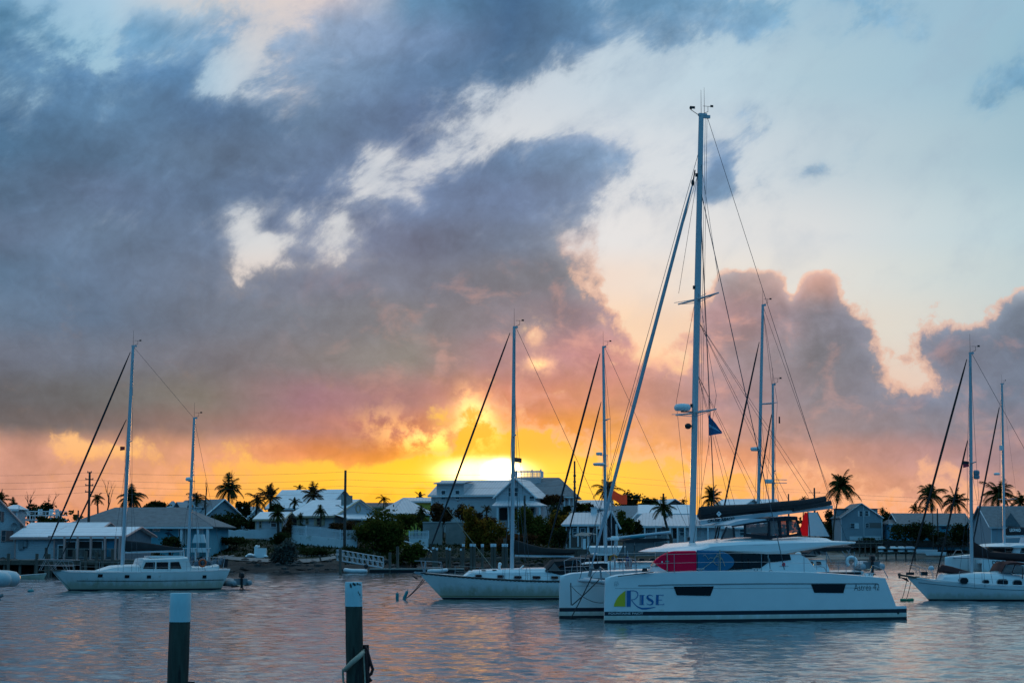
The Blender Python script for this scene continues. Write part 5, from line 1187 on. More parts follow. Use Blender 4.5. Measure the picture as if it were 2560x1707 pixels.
BU = [
 ('dark shrub with bare twigs behind the white deck chairs', 95, 1278, 30, 20, 236, fol_dark, 1500, .17), ('small dark shrub hanging over the end of the white deck', 128, 1300, 30, 11, 222, fol_dark, 900, .15), ('dark treetop clump right of the tall mast of the two-masted ketch', 385, 1264, 30, 11, 250, fol_dark, 900, .17),
 ('dark hedge shrub at the corner of the blue bungalow', 545, 1310, 26, 20, 250, fol_dark, 1400, .16), ('dark hedge shrub in the middle behind the scalloped fence', 585, 1306, 28, 24, 252, fol_dark, 1500, .17), ('dark hedge shrub by the cottage wing', 624, 1310, 26, 20, 250, fol_dark, 1400, .16), ('dark shrub under the palms of the dormer house', 610, 1274, 22, 20, 272, fol_dark, 900, .18), ('dark shrub at the foot of the windblown palm', 690, 1280, 26, 20, 262, fol_dark, 1100, .17),
 ('very large round olive green bush on the waterfront', 955, 1332, 66, 58, 236, fol_mid, 9000, .17), ('low green bush at the water beside the large round bush', 1034, 1386, 30, 26, 231, fol_mid, 2200, .15), ('green shrub in front of the pyramid roof', 1008, 1302, 32, 22, 256, fol_mid, 1600, .16), ('green shrub right of the pale palm trunk', 1062, 1316, 20, 16, 253, fol_mid, 900, .15),
 ('dense dark shrub left of the big house under the sun', 1102, 1285, 32, 24, 260, fol_brown, 2200, .16), ('dark shrub against the wall of the big house', 1162, 1282, 22, 20, 262, fol_brown, 1200, .16), ('feathery olive tree lit orange in front of the porch house', 1190, 1325, 36, 52, 246, fol_orange, 4200, .17), ('second feathery olive tree beside the mast of the middle sloop', 1246, 1328, 34, 48, 245, fol_orange, 3600, .17),
 ('leafy tree right of the middle sloop mast', 1328, 1316, 42, 46, 246, fol_mid, 3800, .17), ('olive tree between the furled headsails', 1388, 1322, 36, 42, 247, fol_orange, 2800, .17), ('low brown shrub behind the sloop boom', 1300, 1352, 60, 20, 240, fol_brown, 2200, .15), ('climbing red leafed plant over the open porch', 1378, 1252, 34, 14, 276, fol_brown, 1200, .16),
 ('leafy tree beside the dark open gable', 1563, 1313, 24, 34, 252, fol_mid, 2400, .16), ('dark rounded tree on the skyline behind the bright flag', 1570, 1262, 28, 26, 316, fol_dark, 1800, .20), ('spiky dark shrub on the skyline next to the rounded tree', 1602, 1270, 18, 14, 320, fol_dark, 700, .2), ('small brown shrub behind the hut cupola', 1472, 1268, 16, 10, 300, fol_brown, 600, .16), ('dark green shrub left of the hut cupola', 1452, 1268, 14, 12, 296, fol_mid, 600, .16),
 ('tall dark tree mass behind the curved palm trunk', 2078, 1312, 30, 40, 452, fol_dark, 2600, .28), ('dark tree between the grey house and the blue side wing', 2222, 1312, 24, 34, 450, fol_dark, 2200, .28), ('wide dark bush in front of the blue bungalow', 2282, 1330, 46, 28, 430, fol_dark, 2800, .27), ('dark bush under the front of the blue bungalow', 2350, 1345, 36, 14, 432, fol_dark, 1400, .25), ('dark bush behind the staysail of the maroon bagged sloop', 2408, 1334, 26, 26, 428, fol_dark, 1800, .27), ('tall dark bush right of the maroon bagged sloop mast', 2466, 1328, 36, 34, 426, fol_dark, 2600, .28), ('dark bush at the right edge of the shore', 2535, 1345, 34, 24, 424, fol_dark, 1800, .27), ('dark treetop behind the roof of the black bagged catamaran', 2440, 1300, 26, 16, 455, fol_dark, 1000, .28), ('pale leaved shrub below the front door of the blue bungalow', 2372, 1352, 30, 10, 429, fol_silver, 900, .22),
 ('dark shrub between the pavilion and the garden wall', 1040, 1296, 26, 16, 262, fol_dark, 1200, .15), ('brown green shrub line under the porch of the big house', 1215, 1305, 30, 24, 255, fol_brown, 1500, .15), ('dark tree behind the furled headsails of the rear sloop', 1402, 1286, 26, 26, 262, fol_dark, 1400, .16), ('dark shrub beside the hut wall', 1404, 1340, 22, 26, 238, fol_dark, 1300, .14), ('dark bush between the dark gable and the broad hipped roof', 1588, 1325, 20, 24, 254, fol_dark, 1200, .15), ('dark tree left of the broad hipped roof on the skyline', 1626, 1258, 22, 12, 322, fol_dark, 800, .2), ('dark scrub under the cottage fence by the pole', 890, 1378, 26, 12, 231, fol_dark, 1000, .13),
 ('silvery grey bush on the bank beside the path', 708, 1380, 32, 27, 220.5, fol_silver, 2600, .13), ('low dark weeds along the picket fence', 768, 1374, 36, 6, 230, fol_dark, 1500, .13), ('dark shrub at the foot of the vine covered trunk', 700, 1346, 28, 16, 237, fol_dark, 1300, .14), ('low plants below the blue bungalow porch', 428, 1356, 26, 14, 222, fol_dark, 1000, .14), ('dark low growth on the bank under the scalloped fence', 590, 1352, 66, 9, 234, fol_dark, 2000, .13), ('dark creeper on the bank below the cottage fence', 790, 1380, 52, 5, 228, fol_dark, 1600, .12), ('dark mangrove growth under the gangway', 985, 1402, 60, 14, 232, fol_dark, 2000, .14), ('red flowering shrub before the cottage porch', 868, 1322, 26, 16, 241.5, fol_brown, 1300, .14), ('brown shrub at the cottage porch corner', 845, 1318, 22, 15, 242, fol_brown, 1000, .14), ('dark hedge behind the beach rack', 2190, 1352, 40, 8, 438, fol_dark, 900, .24)]
for i, (lb, px, py, rx, ry, D, fo, n, lf) in enumerate(BU):
    bush(lb, px, py, rx * 1.12, ry * 1.1, D, 300 + i, fo, int(n * 1.35), lf * 1.3)
bush('upright trunk covered in dark red brown vines beside the cottage', 717, 1318, 13, 36, 240, 77, fol_brown, 2600, .14, 'tree', 'vine_tree', None, 9, .9)
for a in (('thin leafless tree with forked twigs left of the white deck chairs', 75, 1285, 1222, 236, 1, .6, -.1), ('leafless tree with a long branch reaching up to the right', 118, 1285, 1214, 236, 2, .75, .45), ('tall leafless trunk leaning right beside the slim palm', 266, 1296, 1192, 242, 3, .45, .12), ('bare dead stick leaning right of the shorter mast', 512, 1262, 1203, 262, 4, .12, .1), ('dead branches sticking out of the tall bushy palm', 578, 1240, 1176, 268, 5, .5, .05)):
    bare_tree(*a)
# far tree line behind the houses on the right and left skyline
far = MB(); rr = random.Random(9)
for k in range(5200):
    px = rr.uniform(-700, 3200); D = rr.uniform(520, 640); h = 3.2 + 1.8 * math.sin(px * .013) + 1.2 * math.sin(px * .041 + 1); c = P(px, 1362, D); z = land_z(px, D) + rr.random() ** .8 * max(1.5, h)
    a = Vector((rr.gauss(0, 1), rr.gauss(0, 1), rr.gauss(0, .7))).normalized(); b = a.cross(Vector((rr.gauss(0, 1), rr.gauss(0, 1), 1))).normalized(); s = rr.uniform(.5, 1.1); p = Vector((c.x, D, z))
    far.add([p - a * s, p + b * s * .6, p + a * s, p - b * s * .6], [(0, 1, 2, 3)])
tag(far.build('treeline', fol_dark), kind='stuff')
# rough grass on the left and middle banks
gr = MB(); rr = random.Random(21); fg = leafmat('rough_grass', (.020, .032, .010), .2)
for k in range(13000):
    px = rr.uniform(330, 1420); c = land_col(px); D = rr.uniform(c[2][0] + 3, c[6][0]); z = land_z(px, D)
    if 540 < px < 860 and 219 < D < 226: continue
    h = rr.uniform(.08, .36); a = rr.uniform(0, 3.14); w = Vector((math.cos(a), math.sin(a), 0)) * rr.uniform(.06, .20); p = Vector((xat(px, D), D, z - .05)); tp = p + Vector((rr.uniform(-.2, .2), rr.uniform(-.1, .1), h))
    gr.add([p - w, p + w, tp], [(0, 1, 2)])
tag(gr.build('grass', fg), kind='stuff')
# ------------------------------------------------------------------ poles and wires
polem = mat('utility_pole_wood', (.085, .065, .055), .9, var=.35, vscale=3, stretch=(1, 1, .2))
def pole(label, px, yt, yb, D, r=.13, arms=(), lamp=False, lean=0.0):
    b = P(px, yb, D); h = zat(yt, D) - b.z; t = thing('utility_pole', label, 'pole', b, 0, 'utility poles on the shore')
    MB().tube([(0, 0, -1.5), (lean * h, 0, h)], [r * 1.2, r * .85], 8).build('post', polem, t, 60)
    for py, w in arms:
        z = zat(py, D) - b.z; a = MB().box((lean * z, -.1, z), (w, .10, .12)); a.build('crossarm', polem, t)
        for x in (-w / 2 + .05, w / 2 - .05): MB().tube([(lean * z + x, -.1, z), (lean * z + x, -.1, z + .18)], [.03, .06], 6).build('insulator', grey, t, 60)
    if lamp: MB().tube([(lean * h, 0, h * .55), (lean * h - .8, -.2, h * .6)], .04, 5).box((lean * h - .9, -.2, h * .6), (.4, .2, .1)).build('lamp_arm', grey, t)
    return t
pole('utility pole with transformer cans between the furled sail and the slim palm', 221.5, 1179, 1312, 226, .14, ((1181, .5), (1198, .9), (1213, .9), (1229, .9)))
pole('tall plain utility pole in front of the cottage gable', 861, 1175, 1396, 232, .16, (), True, .004)
pole('utility pole with slanted insulators between the two furled headsails', 1437, 1152, 1330, 252, .13, ((1190, .35), (1205, .35), (1221, .35)))
pole('short brown pole in front of the porch house', 1312, 1238, 1400, 236, .12)
pole('distant utility pole with two short arms by the leaning palm', 1659, 1233, 1300, 330, .18, ((1243, 1.0), (1249, 1.0)))
pole('thin pole in front of the dormer house', 513, 1246, 1330, 248, .10)
pole('distant pole behind the end of the boom with a crossarm', 2037, 1219, 1300, 430, .2, ((1231, 2.4),))
pole('small distant pole between the second mast and the boom end', 1972, 1234, 1300, 430, .17)
pole('thin lamp pole in front of the blue bungalow', 2333, 1268, 1356, 428, .08, ((1270, .4),))
pole('plain pole right of the lamp pole before the blue bungalow', 2345, 1270, 1356, 430, .16)
pole('leaning pole top right of the maroon bagged sloop mast', 2440, 1283, 1330, 440, .13, (), False, -.12)
pole('broken pole stub behind the far end of the white deck', 195, 1275, 1310, 232, .10)
def cable(label, pts, sag, r=.011):
    mb = MB(); P0 = []
    for (a, b) in zip(pts, pts[1:]):
        A, B = P(*a), P(*b)
        for i in range(12 if b != pts[-1] else 13): f = i / 12; P0.append(A.lerp(B, f) - Vector((0, 0, sag * 4 * f * (1 - f))))
    tag(mb.tube(P0, r, 4, False).build('power_line', wire), label, 'cable', 'power lines between the poles')
cable('topmost power line crossing from the left edge past the sun', [(-260, 1181, 226), (221.5, 1181, 226), (861, 1179, 232), (1437, 1180, 252), (2037, 1225, 430)], .35)
cable('second power line from the top', [(-260, 1199, 226), (221.5, 1199, 226), (861, 1198, 232), (1437, 1196, 252), (2037, 1231, 430)], .4)
cable('third power line from the top', [(-260, 1214, 226), (221.5, 1214, 226), (861, 1214, 232), (1437, 1210, 252), (1659, 1243, 330)], .4)
cable('lowest power line between the poles', [(-260, 1230, 226), (221.5, 1230, 226), (861, 1231, 232), (1437, 1225, 252), (1659, 1249, 330)], .4)
cable('upper long power line running right to the frame edge', [(2037, 1231, 430), (2800, 1252, 470)], .6, .02)
cable('lower long power line running right to the frame edge', [(2037, 1240, 430), (2800, 1266, 470)], .6, .02)
# ------------------------------------------------------------------ the white catamaran
def catamaran():
    loc = wat(1510, 1556); rz = R(18.7)
    T = thing('catamaran', 'white sailing catamaran moored nearest, with a blue and yellow logo on its hull', 'catamaran', loc, rz)
    lp = frame_local(loc, rz)
    CYF, MID = 4.9, 2.45
    def sheer(t):
        pts = [(0, 1.62), (.035, 1.74), (.12, 1.82), (.3, 1.885), (.52, 1.885), (.78, 1.80), (.90, 1.70), (1, 1.60)]
        for (a, za), (b, zb_) in zip(pts, pts[1:]):
            if t <= b: return za + (zb_ - za) * (t - a) / (b - a)
        return pts[-1][1]
    H = Hull((0, .05), (12.15, 11.45), sheer, .74, full=.45, tran=.92, zb=-.4, flare=.20, bowp=2.3)
    for cy in (0, CYF):
        mb = MB()
        A, B = H.shell(mb, [(.10, 1), (.26, 0), (.41, 2)], n=40, nz=7, cy=cy)
        H.deck(mb, A, B, .04)
        mb.mat(0).box((12.1, cy, .26), (.60, 1.22, .52)).mat(2).box((12.1, cy, .34), (.606, 1.226, .15)).mat(1).box((12.1, cy, -.1), (.606, 1.226, .4))
        hu = mb.build('hull', [gel, antif, stripe], T, 40)
        mb = MB(); pts = H.rail(1.25, 11.1, lambda x: 1.405 + (.02 if x > 2 else -.0) - .006 * abs(x - 6), .02, 30, .004, cy)
        mb.tube(pts, .022, 5); mb.build('rub_rail', grey, hu, 60)
        mb = MB(); mb.tube(H.rail(.4, 11.2, lambda x: 1.27 - .003 * x, .008, 30, .0, cy), .007, 4); mb.build('styling_line', grey, hu)
        for q in (((1694, 1487), (1775, 1488.5), (1783, 1464.5), (1686, 1465.5)), ((2034, 1480.5), (2107, 1481.5), (2112.8, 1458.5), (2025.6, 1459.5))):
            poly = [lp(a, b, -.66) for a, b in q]
            wm = MB(); decal(wm, H, poly, .016, 8, 3, cy); wm.build('hull_window', glassD, hu)
        # cleats and grab pieces on the side deck
        for x in (3.7, 6.0, 10.9):
            c = MB().tube([(x - .16, cy - .52, sheer(x / 12) + .10), (x + .16, cy - .52, sheer(x / 12) + .10)], .018, 6).box((x - .06, cy - .52, sheer(x / 12) + .05), (.03, .03, .1)).box((x + .06, cy - .52, sheer(x / 12) + .05), (.03, .03, .1))
            c.build('cleat', steel, hu)
    hull = [o for o in T.children if o.name.startswith('hull')][0]
    # -- logo on the bow: quarter sail, big R, small caps
    def L(px, py): return lp(px, py, -.35)
    yf = lambda x, z: -H.y(x, z)
    def Z4(x, y): return L(1350 + x / 3.1357, 1100 + y / 3.1357)      # read off an enlargement of the photo
    mb = MB(); a = [Z4(597, 1303), Z4(602, 1280), Z4(612, 1255), Z4(626, 1230), Z4(644, 1208), Z4(662, 1192), Z4(679, 1179)]
    base = [Z4(679 - (679 - 597) * (1 - i / 6.0), 1303) for i in range(7)]
    mb.loft([[(x, yf(x, z) - .014, z) for x, z in base], [(x, yf(x, z) - .014, z) for x, z in a]]); mb.build('logo_sail', yellowm, hull)
    mb = MB(); ribbon(mb, H, [Z4(684, 1303), Z4(684, 1178)], .012); ribbon(mb, H, [Z4(704, 1303), Z4(704, 1240), Z4(704, 1178)], .145)
    bowl = [Z4(712, 1178), Z4(738, 1178), Z4(757, 1184), Z4(768, 1198), Z4(769, 1215), Z4(762, 1232), Z4(746, 1245), Z4(722, 1250)]
    ribbon(mb, H, bowl, [.022, .024, .03, .034, .034, .03, .024, .02])
    leg = [Z4(722, 1250), Z4(738, 1272), Z4(755, 1292), Z4(775, 1308), Z4(800, 1318), Z4(830, 1318), Z4(860, 1313), Z4(885, 1308), Z4(902, 1304)]
    ribbon(mb, H, leg, [.02, .026, .03, .04, .06, .065, .045, .025, .008])
    ribbon(mb, H, [Z4(786, 1214), Z4(786, 1286)], .03); ribbon(mb, H, [Z4(802, 1214), Z4(802, 1286)], .085); ribbon(mb, H, [Z4(780, 1213), Z4(818, 1213)], .014); ribbon(mb, H, [Z4(780, 1287), Z4(818, 1287)], .014)
    ess = [Z4(878, 1222), Z4(868, 1214), Z4(852, 1212), Z4(839, 1220), Z4(838, 1233), Z4(850, 1245), Z4(868, 1254), Z4(878, 1266), Z4(875, 1281), Z4(860, 1288), Z4(843, 1286), Z4(832, 1277)]
    ribbon(mb, H, ess, [.01, .02, .03, .06, .085, .09, .09, .085, .06, .03, .02, .01])
    ribbon(mb, H, [Z4(910, 1212), Z4(910, 1286)], .10); ribbon(mb, H, [Z4(900, 1212), Z4(955, 1212)], .018); ribbon(mb, H, [Z4(910, 1250), Z4(946, 1250)], .018); ribbon(mb, H, [Z4(900, 1286), Z4(962, 1286)], .018)
    ribbon(mb, H, [Z4(952, 1206), Z4(954, 1218)], .014); ribbon(mb, H, [Z4(958, 1276), Z4(961, 1288)], .014)
    mb.build('logo_lettering', letB, hull)
    mb = MB()
    for pts in ([(603, 1142), (602, 1116), (606, 1109), (628, 1109)], [(603, 1126), (618, 1126)], [(614, 1146), (614, 1128), (622, 1120), (630, 1122), (630, 1130), (624, 1134), (614, 1134)]):
        ribbon(mb, H, [Z4(*p) for p in pts], .02)
    mb.build('bow_emblem', mat('pale_grey_vinyl', (.45, .5, .52), .4), hull)
    a, b = L(1529, 1537.5), L(1608, 1531)
    lettering('builder_lettering', 'FOUNTAINE PAJOT', letW, hull, a[0], b[0], .285, .385, yf, off=.018, bold=.006)
    a, b = lp(2134, 1475.5, -.66), lp(2197, 1461, -.66)
    lettering('model_lettering', 'Astr\u00e9a 42', letD, hull, a[0], b[0], a[1], b[1] + .03, yf, bold=-.014, slope=.012)
    # -- bridge deck, crossbeam, net, bowsprit
    MB().prism([(3.3, 1.05), (4.0, .85), (11.2, .85), (11.4, 1.1), (11.2, 1.55), (3.4, 1.78)], .55, CYF - .55).build('bridge_deck', gel, T, 30)
    cb = MB().tube([(.95, .2, 1.52), (.95, MID, 1.44), (.95, CYF - .2, 1.52)], .095, 12).build('crossbeam', alu_w, T, 50)
    MB().tube([(.95, MID, 1.46), (-.10, MID, 1.52)], [.07, .06], 10).tube([(3.4, MID, 1.45), (.95, MID, 1.46)], .07, 10).build('bowsprit', alu_w, T, 50)
    MB().tube([(.95, .8, 1.5), (.8, MID, 2.05), (.95, CYF - .8, 1.5)], .012, 4).tube([(.86, MID, 1.5), (.8, MID, 2.05)], .035, 8).build('striker', steel, T)
    net = MB()
    for i in range(15): net.tube([(1.0 + i * .165, .5, 1.56), (1.0 + i * .165, CYF - .5, 1.56)], .010, 3)
    for i in range(18): net.tube([(1.0, .55 + i * .223, 1.565), (3.36, .55 + i * .223, 1.565)], .010, 3)
    net.build('trampoline_net', mat('net_cord', (.10, .11, .12), .9), T)
    # -- saloon: lofted across the boat, front bulging forward
    def saloon_prof(y):
        q = abs(y - MID) / 2.15; fx = 3.10 + .75 * q ** 2.6; rx = 8.65
        top = 2.56 - .05 * q
        return [(fx, 1.70), (fx + .16, 2.05), (fx + .52, 2.42), (fx + .95, top), (rx - .35, top + .02), (rx, 2.36), (rx + .55, 1.70)]
    ys = [.30, .36, .7, 1.3, 1.9, MID, 3.0, 3.6, 4.2, 4.54, 4.6]
    rows = []
    for i, y in enumerate(ys):
        p = saloon_prof(y)
        if i in (0, len(ys) - 1): p = [(x + (.03 if x < 6 else -.03), z - .02 if z > 1.8 else z) for x, z in p]
        rows.append([(x, y, z) for x, z in p])
    sal = MB().loft(rows, False).poly([(x, y, z) for (x, y, z) in rows[0]]).poly([(x, y, z) for (x, y, z) in rows[-1]]).build('saloon', gel, T, 38)
    ywin = .285
    def ZR(x, y, lat): return lp(1650 + x / 3.36, 1150 + y / 3.36, lat)
    def panel(nm, pts, lat, m, th=.02, parent=T):
        q = [ZR(x, y, lat) for x, y in pts]
        return MB().prism(q, lat - th / 2, lat + th / 2).build(nm, m, parent)
    panel('side_window', [(300, 765), (850, 771), (902, 792), (908, 858), (838, 908), (640, 918), (300, 925)], ywin, glassD, .03)
    panel('aft_window', [(914, 794), (1086, 780), (1100, 836), (912, 860)], ywin, glassD, .03)
    for y0, y1 in ((.75, 1.55), (1.65, 2.4), (2.5, 3.25), (3.35, 4.15)):
        def fp(y, k):
            p = saloon_prof(y); a, b = p[1], p[2]; x = a[0] + (b[0] - a[0]) * k; z = a[1] + (b[1] - a[1]) * k
            return (x - .03, y, z + .012)
        MB().loft([[fp(y0, 0), fp((y0 + y1) / 2, 0), fp(y1, 0)], [fp(y0, .95), fp((y0 + y1) / 2, .95), fp(y1, .95)]]).build('front_window', glassD, T)
    MB().tube([(8.35, .33, 1.75), (8.35, .33, 2.5)], .03, 6).build('cockpit_post', alu_w, T)
    a, b = ZR(1003, 893, .27), ZR(1080, 887, .27)
    lettering('charter_lettering', 'CRUISE ABACO', letD, T, a[0], b[0], a[1], a[1] + .035, lambda x, z: .42, off=.14)
    c = ZR(1040, 874, .27); em = MB(); ring(em, (c[0], .278, c[1]), .05, .02, 'y', 10, 5); em.build('cabin_emblem', redm, T)
    # -- hardtop over saloon and cockpit
    def ht(q):                                          # q: 0 at the middle line, 1 at the side
        e = q ** 3
        return [ZR(60 + 260 * e, 768, .3), ZR(150 + 200 * e, 742, .3), ZR(300 + 90 * e, 722, .3), ZR(420, 694 + 8 * e, .3), ZR(700, 672 + 10 * e, .3), ZR(1100, 668 + 8 * e, .3), ZR(1430, 668 + 8 * e, .3), ZR(1690 - 60 * e, 683, .3),
                ZR(1688 - 60 * e, 699, .3), ZR(1425, 722, .3), ZR(1230, 752, .3), ZR(1050, 784, .3), ZR(900, 788, .3), ZR(600, 771, .3), ZR(310, 764, .3), ZR(120 + 220 * e, 776, .3)]
    rows = []
    for y in (.16, .24, .6, 1.2, 1.8, MID, 3.1, 3.7, 4.3, 4.66, 4.74):
        q = abs(y - MID) / 2.29; pr = ht(min(1, q))
        if y in (.16, 4.74):
            cz = [(a[1]) for a in pr]; pr = [(x, z * .5 + .5 * (sum(cz[k] for k in ((i), (15 - i))) / 2)) for i, (x, z) in enumerate(pr)]
        rows.append([(x, y, z) for x, z in pr])
    top = MB().loft(rows, True, True).build('hardtop', gel, T, 32)
    MB().box2((ZR(780, 706, .2)[0], .40, 0), (ZR(880, 716, .2)[0], .42, .001)).build('roof_hatch', glassD, top, loc=(0, -.245, ZR(830, 712, .2)[1]))
    # raised moulding on the roof, flybridge coaming
    pr = [ZR(300, 735, 1.4), ZR(420, 700, 1.4), ZR(620, 660, 1.4), ZR(800, 646, 1.4), ZR(860, 648, 1.4), ZR(930, 662, 1.4), ZR(1050, 655, 1.4), ZR(1180, 642, 1.4), ZR(1380, 650, 1.4), ZR(1420, 668, 1.4), ZR(1420, 700, 1.4), ZR(300, 745, 1.4)]
    rows = []
    for y, s in ((1.0, .55), (1.2, .92), (1.6, 1.0), (MID, 1.0), (3.3, 1.0), (3.7, .92), (3.9, .55)):
        zb_ = 2.85; rows.append([(x, y, zb_ + (z - zb_) * s) for x, z in pr])
    MB().loft(rows, True, True).build('flybridge_moulding', gel, T, 40)
    # flybridge enclosure: two cloth roofs, dark skirts, clear vinyl windows, posts
    def slab(nm, pts, y0, y1, m): return MB().prism([ZR(x, y, 1.04) for x, y in pts], y0, y1).build(nm, m, fly, 40)
    fly = MB().prism([ZR(x, y, 1.04) for x, y in ((712, 612), (920, 634), (1075, 628), (1190, 606), (1192, 636), (1080, 646), (900, 660), (708, 642))], 1.05, 1.12).build('flybridge_enclosure', navyc, T)
    slab('canopy', ((562, 540), (640, 512), (760, 489), (880, 492), (918, 500), (760, 522), (600, 550)), 1.0, 3.7, mat('pale_canopy_cloth', (.50, .55, .60), .8, bump=.2, bscale=4))
    slab('canopy_valance', ((600, 550), (760, 522), (918, 500), (918, 520), (720, 545), (604, 560)), .99, 1.05, navyc)
    slab('rear_canopy', ((880, 494), (930, 482), (1040, 472), (1150, 472), (1154, 505), (1070, 508), (920, 516)), 1.0, 3.7, navyc)
    slab('rear_canopy_top', ((1020, 476), (1060, 468), (1150, 470), (1120, 484)), 1.1, 3.6, mat('pale_canopy_cloth', (.50, .55, .60), .8))
    for nm, pts in (('vinyl_window', ((720, 545), (912, 528), (912, 612), (720, 610))), ('vinyl_window', ((922, 518), (1002, 512), (1006, 632), (924, 628))), ('vinyl_window', ((1020, 510), (1062, 508), (1070, 630), (1018, 632))), ('vinyl_window', ((1076, 512), (1148, 508), (1172, 605), (1084, 612)))):
        slab(nm, pts, 1.06, 1.075, vinyl)
    slab('windscreen_panel', ((520, 664), (572, 566), (618, 576), (624, 652)), 1.06, 1.08, vinyl)
    for pts in (((708, 545), (722, 545), (722, 640), (710, 640)), ((908, 520), (924, 518), (926, 655), (908, 655)), ((990, 500), (1014, 500), (1022, 640), (1004, 640)), ((1062, 505), (1078, 505), (1086, 640), (1070, 640)), ((612, 560), (624, 562), (632, 650), (620, 650)), ((1146, 500), (1156, 500), (1186, 612), (1172, 612)), ((556, 560), (566, 556), (522, 664), (512, 664))):
        slab('enclosure_post', pts, 1.02, 1.10, navyc)
    MB().box2((7.6, 1.6, 2.95), (7.75, 3.2, 3.6)).build('helm_seat', grey, T)
    # -- mast and rig
    mb_ = lp(1729.5, 1364, MID); mt = lp(1753, 289, MID)
    base, topm = rig(T, (mb_[0], MID, mb_[1] - .25), (mt[0], MID, mt[1]), .128, alu_w, [], (7, 2.6, 1.9))
    for o in list(T.children):
        if o.name.startswith('shroud'): bpy.data.objects.remove(o)
    for py in (748, 1032):
        f = (lp(1735, py, MID)[1] - base.z) / (topm.z - base.z); at = base.lerp(topm, f)
        for sd in (-1, 1):
            tip = (at.x + .03, at.y + sd * 1.95, at.z + .03)
            MB().tube([at, tip], [.05, .03], 6).tube([at - Vector((0, 0, .14)), tip], .014, 5).tube([(at.x - .1, at.y + sd * .1, at.z), (tip[0] - .35, tip[1] * .8 + at.y * .2, tip[2])], .012, 4).build('spreader', alu_w, T, 60)
    sh = base.lerp(topm, .835)
    line('shroud', sh, (7.15, -.62, 1.95), .018, wire, T, sides=6); line('shroud', sh, (7.15, CYF + .62, 1.95), .022, wire, T, sides=6)
    for f0, f1, sd in ((.90, .60, -1), (.90, .60, 1), (.60, .345, -1), (.60, .345, 1), (.345, 0, -1), (.345, 0, 1), (.60, 0.02, 1), (.60, .02, -1)):
        a = base.lerp(topm, f0); b = base.lerp(topm, f1)
        if f1 > .1: b = Vector((b.x + .03, b.y + sd * 1.95, b.z))
        if f0 < .5: a = Vector((a.x + .03, a.y + sd * 1.95, a.z))
        line('diagonal_wire', a, b, .009, wire, T, sides=4)
    g0 = lp(1731, 462, MID); g1 = lp(1479, 1424, MID)
    furl('furled_headsail', (g0[0], MID, g0[1]), (g1[0], MID, g1[1] + .15), .078, furlW, T)
    MB().tube([(g1[0] - .1, MID, g1[1] - .25), (g1[0] + .03, MID, g1[1] + .2)], .07, 8).ball((g1[0], MID, g1[1] + .05), (.11, .11, .09)).build('furling_drum', grey, T, 50)
    MB().tube([(g0[0], MID, g0[1] - .05), (g0[0] + .12, MID, g0[1] + .6)], .03, 6).ball((g0[0] + .02, MID, g0[1] + .08), (.07, .07, .14)).build('headsail_swivel', black, T)
    a = base.lerp(topm, .93); line('light_stay', a, (-.05, MID, 1.55), .011, wire, T, sides=4)
    a = base.lerp(topm, .88); line('light_stay', a, (.2, MID + .6, 1.6), .009, wire, T, sides=4)
    be = lp(2080, 1268, MID)
    line('topping_lift', topm + Vector((.25, 0, 0)), (be[0], MID, be[1] + .1), .011, wire, T, sides=4)
    for dx in (.28, .36, .20): line('halyard', topm + Vector((dx - .08, .05, -.05)), base + Vector((dx + .05, .06, .6)), .009, wire, T, sides=4)
    for f in (.33, .60, .86, .03): MB().box(base.lerp(topm, f) + Vector((-.15, 0, 0)), (.08, .08, .14)).build('mast_fitting', black, T)
    rd = lp(1706, 1018, MID); q = MB()
    q.loft([[(rd[0] + r * math.cos(k * math.pi / 7), MID + r * math.sin(k * math.pi / 7), rd[1] + z) for k in range(14)] for r, z in ((.28, -.13), (.33, -.05), (.33, .03), (.27, .12), (.08, .15))], True, True)
    q.build('radar_dome', whitep, T, 40); MB().box((rd[0] + .3, MID, rd[1] - .17), (.7, .10, .05)).build('radar_bracket', grey, T)
    hp = lp(1720, 1065, MID); MB().ball((hp[0], MID, hp[1]), (.14, .14, .12)).box((hp[0] + .12, MID, hp[1]), (.2, .06, .06)).build('steaming_light', black, T, 50)
    wv = lp(1724, 275, MID); x2 = topm.x
    MB().tube([(x2 - .1, MID, topm.z), (x2 - .45, MID, topm.z + .2)], .014, 5).ball((x2 - .45, MID, topm.z + .28), (.06, .06, .08)).box((x2 - .35, MID, topm.z + .3), (.16, .02, .10)).build('wind_sensor', black, T)
    MB().tube([(x2 + .14, MID, topm.z), (x2 + .14, MID, topm.z + 1.15)], [.012, .005], 5).build('antenna', black, T)
    MB().box((x2 + .16, MID, topm.z - .04), (.42, .14, .12)).build('masthead_crane', alu_w, T)
    # -- boom, stack pack, lazy jacks
    b0 = ZR(305, 530, MID); b1 = ZR(1442, 391, MID)
    boom = MB()
    A = ZR(330, 508, MID); Bq = ZR(330, 542, MID); C = ZR(1440, 378, MID); D = ZR(1440, 406, MID)
    boom.loft([[(A[0], MID - .11, A[1]), (A[0], MID + .11, A[1]), (Bq[0], MID + .08, Bq[1]), (Bq[0], MID - .12, Bq[1])], [(C[0], MID - .11, C[1]), (C[0], MID + .11, C[1]), (D[0], MID + .08, D[1]), (D[0], MID - .12, D[1])]], True, True)
    bo = boom.build('boom', alu_w, T)
    a, b = ZR(400, 523, MID - .13), ZR(625, 478, MID - .13)
    k = (ZR(625, 502, MID - .13)[1] - ZR(400, 523, MID - .13)[1]) / (b[0] - a[0])
    lettering('boom_lettering', 'CRUISE ABACO', letD, bo, a[0], b[0], a[1], a[1] + .125, lambda x, z: MID - .118, shear=.28, off=.016, bold=.045, slope=k)
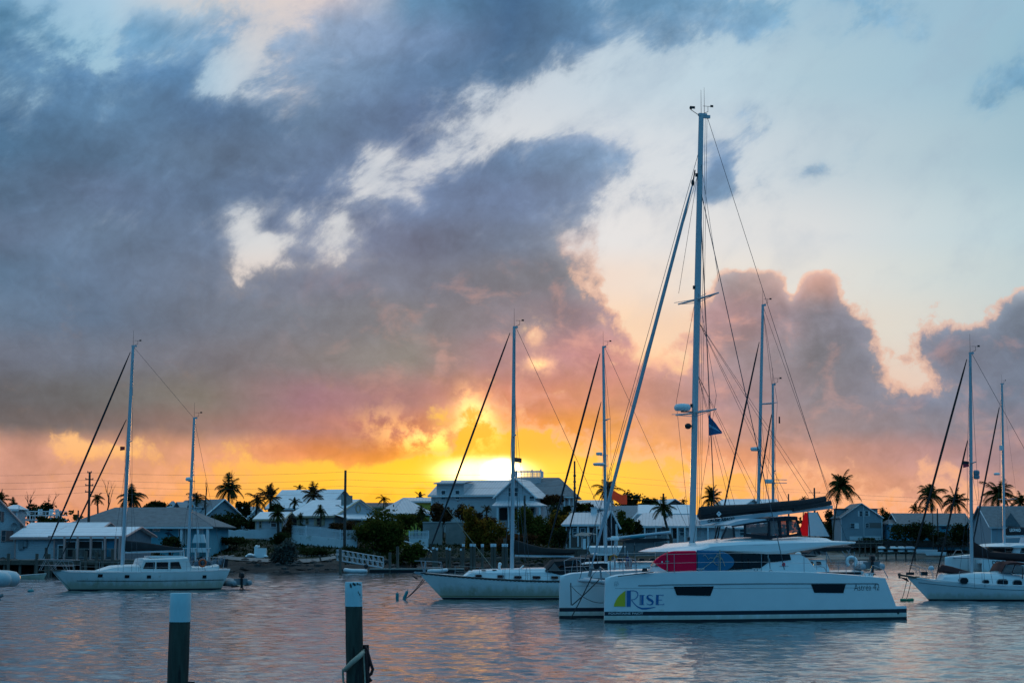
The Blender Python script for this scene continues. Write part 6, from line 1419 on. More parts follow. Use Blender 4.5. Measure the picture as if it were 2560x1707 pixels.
    prof = [(330, 394, 505), (352, 386, 503), (480, 378, 490), (640, 372, 470), (800, 364, 452), (950, 348, 440), (1100, 338, 430), (1250, 322, 402), (1340, 308, 388), (1386, 300, 376)]
    pr = []
    for x, t, l in prof:
        a = ZR(x, t, MID); b = ZR(x, l, MID); pr.append((a[0], b[1] + .02, a[1]))
    bag = sail_bag('sail_bag', bo, pr, MID, .24, canvas)
    aft = [(1100, 398, 432), (1250, 372, 404), (1410, 338, 380), (1420, 340, 376)]
    MB().tube([(ZR(330, 498, MID)[0], MID - .22, ZR(330, 460, MID)[1])] + [(ZR(x, 0, MID)[0], MID - .245, ZR(x, t, MID)[1]) for x, t in ((480, 428), (640, 414), (800, 402), (950, 386), (1100, 374), (1250, 352), (1386, 330))], .016, 5).build('bag_seam', navyc, bag)
    pr = [(ZR(x, t, MID)[0], ZR(x, l, MID)[1], ZR(x, t, MID)[1]) for x, t, l in aft]
    sail_bag('leech_fold', bo, pr, MID - .16, .14, canvas)
    e = ZR(497, 450, MID - .30); md = mat('bag_emblem_blue', (.03, .16, .30), .7); s_ = .11
    MB().mat(0).poly([(e[0] - s_, MID - .275, e[1]), (e[0], MID - .275, e[1] - s_), (e[0] + s_, MID - .275, e[1]), (e[0], MID - .275, e[1] + s_)]).mat(1).poly([(e[0] - s_ * .5, MID - .279, e[1]), (e[0], MID - .279, e[1] - s_ * .5), (e[0] + s_ * .5, MID - .279, e[1]), (e[0], MID - .279, e[1] + s_ * .5)]).mat(2).poly([(e[0] - s_ * .3, MID - .283, e[1] - .02), (e[0], MID - .283, e[1] - s_ * .4), (e[0] + s_ * .3, MID - .283, e[1] - .02), (e[0], MID - .283, e[1] + s_ * .2)]).build('bag_emblem', [letW, md, letW], bag)
    for fx in (.25, .45, .65, .85):
        for sd in (-1, 1):
            p = (A[0] + (C[0] - A[0]) * fx, MID + sd * .25, A[1] + (C[1] - A[1]) * fx + .4)
            line('lazy_jack', base.lerp(topm, .40 if fx < .5 else .52) + Vector((.1, 0, 0)), p, .008, wire, bo, sides=4)
    m0 = ZR(1240, 410, MID); line('mainsheet', (m0[0], MID, m0[1]), (m0[0] + .1, MID, 3.0), .02, ropem, T)
    m0 = ZR(495, 525, MID); MB().tube([(m0[0], MID, m0[1]), ZR(460, 660, MID)[0:1] + (MID,) + ZR(460, 660, MID)[1:2]], .035, 6).build('vang', black, T)
    # -- rails, lines, gear
    pts = [(x, -.60 if x > 2 else -.28, sheer(x / 12)) for x in (1.15, 2.6, 4.4, 6.2, 8.0, 9.8)]
    life_rail(T, pts, .68); life_rail(T, [(x, CYF + .6, z) for x, y, z in pts], .68)
    for cy in (0, CYF):
        r_ = MB().tube([(.35, cy + .18, 1.7), (.30, cy + .2, 2.25), (.55, cy, 2.38), (1.2, cy - .22, 2.35), (1.25, cy - .22, 1.75)], .018, 6).tube([(.32, cy + .2, 2.0), (1.2, cy - .22, 2.05)], .012, 5)
        r_.tube([(.75, cy - .1, 1.75), (.72, cy - .08, 2.36)], .014, 5); r_.build('pulpit', steel, T)
        MB().tube([(10.9, cy - .5, 1.75), (11.0, cy - .5, 2.1), (11.5, cy - .45, 1.95), (11.7, cy - .45, 1.6)], .018, 6).build('stern_rail', steel, T)
        MB().box((11.25, cy + .3, 1.72), (.32, .2, .14)).build('stern_locker', gel, T)
    for px0, px1, lat in ((((1480, 1440), (1427, 1545.0), 2.0)), (((1498, 1448), (1430, 1512), 2.2)), (((1427, 1456), (1428, 1512), 3.6))):
        a = lp(*px0, lat); b = lp(*px1, lat); line('mooring_bridle', (a[0], lat, a[1]), (b[0], lat, b[1]), .022, ropem, T, sag=.03)
    a = lp(1430, 1466, 4.0); b = lp(1508, 1506, 1.0); line('hanging_line', (a[0], 4.0, a[1]), (b[0], 1.0, b[1]), .014, ropem, T, sag=.18)
    a = lp(1545, 1440, -.3); b = lp(1634, 1431, -.5); line('deck_line', (a[0], -.3, a[1]), (b[0], -.5, b[1] + .03), .016, ropem, T)
    q = MB(); c = lp(1612, 1428, -.5)
    for k in range(4): ring(q, (c[0], -.5, c[1] + .02 + .03 * k), .10 - .01 * k, .02, 'z', 10, 5)
    q.build('coiled_line', ropem, T)
    for x in (9.0, 10.2): MB().tube([(x, -.5, 1.8), (x + .02, -.5, 2.62)], .016, 6).build('cockpit_stanchion', steel, T)
    sl = MB(); q = ZR(925, 890, -.72)
    sl.tube([(q[0], -.66, q[1] + .3), (q[0] + .02, -.68, q[1] - .1)], .02, 5); ring(sl, (q[0] + .03, -.72, q[1] - .2), .06, .015, 'y', 10, 5); sl.build('shroud_shackle', steel, T)
    c = ZR(2003, 1280, -.65); MB().tube([(c[0], -.60, c[1]), (c[0], -.63, c[1])], .055, 12).build('exhaust_port', black, T)
    MB().loft([[(11.47, y, 1.58) for y in (.6, 4.3)], [(11.47, y, .9) for y in (.6, 4.3)]]).build('cockpit_back', gel, T)
    return T, lp, loc, rz, base, topm
CAT, clp, cloc, crz, cbase, ctop = catamaran()
def to_world(loc, rz, p):
    return Matrix.Translation(Vector(loc)) @ Matrix.Rotation(rz, 4, 'Z') @ Vector(p)
# paddle boards lashed along the near rail
def board(name, label, px0, px1, pyc0, pyc1, hh, m, tipl, tipr, stripes):
    lat = -.12
    a = clp(px0, pyc0, lat); b = clp(px1, pyc1, lat)
    t = thing(name, label, 'paddleboard', to_world(cloc, crz, (a[0], lat, a[1])), crz, 'paddleboards along the catamaran rail')
    L = b[0] - a[0]; dz = b[1] - a[1]; n = 18; rows = []
    for i in range(n + 1):
        f = math.sin(math.pi * (i / n - .5)) * .5 + .5; w = 1.0
        if tipl: w *= max(.03, 1 - max(0, 1 - f / tipl) ** 2.2) if f < tipl else 1
        if tipr: w *= max(.03, math.sqrt(max(0, 1 - max(0, 1 - (1 - f) / tipr) ** 2))) if 1 - f < tipr else 1
        x = L * f; zc = dz * f; h = hh * w
        rows.append([(x, y, zc + h * q) for q, y in ((-1, 0), (-.9, -.055), (0, -.075), (.9, -.055), (1, 0), (.9, .055), (0, .075), (-.9, .055))])
    bo = MB().loft(rows, True, True).build('board', m, t, 50)
    for f in stripes:
        MB().tube([(L * f, -.085, -hh * 1.02), (L * f, -.09, 0), (L * f, -.085, hh * 1.02)], .02, 4).build('strap', ropel, t)
    return t, L, hh
bt, bl_, bh = board('paddleboard', 'dark red paddleboard with a pointed nose standing against the catamaran cabin', 1634, 1739, 1404, 1402.5, .40, redm, .52, 0, (.30,))
MB().box((bl_ * .18, -.085, 0), (.05, .02, .06)).build('grab_handle', letW, bt)
MB().box((bl_ * .30, -.082, .02), (.16, .01, .05)).build('logo_patch', grey, bt)
bt, bl_, bh = board('paddleboard', 'blue paddleboard with a round nose and coiled leash beside the red one', 1743, 1834, 1401, 1404, .405, bluem, 0, .48, (.60,))
q = MB(); q.tube([(.1, -.10, -.35), (.6, -.10, -.02), (.82, -.10, .28), (1.0, -.10, .05), (1.1, -.10, -.2)], .012, 5); ring(q, (.8, -.10, 0), .16, .012, 'y', 14, 4, .3, 5.0)
q.tube([(.2, -.10, .18), (.28, -.10, .22), (.42, -.10, .05), (.5, -.10, .12), (.62, -.1, .1)], .010, 4); q.build('leash', ropel, bt)
# pennant, red and white sail
fl = clp(1756, 985 * 1.0884 - 8, 2.2); p0 = to_world(cloc, crz, (fl[0], 1.6, fl[1]))
t = thing('pennant', 'dark blue pennant with a pale stripe flying from the catamaran mast halyard', 'flag', p0, 0)
rows = []
for i in range(9):
    f = i / 8; h = .42 * (1 - f * .92); y = .05 * math.sin(f * 9); zc = -.30 * f
    rows.append([(f * .52, y, zc + h), (f * .52, y + .02, zc + h * .15), (f * .52, y + .02, zc - h * .15), (f * .52, y, zc - h)])
fm = MB(); fm.mat(0).loft([[r[0], r[1]] for r in rows]).mat(1).loft([[r[1], r[2]] for r in rows]).mat(0).loft([[r[2], r[3]] for r in rows]); fm.build('cloth', [mat('blue_flag_cloth', (.03, .12, .26), .8), mat('pale_blue_cloth', (.25, .42, .55), .8)], t)
MB().tube([(0, 0, -1.2), (0, 0, 1.0)], .008, 4).build('flag_halyard', wire, t)
def ZRc(x, y, lat): return clp(1650 + x / 3.36, 1150 + y / 3.36, lat)
a = ZRc(1225, 440, 4.2); o = to_world(cloc, crz, (a[0], 4.2, 2.95))
t = thing('sail', 'small red and white triangular sail standing behind the dark flybridge enclosure', 'sail', o, crz)
def sp_(x, y): q = ZRc(x, y, 4.2); return (q[0] - a[0], q[1] - 2.95)
MB().prism([sp_(1176, 588), sp_(1196, 632), sp_(1243, 636), sp_(1243, 442), sp_(1216, 438), sp_(1202, 490)], -.02, .02).build('red_panel', thin_cloth('red_sail_cloth', (.95, .05, .06)), t)
MB().prism([sp_(1244, 636), sp_(1424, 640), sp_(1320, 440), sp_(1244, 434)], -.018, .018).build('white_panel', mat('white_sail_cloth', (.62, .64, .66), .75, bump=.2, bscale=2, bdist=.05), t)
q = sp_(1318, 432); q2 = sp_(1430, 648); MB().tube([(q[0], 0, q[1]), (q2[0], 0, q2[1])], .03, 6).build('spar', black, t)
# ------------------------------------------------------------------ single-hulled boats
def sheer_line(z0, zm, z1, tm=.6):
    def f(t):
        if t < tm: q = 1 - t / tm; return zm + (z0 - zm) * q ** 1.8
        q = (t - tm) / (1 - tm); return zm + (z1 - zm) * q ** 1.8
    return f
def mono(label, name, px, rz, H, bands, hullm, rub=None, pulp=True):
    loc = wat(*px); T = thing(name, label, 'sailboat', loc, R(rz)); lp = frame_local(loc, R(rz))
    mb = MB(); A, B = H.shell(mb, bands, 30, 6)
    H.deck(mb, A, B, .10); hu = mb.build('hull', hullm, T, 40)
    for sd, pts in ((-1, A), (1, B)):
        MB().tube([(x, y, z + .05) for x, y, z in pts], .035, 5).build('toe_rail', rub or gel, hu, 60)
    if pulp:
        zb = H.sheer(0); xb = H.xb[1]
        p = MB()
        for sd in (-1, 1):
            p.tube([(xb + 1.25, sd * H.hb(.12, zb), zb + .05), (xb + 1.15, sd * H.hb(.12, zb), zb + .62), (xb + .1, sd * .22, zb + .68), (xb - .25, 0, zb + .68)], .017, 5)
            p.tube([(xb + .25, sd * .15, zb + .05), (xb + .1, sd * .2, zb + .68)], .015, 5).tube([(xb + 1.2, sd * H.hb(.12, zb), zb + .33), (xb - .1, sd * .12, zb + .36)], .012, 5)
        p.build('pulpit', steel, T, 60)
    return T, lp, hu, loc
def deck_pts(H, t0, t1, n): return [(H.x(t0 + (t1 - t0) * i / n, H.sheer(t0 + (t1 - t0) * i / n)), -H.hb(t0 + (t1 - t0) * i / n, H.sheer(t0 + (t1 - t0) * i / n)) + .07, H.sheer(t0 + (t1 - t0) * i / n)) for i in range(n + 1)]
def trunk(nm, parent, prof, half, m, round_=.18, sm=35):
    """cabin trunk: side profile [(x, z_top)] between deck ends, narrowed at the front"""
    rows = []; n = len(prof)
    for i, (x, zd, zt) in enumerate(prof):
        h = half[i] if isinstance(half, (list, tuple)) else half
        rows.append([(x, -h, zd), (x, -h * .95, zd + (zt - zd) * .75), (x, -h * .80, zt), (x, 0, zt + .06), (x, h * .80, zt), (x, h * .95, zd + (zt - zd) * .75), (x, h, zd)])
    return MB().loft(rows, False, True).build(nm, m, parent, sm)
def pane(nm, parent, pts, lat, m=glassD, th=.03, lab=None):
    o = MB().prism(pts, lat - th, lat).build(nm, m, parent); return o
def rrect(x, z, w, h, c=.25):
    c = min(w, h) * c
    return [(x - w / 2 + c, z - h / 2), (x + w / 2 - c, z - h / 2), (x + w / 2, z - h / 2 + c), (x + w / 2, z + h / 2 - c), (x + w / 2 - c, z + h / 2), (x - w / 2 + c, z + h / 2), (x - w / 2, z + h / 2 - c), (x - w / 2, z - h / 2 + c)]

def ketch():
    H = Hull((0, -1.08), (9.75, 10.3), sheer_line(1.22, 1.14, 1.27, .55), 1.75, full=.5, tran=.55, zb=-.35, flare=.34)
    T, lp, hu, loc = mono('white two-masted ketch with a boxy pilothouse moored by the boathouse', 'ketch', (172, 1476), 25, H, [(.10, 1)], [gel2, antif])
    MB().tube(H.rail(.4, 9.9, lambda x: .60 + .04 * abs(x - 5) / 5, .02, 24, .0), .022, 5).build('rub_rail', navyc, hu)
    for px, py in ((253, 1438.5), (316, 1440.5), (369, 1441), (512, 1441)):
        x, z = lp(px, py, -1.4); wm = MB(); decal(wm, H, [(x - .14, z - .10), (x + .14, z - .10), (x + .14, z + .10), (x - .14, z + .10)], .015, 2, 1); wm.build('portlight', glassD, hu)
    def Z2(x, y, lat): return lp(300 + x / 5.808, 1220 + y / 5.808, lat)
    # bow platform
    z0 = 1.26; MB().prism([(-1.9, z0), (-.2, z0), (-.2, z0 + .07), (-1.9, z0 + .06)], -.28, .28).build('bow_platform', teak, T)
    p = MB()
    for sd in (-1, 1):
        p.tube([(-1.85, sd * .26, z0 + .05), (-1.5, sd * .24, z0 + .72), (-1.1, sd * .24, z0 + .05), (-.55, sd * .4, z0 + .70), (-.2, sd * .5, z0 + .05)], .017, 5)
        p.tube([(-2.0, sd * .12, z0 + .72), (-1.5, sd * .24, z0 + .72), (.5, sd * .75, z0 + .68)], .017, 5).tube([(-1.95, sd * .12, z0 + .36), (.5, sd * .75, z0 + .36)], .012, 5)
    p.build('platform_rail', steel, T, 60)
    life_rail(T, deck_pts(H, .14, .93, 8), .66)
    # fore trunk, pilothouse, after cabin
    prof = [(Z2(-40, 0, -1)[0] - 1.0, 1.18, 1.26), (2.55, 1.18, 1.52), (3.4, 1.18, 1.58), (4.3, 1.18, 1.60)]
    trunk('cabin_trunk', T, prof, [.7, .95, 1.05, 1.1], gel2)
    ph = [Z2(300, 1165, -1.15), Z2(345, 1040, -1.15), Z2(880, 1025, -1.15), Z2(985, 1015, -1.15), Z2(1050, 1160, -1.15)]
    rows = []
    for y, k in ((-1.15, 0), (-1.05, .07), (0, .13), (1.05, .07), (1.15, 0)):
        pr = [(x, z + (k if i in (1, 2, 3) else 0)) for i, (x, z) in enumerate(ph)]; pr = [(pr[0][0], 1.1)] + pr + [(pr[-1][0], 1.1)]
        rows.append([(x, y, z) for x, z in pr])
    house = MB().loft(rows, False).poly(rows[0]).poly(rows[-1]).build('pilothouse', gel2, T, 30)
    for q in (((335, 1165), (505, 1168), (508, 1070), (375, 1072)), ((530, 1168), (698, 1170), (700, 1068), (532, 1070)), ((728, 1165), (892, 1165), (858, 1064), (730, 1068))):
        pane('pilothouse_window', house, [Z2(x, y, -1.17) for x, y in q], -1.152, glassD, .02)
    MB().box2((ph[1][0] + .5, -.7, ph[1][1] + .14), (ph[3][0] - .1, .7, ph[1][1] + .26)).build('pilothouse_hatch', gel2, house)
    trunk('after_cabin', T, [(Z2(1050, 0, -1)[0], 1.2, 1.5), (Z2(1270, 0, -1)[0], 1.22, 1.5), (Z2(1450, 0, -1)[0], 1.24, 1.62), (Z2(1465, 0, -1)[0], 1.24, 1.6)], .95, gel2)
    rb = MB(); c = Z2(1195, 1085, -1.3); ring(rb, (c[0], -1.35, c[1]), .22, .055, 'y', 18, 8); rb.build('life_ring', orange, T, 60)
    q = Z2(1545, 1070, -.6); MB().tube([(q[0] - .25, -.6, 1.25), (q[0] - .1, -.6, q[1] + .35), (q[0] + .5, -.6, q[1] + .42)], .03, 6).tube([(q[0] - .25, .7, 1.25), (q[0] - .1, .7, q[1] + .35), (q[0] + .5, .7, q[1] + .42)], .03, 6).build('davit', steel, T)
    MB().loft([[(q[0] - .2 + a, -.5 + b, q[1] - .35) for a, b in ((0, 0), (.3, 0), (.34, .3), (0, .3))], [(q[0] - .1 + a, -.5 + b, q[1] + .2) for a, b in ((0, 0), (.25, 0), (.3, .3), (0, .3))]], True, True).build('covered_motor', canvas, T)
    MB().tube([(9.1, -.9, 1.25), (9.15, -.9, 2.1), (9.9, -.6, 2.1), (9.9, .6, 2.1), (9.15, .9, 2.1), (9.1, .9, 1.25)], .02, 6).build('stern_rail', steel, T)
    for k in range(9):
        a, b = Z2(1080 + k * 52 + rnd.uniform(-20, 20), 1120, -.5); hh = rnd.uniform(.2, .6)
        MB().tube([(a - .14, rnd.uniform(-.6, .4), 1.55), (a, rnd.uniform(-.6, .4), 1.6 + hh * .5), (a + .13, rnd.uniform(-.6, .4), 1.6 + hh)], [.12, .15, .08], 7).build('deck_bundle', mat('faded_canvas', (.10, .15, .19), .9, var=.5, vscale=6), T, 50)
    # rigs
    mb_ = lp(306, 1402, 0); mt = lp(333, 866, 0)
    b, t = rig(T, (mb_[0], 0, 1.55), (mt[0], 0, mt[1]), .125, alu, [(.56, .75)], (mb_[0] + .2, 1.65, 1.2), sweep=.05)
    zb_ = lp(470, 1395, 0); zt = lp(485.5, 1046, 0)
    b2, t2 = rig(T, (zb_[0], 0, 1.7), (zt[0], 0, zt[1]), .105, alu, [(.60, .45)], (zb_[0] + .3, 1.45, 1.2), sweep=.03)
    line('triatic_stay', t, t2, .010, wire, T, sides=4)
    line('backstay', t2, (10.2, 0, 1.3), .010, wire, T, sides=4)
    f0 = lp(326, 880, 0); f1 = lp(107, 1396, 0); furl('furled_headsail', (f0[0], 0, f0[1]), (f1[0], 0, f1[1]), .064, furlD, T)
    f0 = lp(316, 1048, 0); f1 = lp(150, 1400, 0); furl('furled_staysail', (f0[0], 0, f0[1]), (f1[0], 0, f1[1]), .055, furlD, T)
    a, c = Z2(70, 905, 0), Z2(925, 905, 0); MB().tube([(a[0], 0, Z2(70, 932, 0)[1]), (c[0], 0, c[1])], .075, 8).build('boom', alu, T, 50)
    pr = [(Z2(x, hi, 0)[0], Z2(x, lo, 0)[1], Z2(x, hi, 0)[1]) for x, hi, lo in ((75, 755, 925), (110, 756, 925), (300, 780, 915), (500, 808, 905), (700, 838, 898), (850, 858, 895), (905, 862, 890))]
    sail_bag('sail_cover', T, pr, 0, .17, canvas)
    rd = lp(472, 1197, 0); q = MB(); q.loft([[(rd[0] + r * math.cos(k * math.pi / 6), r * math.sin(k * math.pi / 6), rd[1] + z) for k in range(12)] for r, z in ((.19, -.12), (.23, 0), (.18, .1), (.05, .13))], True, True); q.build('radar_dome', whitep, T, 40)
    MB().box((rd[0] + .2, 0, rd[1] - .15), (.45, .06, .05)).build('radar_bracket', grey, T)
    fp = lp(309, 1120, -.5); fl = MB()
    fl.loft([[(fp[0] + .09 - .06 * i, -.45 + .03 * math.sin(i * 1.4), fp[1] + .11), (fp[0] + .09 - .06 * i, -.45 + .03 * math.sin(i * 1.4), fp[1] - .11 - .01 * i)] for i in range(6)])
    t3 = thing('courtesy_flag', 'small red courtesy flag under the spreader of the two-masted ketch', 'flag', to_world(loc, R(25), (0, 0, 0)), R(25))
    fl.build('cloth', mat('red_flag_cloth', (.55, .04, .03), .8), t3)
    MB().tube([(fp[0] + .11, -.45, fp[1] - .9), (fp[0] + .11, -.45, fp[1] + .7)], .006, 4).build('flag_halyard', wire, t3)
    w = to_world(loc, R(25), (10.45, 1.1, .42))
    inflatable('inflatable_dinghy', 'grey inflatable dinghy with a black outboard hanging behind the two-masted ketch', w, R(-48), 2.35, .62, .21)
    line('mooring_line', (-1.0, 0, 1.2), (.1, -.5, .0), .014, ropem, T)
ketch()

def centre_sloop():
    H = Hull((0, -1.28), (9.0, 10.3), sheer_line(1.36, .93, 1.12, .62), 1.62, full=.52, tran=.55, zb=-.35, flare=.42)
    T, lp, hu, loc = mono('white sloop with dark toe rail, its mast in front of the sun', 'sloop', (1107, 1497), 6, H, [(.09, 1), (.15, 0), (.19, 2)], [gel2, antif, mat('gold_cove_line', (.25, .18, .05), .5)], mat('dark_toe_rail', (.03, .025, .022), .6))
    def Z3(x, y, lat): return lp(950 + x / 3.485, 1100 + y / 3.485, lat)
    # rope beading along the sheer
    dp = deck_pts(H, .02, .8, 120)
    bd = MB().tube([(x, y - .07, z + .02) for x, y, z in dp], [.045 if i % 3 else .022 for i in range(len(dp))], 6)
    bd.build('toe_rail_beading', mat('dark_toe_rail', (.03, .025, .022), .6), hu)
    top = [(740, 1188), (800, 1140), (1080, 1128), (1250, 1122), (1440, 1118), (1560, 1150)]
    pr = [(Z3(x, 0, -1.0)[0], H.sheer(.15 + .1 * i) - .05, Z3(x, y, -1.0)[1]) for i, (x, y) in enumerate(top)]
    ct = trunk('cabin_trunk', T, pr, [.55, .72, .95, 1.02, 1.04, 1.0], gel)
    for x, y, w in ((858, 1181, 50), (1050, 1185, 50), (1200, 1193, 60), (1362, 1194, 64), (1520, 1195, 58)):
        q = Z3(x, y, -1.05)
        fr = MB().prism(rrect(q[0], q[1], w / 3.485 * .0216 + .05, .17), -1.13, -.7).build('portlight_frame', steel, ct)
        MB().prism(rrect(q[0], q[1], w / 3.485 * .0216, .125), -1.14, -.75).build('portlight', glassD, fr)
    g = MB()
    for x in (790, 905, 1000, 1100, 1210, 1330): q = Z3(x, 1134, -.9); g.box((q[0], -.72, q[1] + .02), (.22, .08, .05))
    g.build('grab_rail', teak, ct)
    # dodger, bimini, cockpit
    dg = [Z3(1440, 1135, -1), Z3(1520, 1052, -1), Z3(1680, 1040, -1), Z3(1850, 1012, -1), Z3(1870, 1035, -1), Z3(1680, 1075, -1), Z3(1560, 1085, -1), Z3(1520, 1140, -1)]
    rows = [[(x, y, z + k) for x, z in dg] for y, k in ((-1.1, -.03), (-.9, .03), (0, .09), (.9, .03), (1.1, -.03))]
    MB().loft(rows, True, True).build('dodger', canvas, T, 40)
    pane('dodger_window', T, [Z3(1470, 1130, -1.15), Z3(1520, 1068, -1.15), Z3(1570, 1132, -1.15)], -1.12, vinyl)
    MB().prism([Z3(1440, 1140, 0), Z3(1620, 1090, 0), Z3(1960, 1070, 0), Z3(1960, 1165, 0), Z3(1560, 1170, 0)], -1.0, 1.0).build('cockpit_cloth', canvas, T)
    bt = [Z3(1870, 990, -.8), Z3(1900, 984, -.8), Z3(2020, 990, -.8), Z3(2030, 1000, -.8), Z3(1890, 1003, -.8)]
    MB().prism(bt, -.9, .9).build('hard_bimini', whitep, T, 40)
    for x in (1895, 2010): MB().tube([Z3(x, 1000, -.8)[0:1] + (-.8,) + Z3(x, 1000, -.8)[1:], Z3(x, 1120, -.8)[0:1] + (-.8,) + Z3(x, 1140, -.8)[1:]], .025, 6).build('bimini_post', steel, T)
    a = MB(); q = Z3(1665, 1160, -1.1); q2 = Z3(1700, 1040, -1.1); q3 = Z3(1800, 1130, -1.1)
    a.tube([(q[0], -1.1, q[1]), (q2[0] - .1, -1.1, q2[1]), (q2[0] + .2, -1.1, q2[1] - .02), (q3[0], -1.1, q3[1])], .02, 5).tube([(q[0] + .1, 1.0, q[1]), (q2[0], 1.0, q2[1]), (q3[0], 1.0, q3[1])], .02, 5); a.build('rail_hoop', steel, T, 60)
    q = Z3(2050, 1100, -.3); q2 = Z3(2045, 870, -.3)
    MB().tube([(q[0], -.3, q[1] - .4), (q2[0], -.3, q2[1])], .045, 8).build('radar_pole', alu_w, T)
    MB().loft([[(q2[0] + r * math.cos(k * math.pi / 4 + .39), -.3 + r * math.sin(k * math.pi / 4 + .39), q2[1] + z) for k in range(8)] for r, z in ((.24, 0), (.25, .06), (.2, .2), (.18, .22))], True, True).build('radar_dome', whitep, T, 40)
    q = Z3(2030, 1030, -.8); o = MB(); ring(o, (q[0], -.85, q[1]), .18, .06, 'y', 16, 6, -.5, 3.8); o.build('life_ring', mat('yellow_horseshoe', (.45, .17, .02), .7), T)
    # anchor on the stem
    q = Z3(345, 1150, 0)
    MB().prism([(q[0] + .35, q[1] - .02), (q[0] - .25, q[1] + .05), (q[0] - .32, q[1] - .03), (q[0] - .05, q[1] - .12), (q[0] + .3, q[1] - .2)], -.07, .07).build('bow_roller', steel, T)
    an = MB(); an.poly([(q[0] - .30, -.18, q[1] - .22), (q[0] - .30, .18, q[1] - .22), (q[0] - .02, 0, q[1] - .36)]).tube([(q[0] + .1, 0, q[1]), (q[0] - .35, 0, q[1] - .06), (q[0] - .38, 0, q[1] - .2), (q[0] - .1, 0, q[1] - .34)], .028, 6).prism([(q[0] - .42, q[1] - .16), (q[0] - .05, q[1] - .36), (q[0] - .2, q[1] - .36)], -.03, .03)
    an.build('anchor', black, T)
    life_rail(T, deck_pts(H, .15, .9, 7), .6)
    mb_ = lp(1280, 1421, 0); mt = lp(1285.5, 819, 0)
    b, t = rig(T, (mb_[0], 0, 1.45), (mt[0], 0, mt[1]), .105, alu_w, [(.55, .95)], (mb_[0] + .25, 1.4, 1.0), sweep=.05, back=(10.2, 0, 1.15))
    line('inner_stay', b.lerp(t, .74), (3.2, -1.2, 1.0), .009, wire, T, sides=4); line('inner_stay', b.lerp(t, .74), (4.6, -1.3, 1.0), .009, wire, T, sides=4)
    f0 = lp(1275, 832, 0); f1 = lp(1064, 1402, 0); furl('furled_headsail', (f0[0], 0, f0[1]), (f1[0], 0, f1[1]), .054, furlD, T)
    q = Z3(395, 1050, 0); MB().tube([(f1[0], 0, f1[1]), (q[0] - .05, 0, 1.35)], .05, 8).build('furling_drum', steel, T)
    a, c = Z3(1175, 1005, 0), Z3(1690, 1015, 0); MB().tube([(a[0], 0, a[1]), (c[0], 0, c[1])], .065, 8).build('boom', alu_w, T, 50)
    pp = [(Z3(x, hi, 0)[0], Z3(x, lo, 0)[1], Z3(x, hi, 0)[1]) for x, hi, lo in ((1172, 866, 992), (1200, 872, 992), (1300, 905, 996), (1420, 932, 998), (1540, 940, 998), (1650, 945, 996), (1695, 948, 985))]
    sail_bag('sail_cover', T, pp, 0, .16, mat('brown_black_canvas', (.022, .017, .016), .85, var=.35, bump=.35, bscale=6, bdist=.05))
    pole0, pole1 = Z3(583, 590, -.9), Z3(985, 1118, -.9); line('running_line', (pole0[0], -.5, pole0[1]), (pole1[0], -.9, pole1[1]), .012, ropel, T)
    vt = MB(); q = Z3(1040, 1095, -.2); vt.tube([(q[0], -.2, q[1] - .15), (q[0], -.2, q[1] + .05)], .07, 8).ball((q[0] + .03, -.2, q[1] + .1), (.1, .1, .1)); vt.build('deck_vent', whitep, T, 50)
    q = Z3(1225, 1110, -.4); MB().box((q[0], -.4, q[1] - .02), (.42, .5, .04), 0, -.75).build('open_hatch', gel2, T)
    fp = Z3(1192, 168, -.5); t3 = thing('flag', 'small flag beside the mast in front of the sun', 'flag', to_world(loc, R(6), (0, 0, 0)), R(6))
    MB().loft([[(fp[0] - .1 + .075 * i, -.4 + .02 * math.sin(i * 1.5), fp[1] + .12 - .01 * i), (fp[0] - .1 + .075 * i, -.4 + .02 * math.sin(i * 1.5), fp[1] - .12 - .012 * i)] for i in range(6)]).build('cloth', mat('orange_flag_cloth', (.34, .10, .04), .8), t3)
    MB().tube([(fp[0] - .11, -.4, fp[1] - .9), (fp[0] - .11, -.4, fp[1] + .7)], .006, 4).build('flag_halyard', wire, t3)
    a = Z3(378, 1205, 0); w0 = to_world(loc, R(6), (a[0], 0, a[1])); w1 = wat(1012, 1497)
    m = MB()
    for dx in (0, .12): m.tube([Vector(w0).lerp(w1, k / 6) + Vector((dx * (1 - k / 6), 0, -.25 * 4 * (k / 6) * (1 - k / 6) * .4)) for k in range(7)], .022, 5)
    mo = m.build('mooring_line', ropem, None); tag(mo, 'doubled dark mooring line running from the middle sloop bow to its teal floats', 'rope')
    for px, tilt, ht in ((993, 0, .38), (1009, .42, .48)):
        w = wat(px, 1499); t4 = thing('mooring_float', 'upright teal mooring float standing left of its twin' if tilt == 0 else 'tilted teal mooring float tied to the mooring line of the sloop', 'float', w, 0, 'teal floats of the sloop mooring')
        e = (tilt * ht, 0, ht); MB().tube([(0, 0, -.1), (e[0] * .2, 0, e[2] * .2), (e[0] * .8, 0, e[2] * .8), (e[0] * .96, 0, e[2] * .97), (e[0], 0, e[2])], [.075, .085, .085, .065, .02], 10).build('float', tealm, t4, 50)
        MB().tube([e, (e[0] * 1.08, 0, e[2] * 1.12)], .02, 5).build('eye', ropem, t4)
centre_sloop()

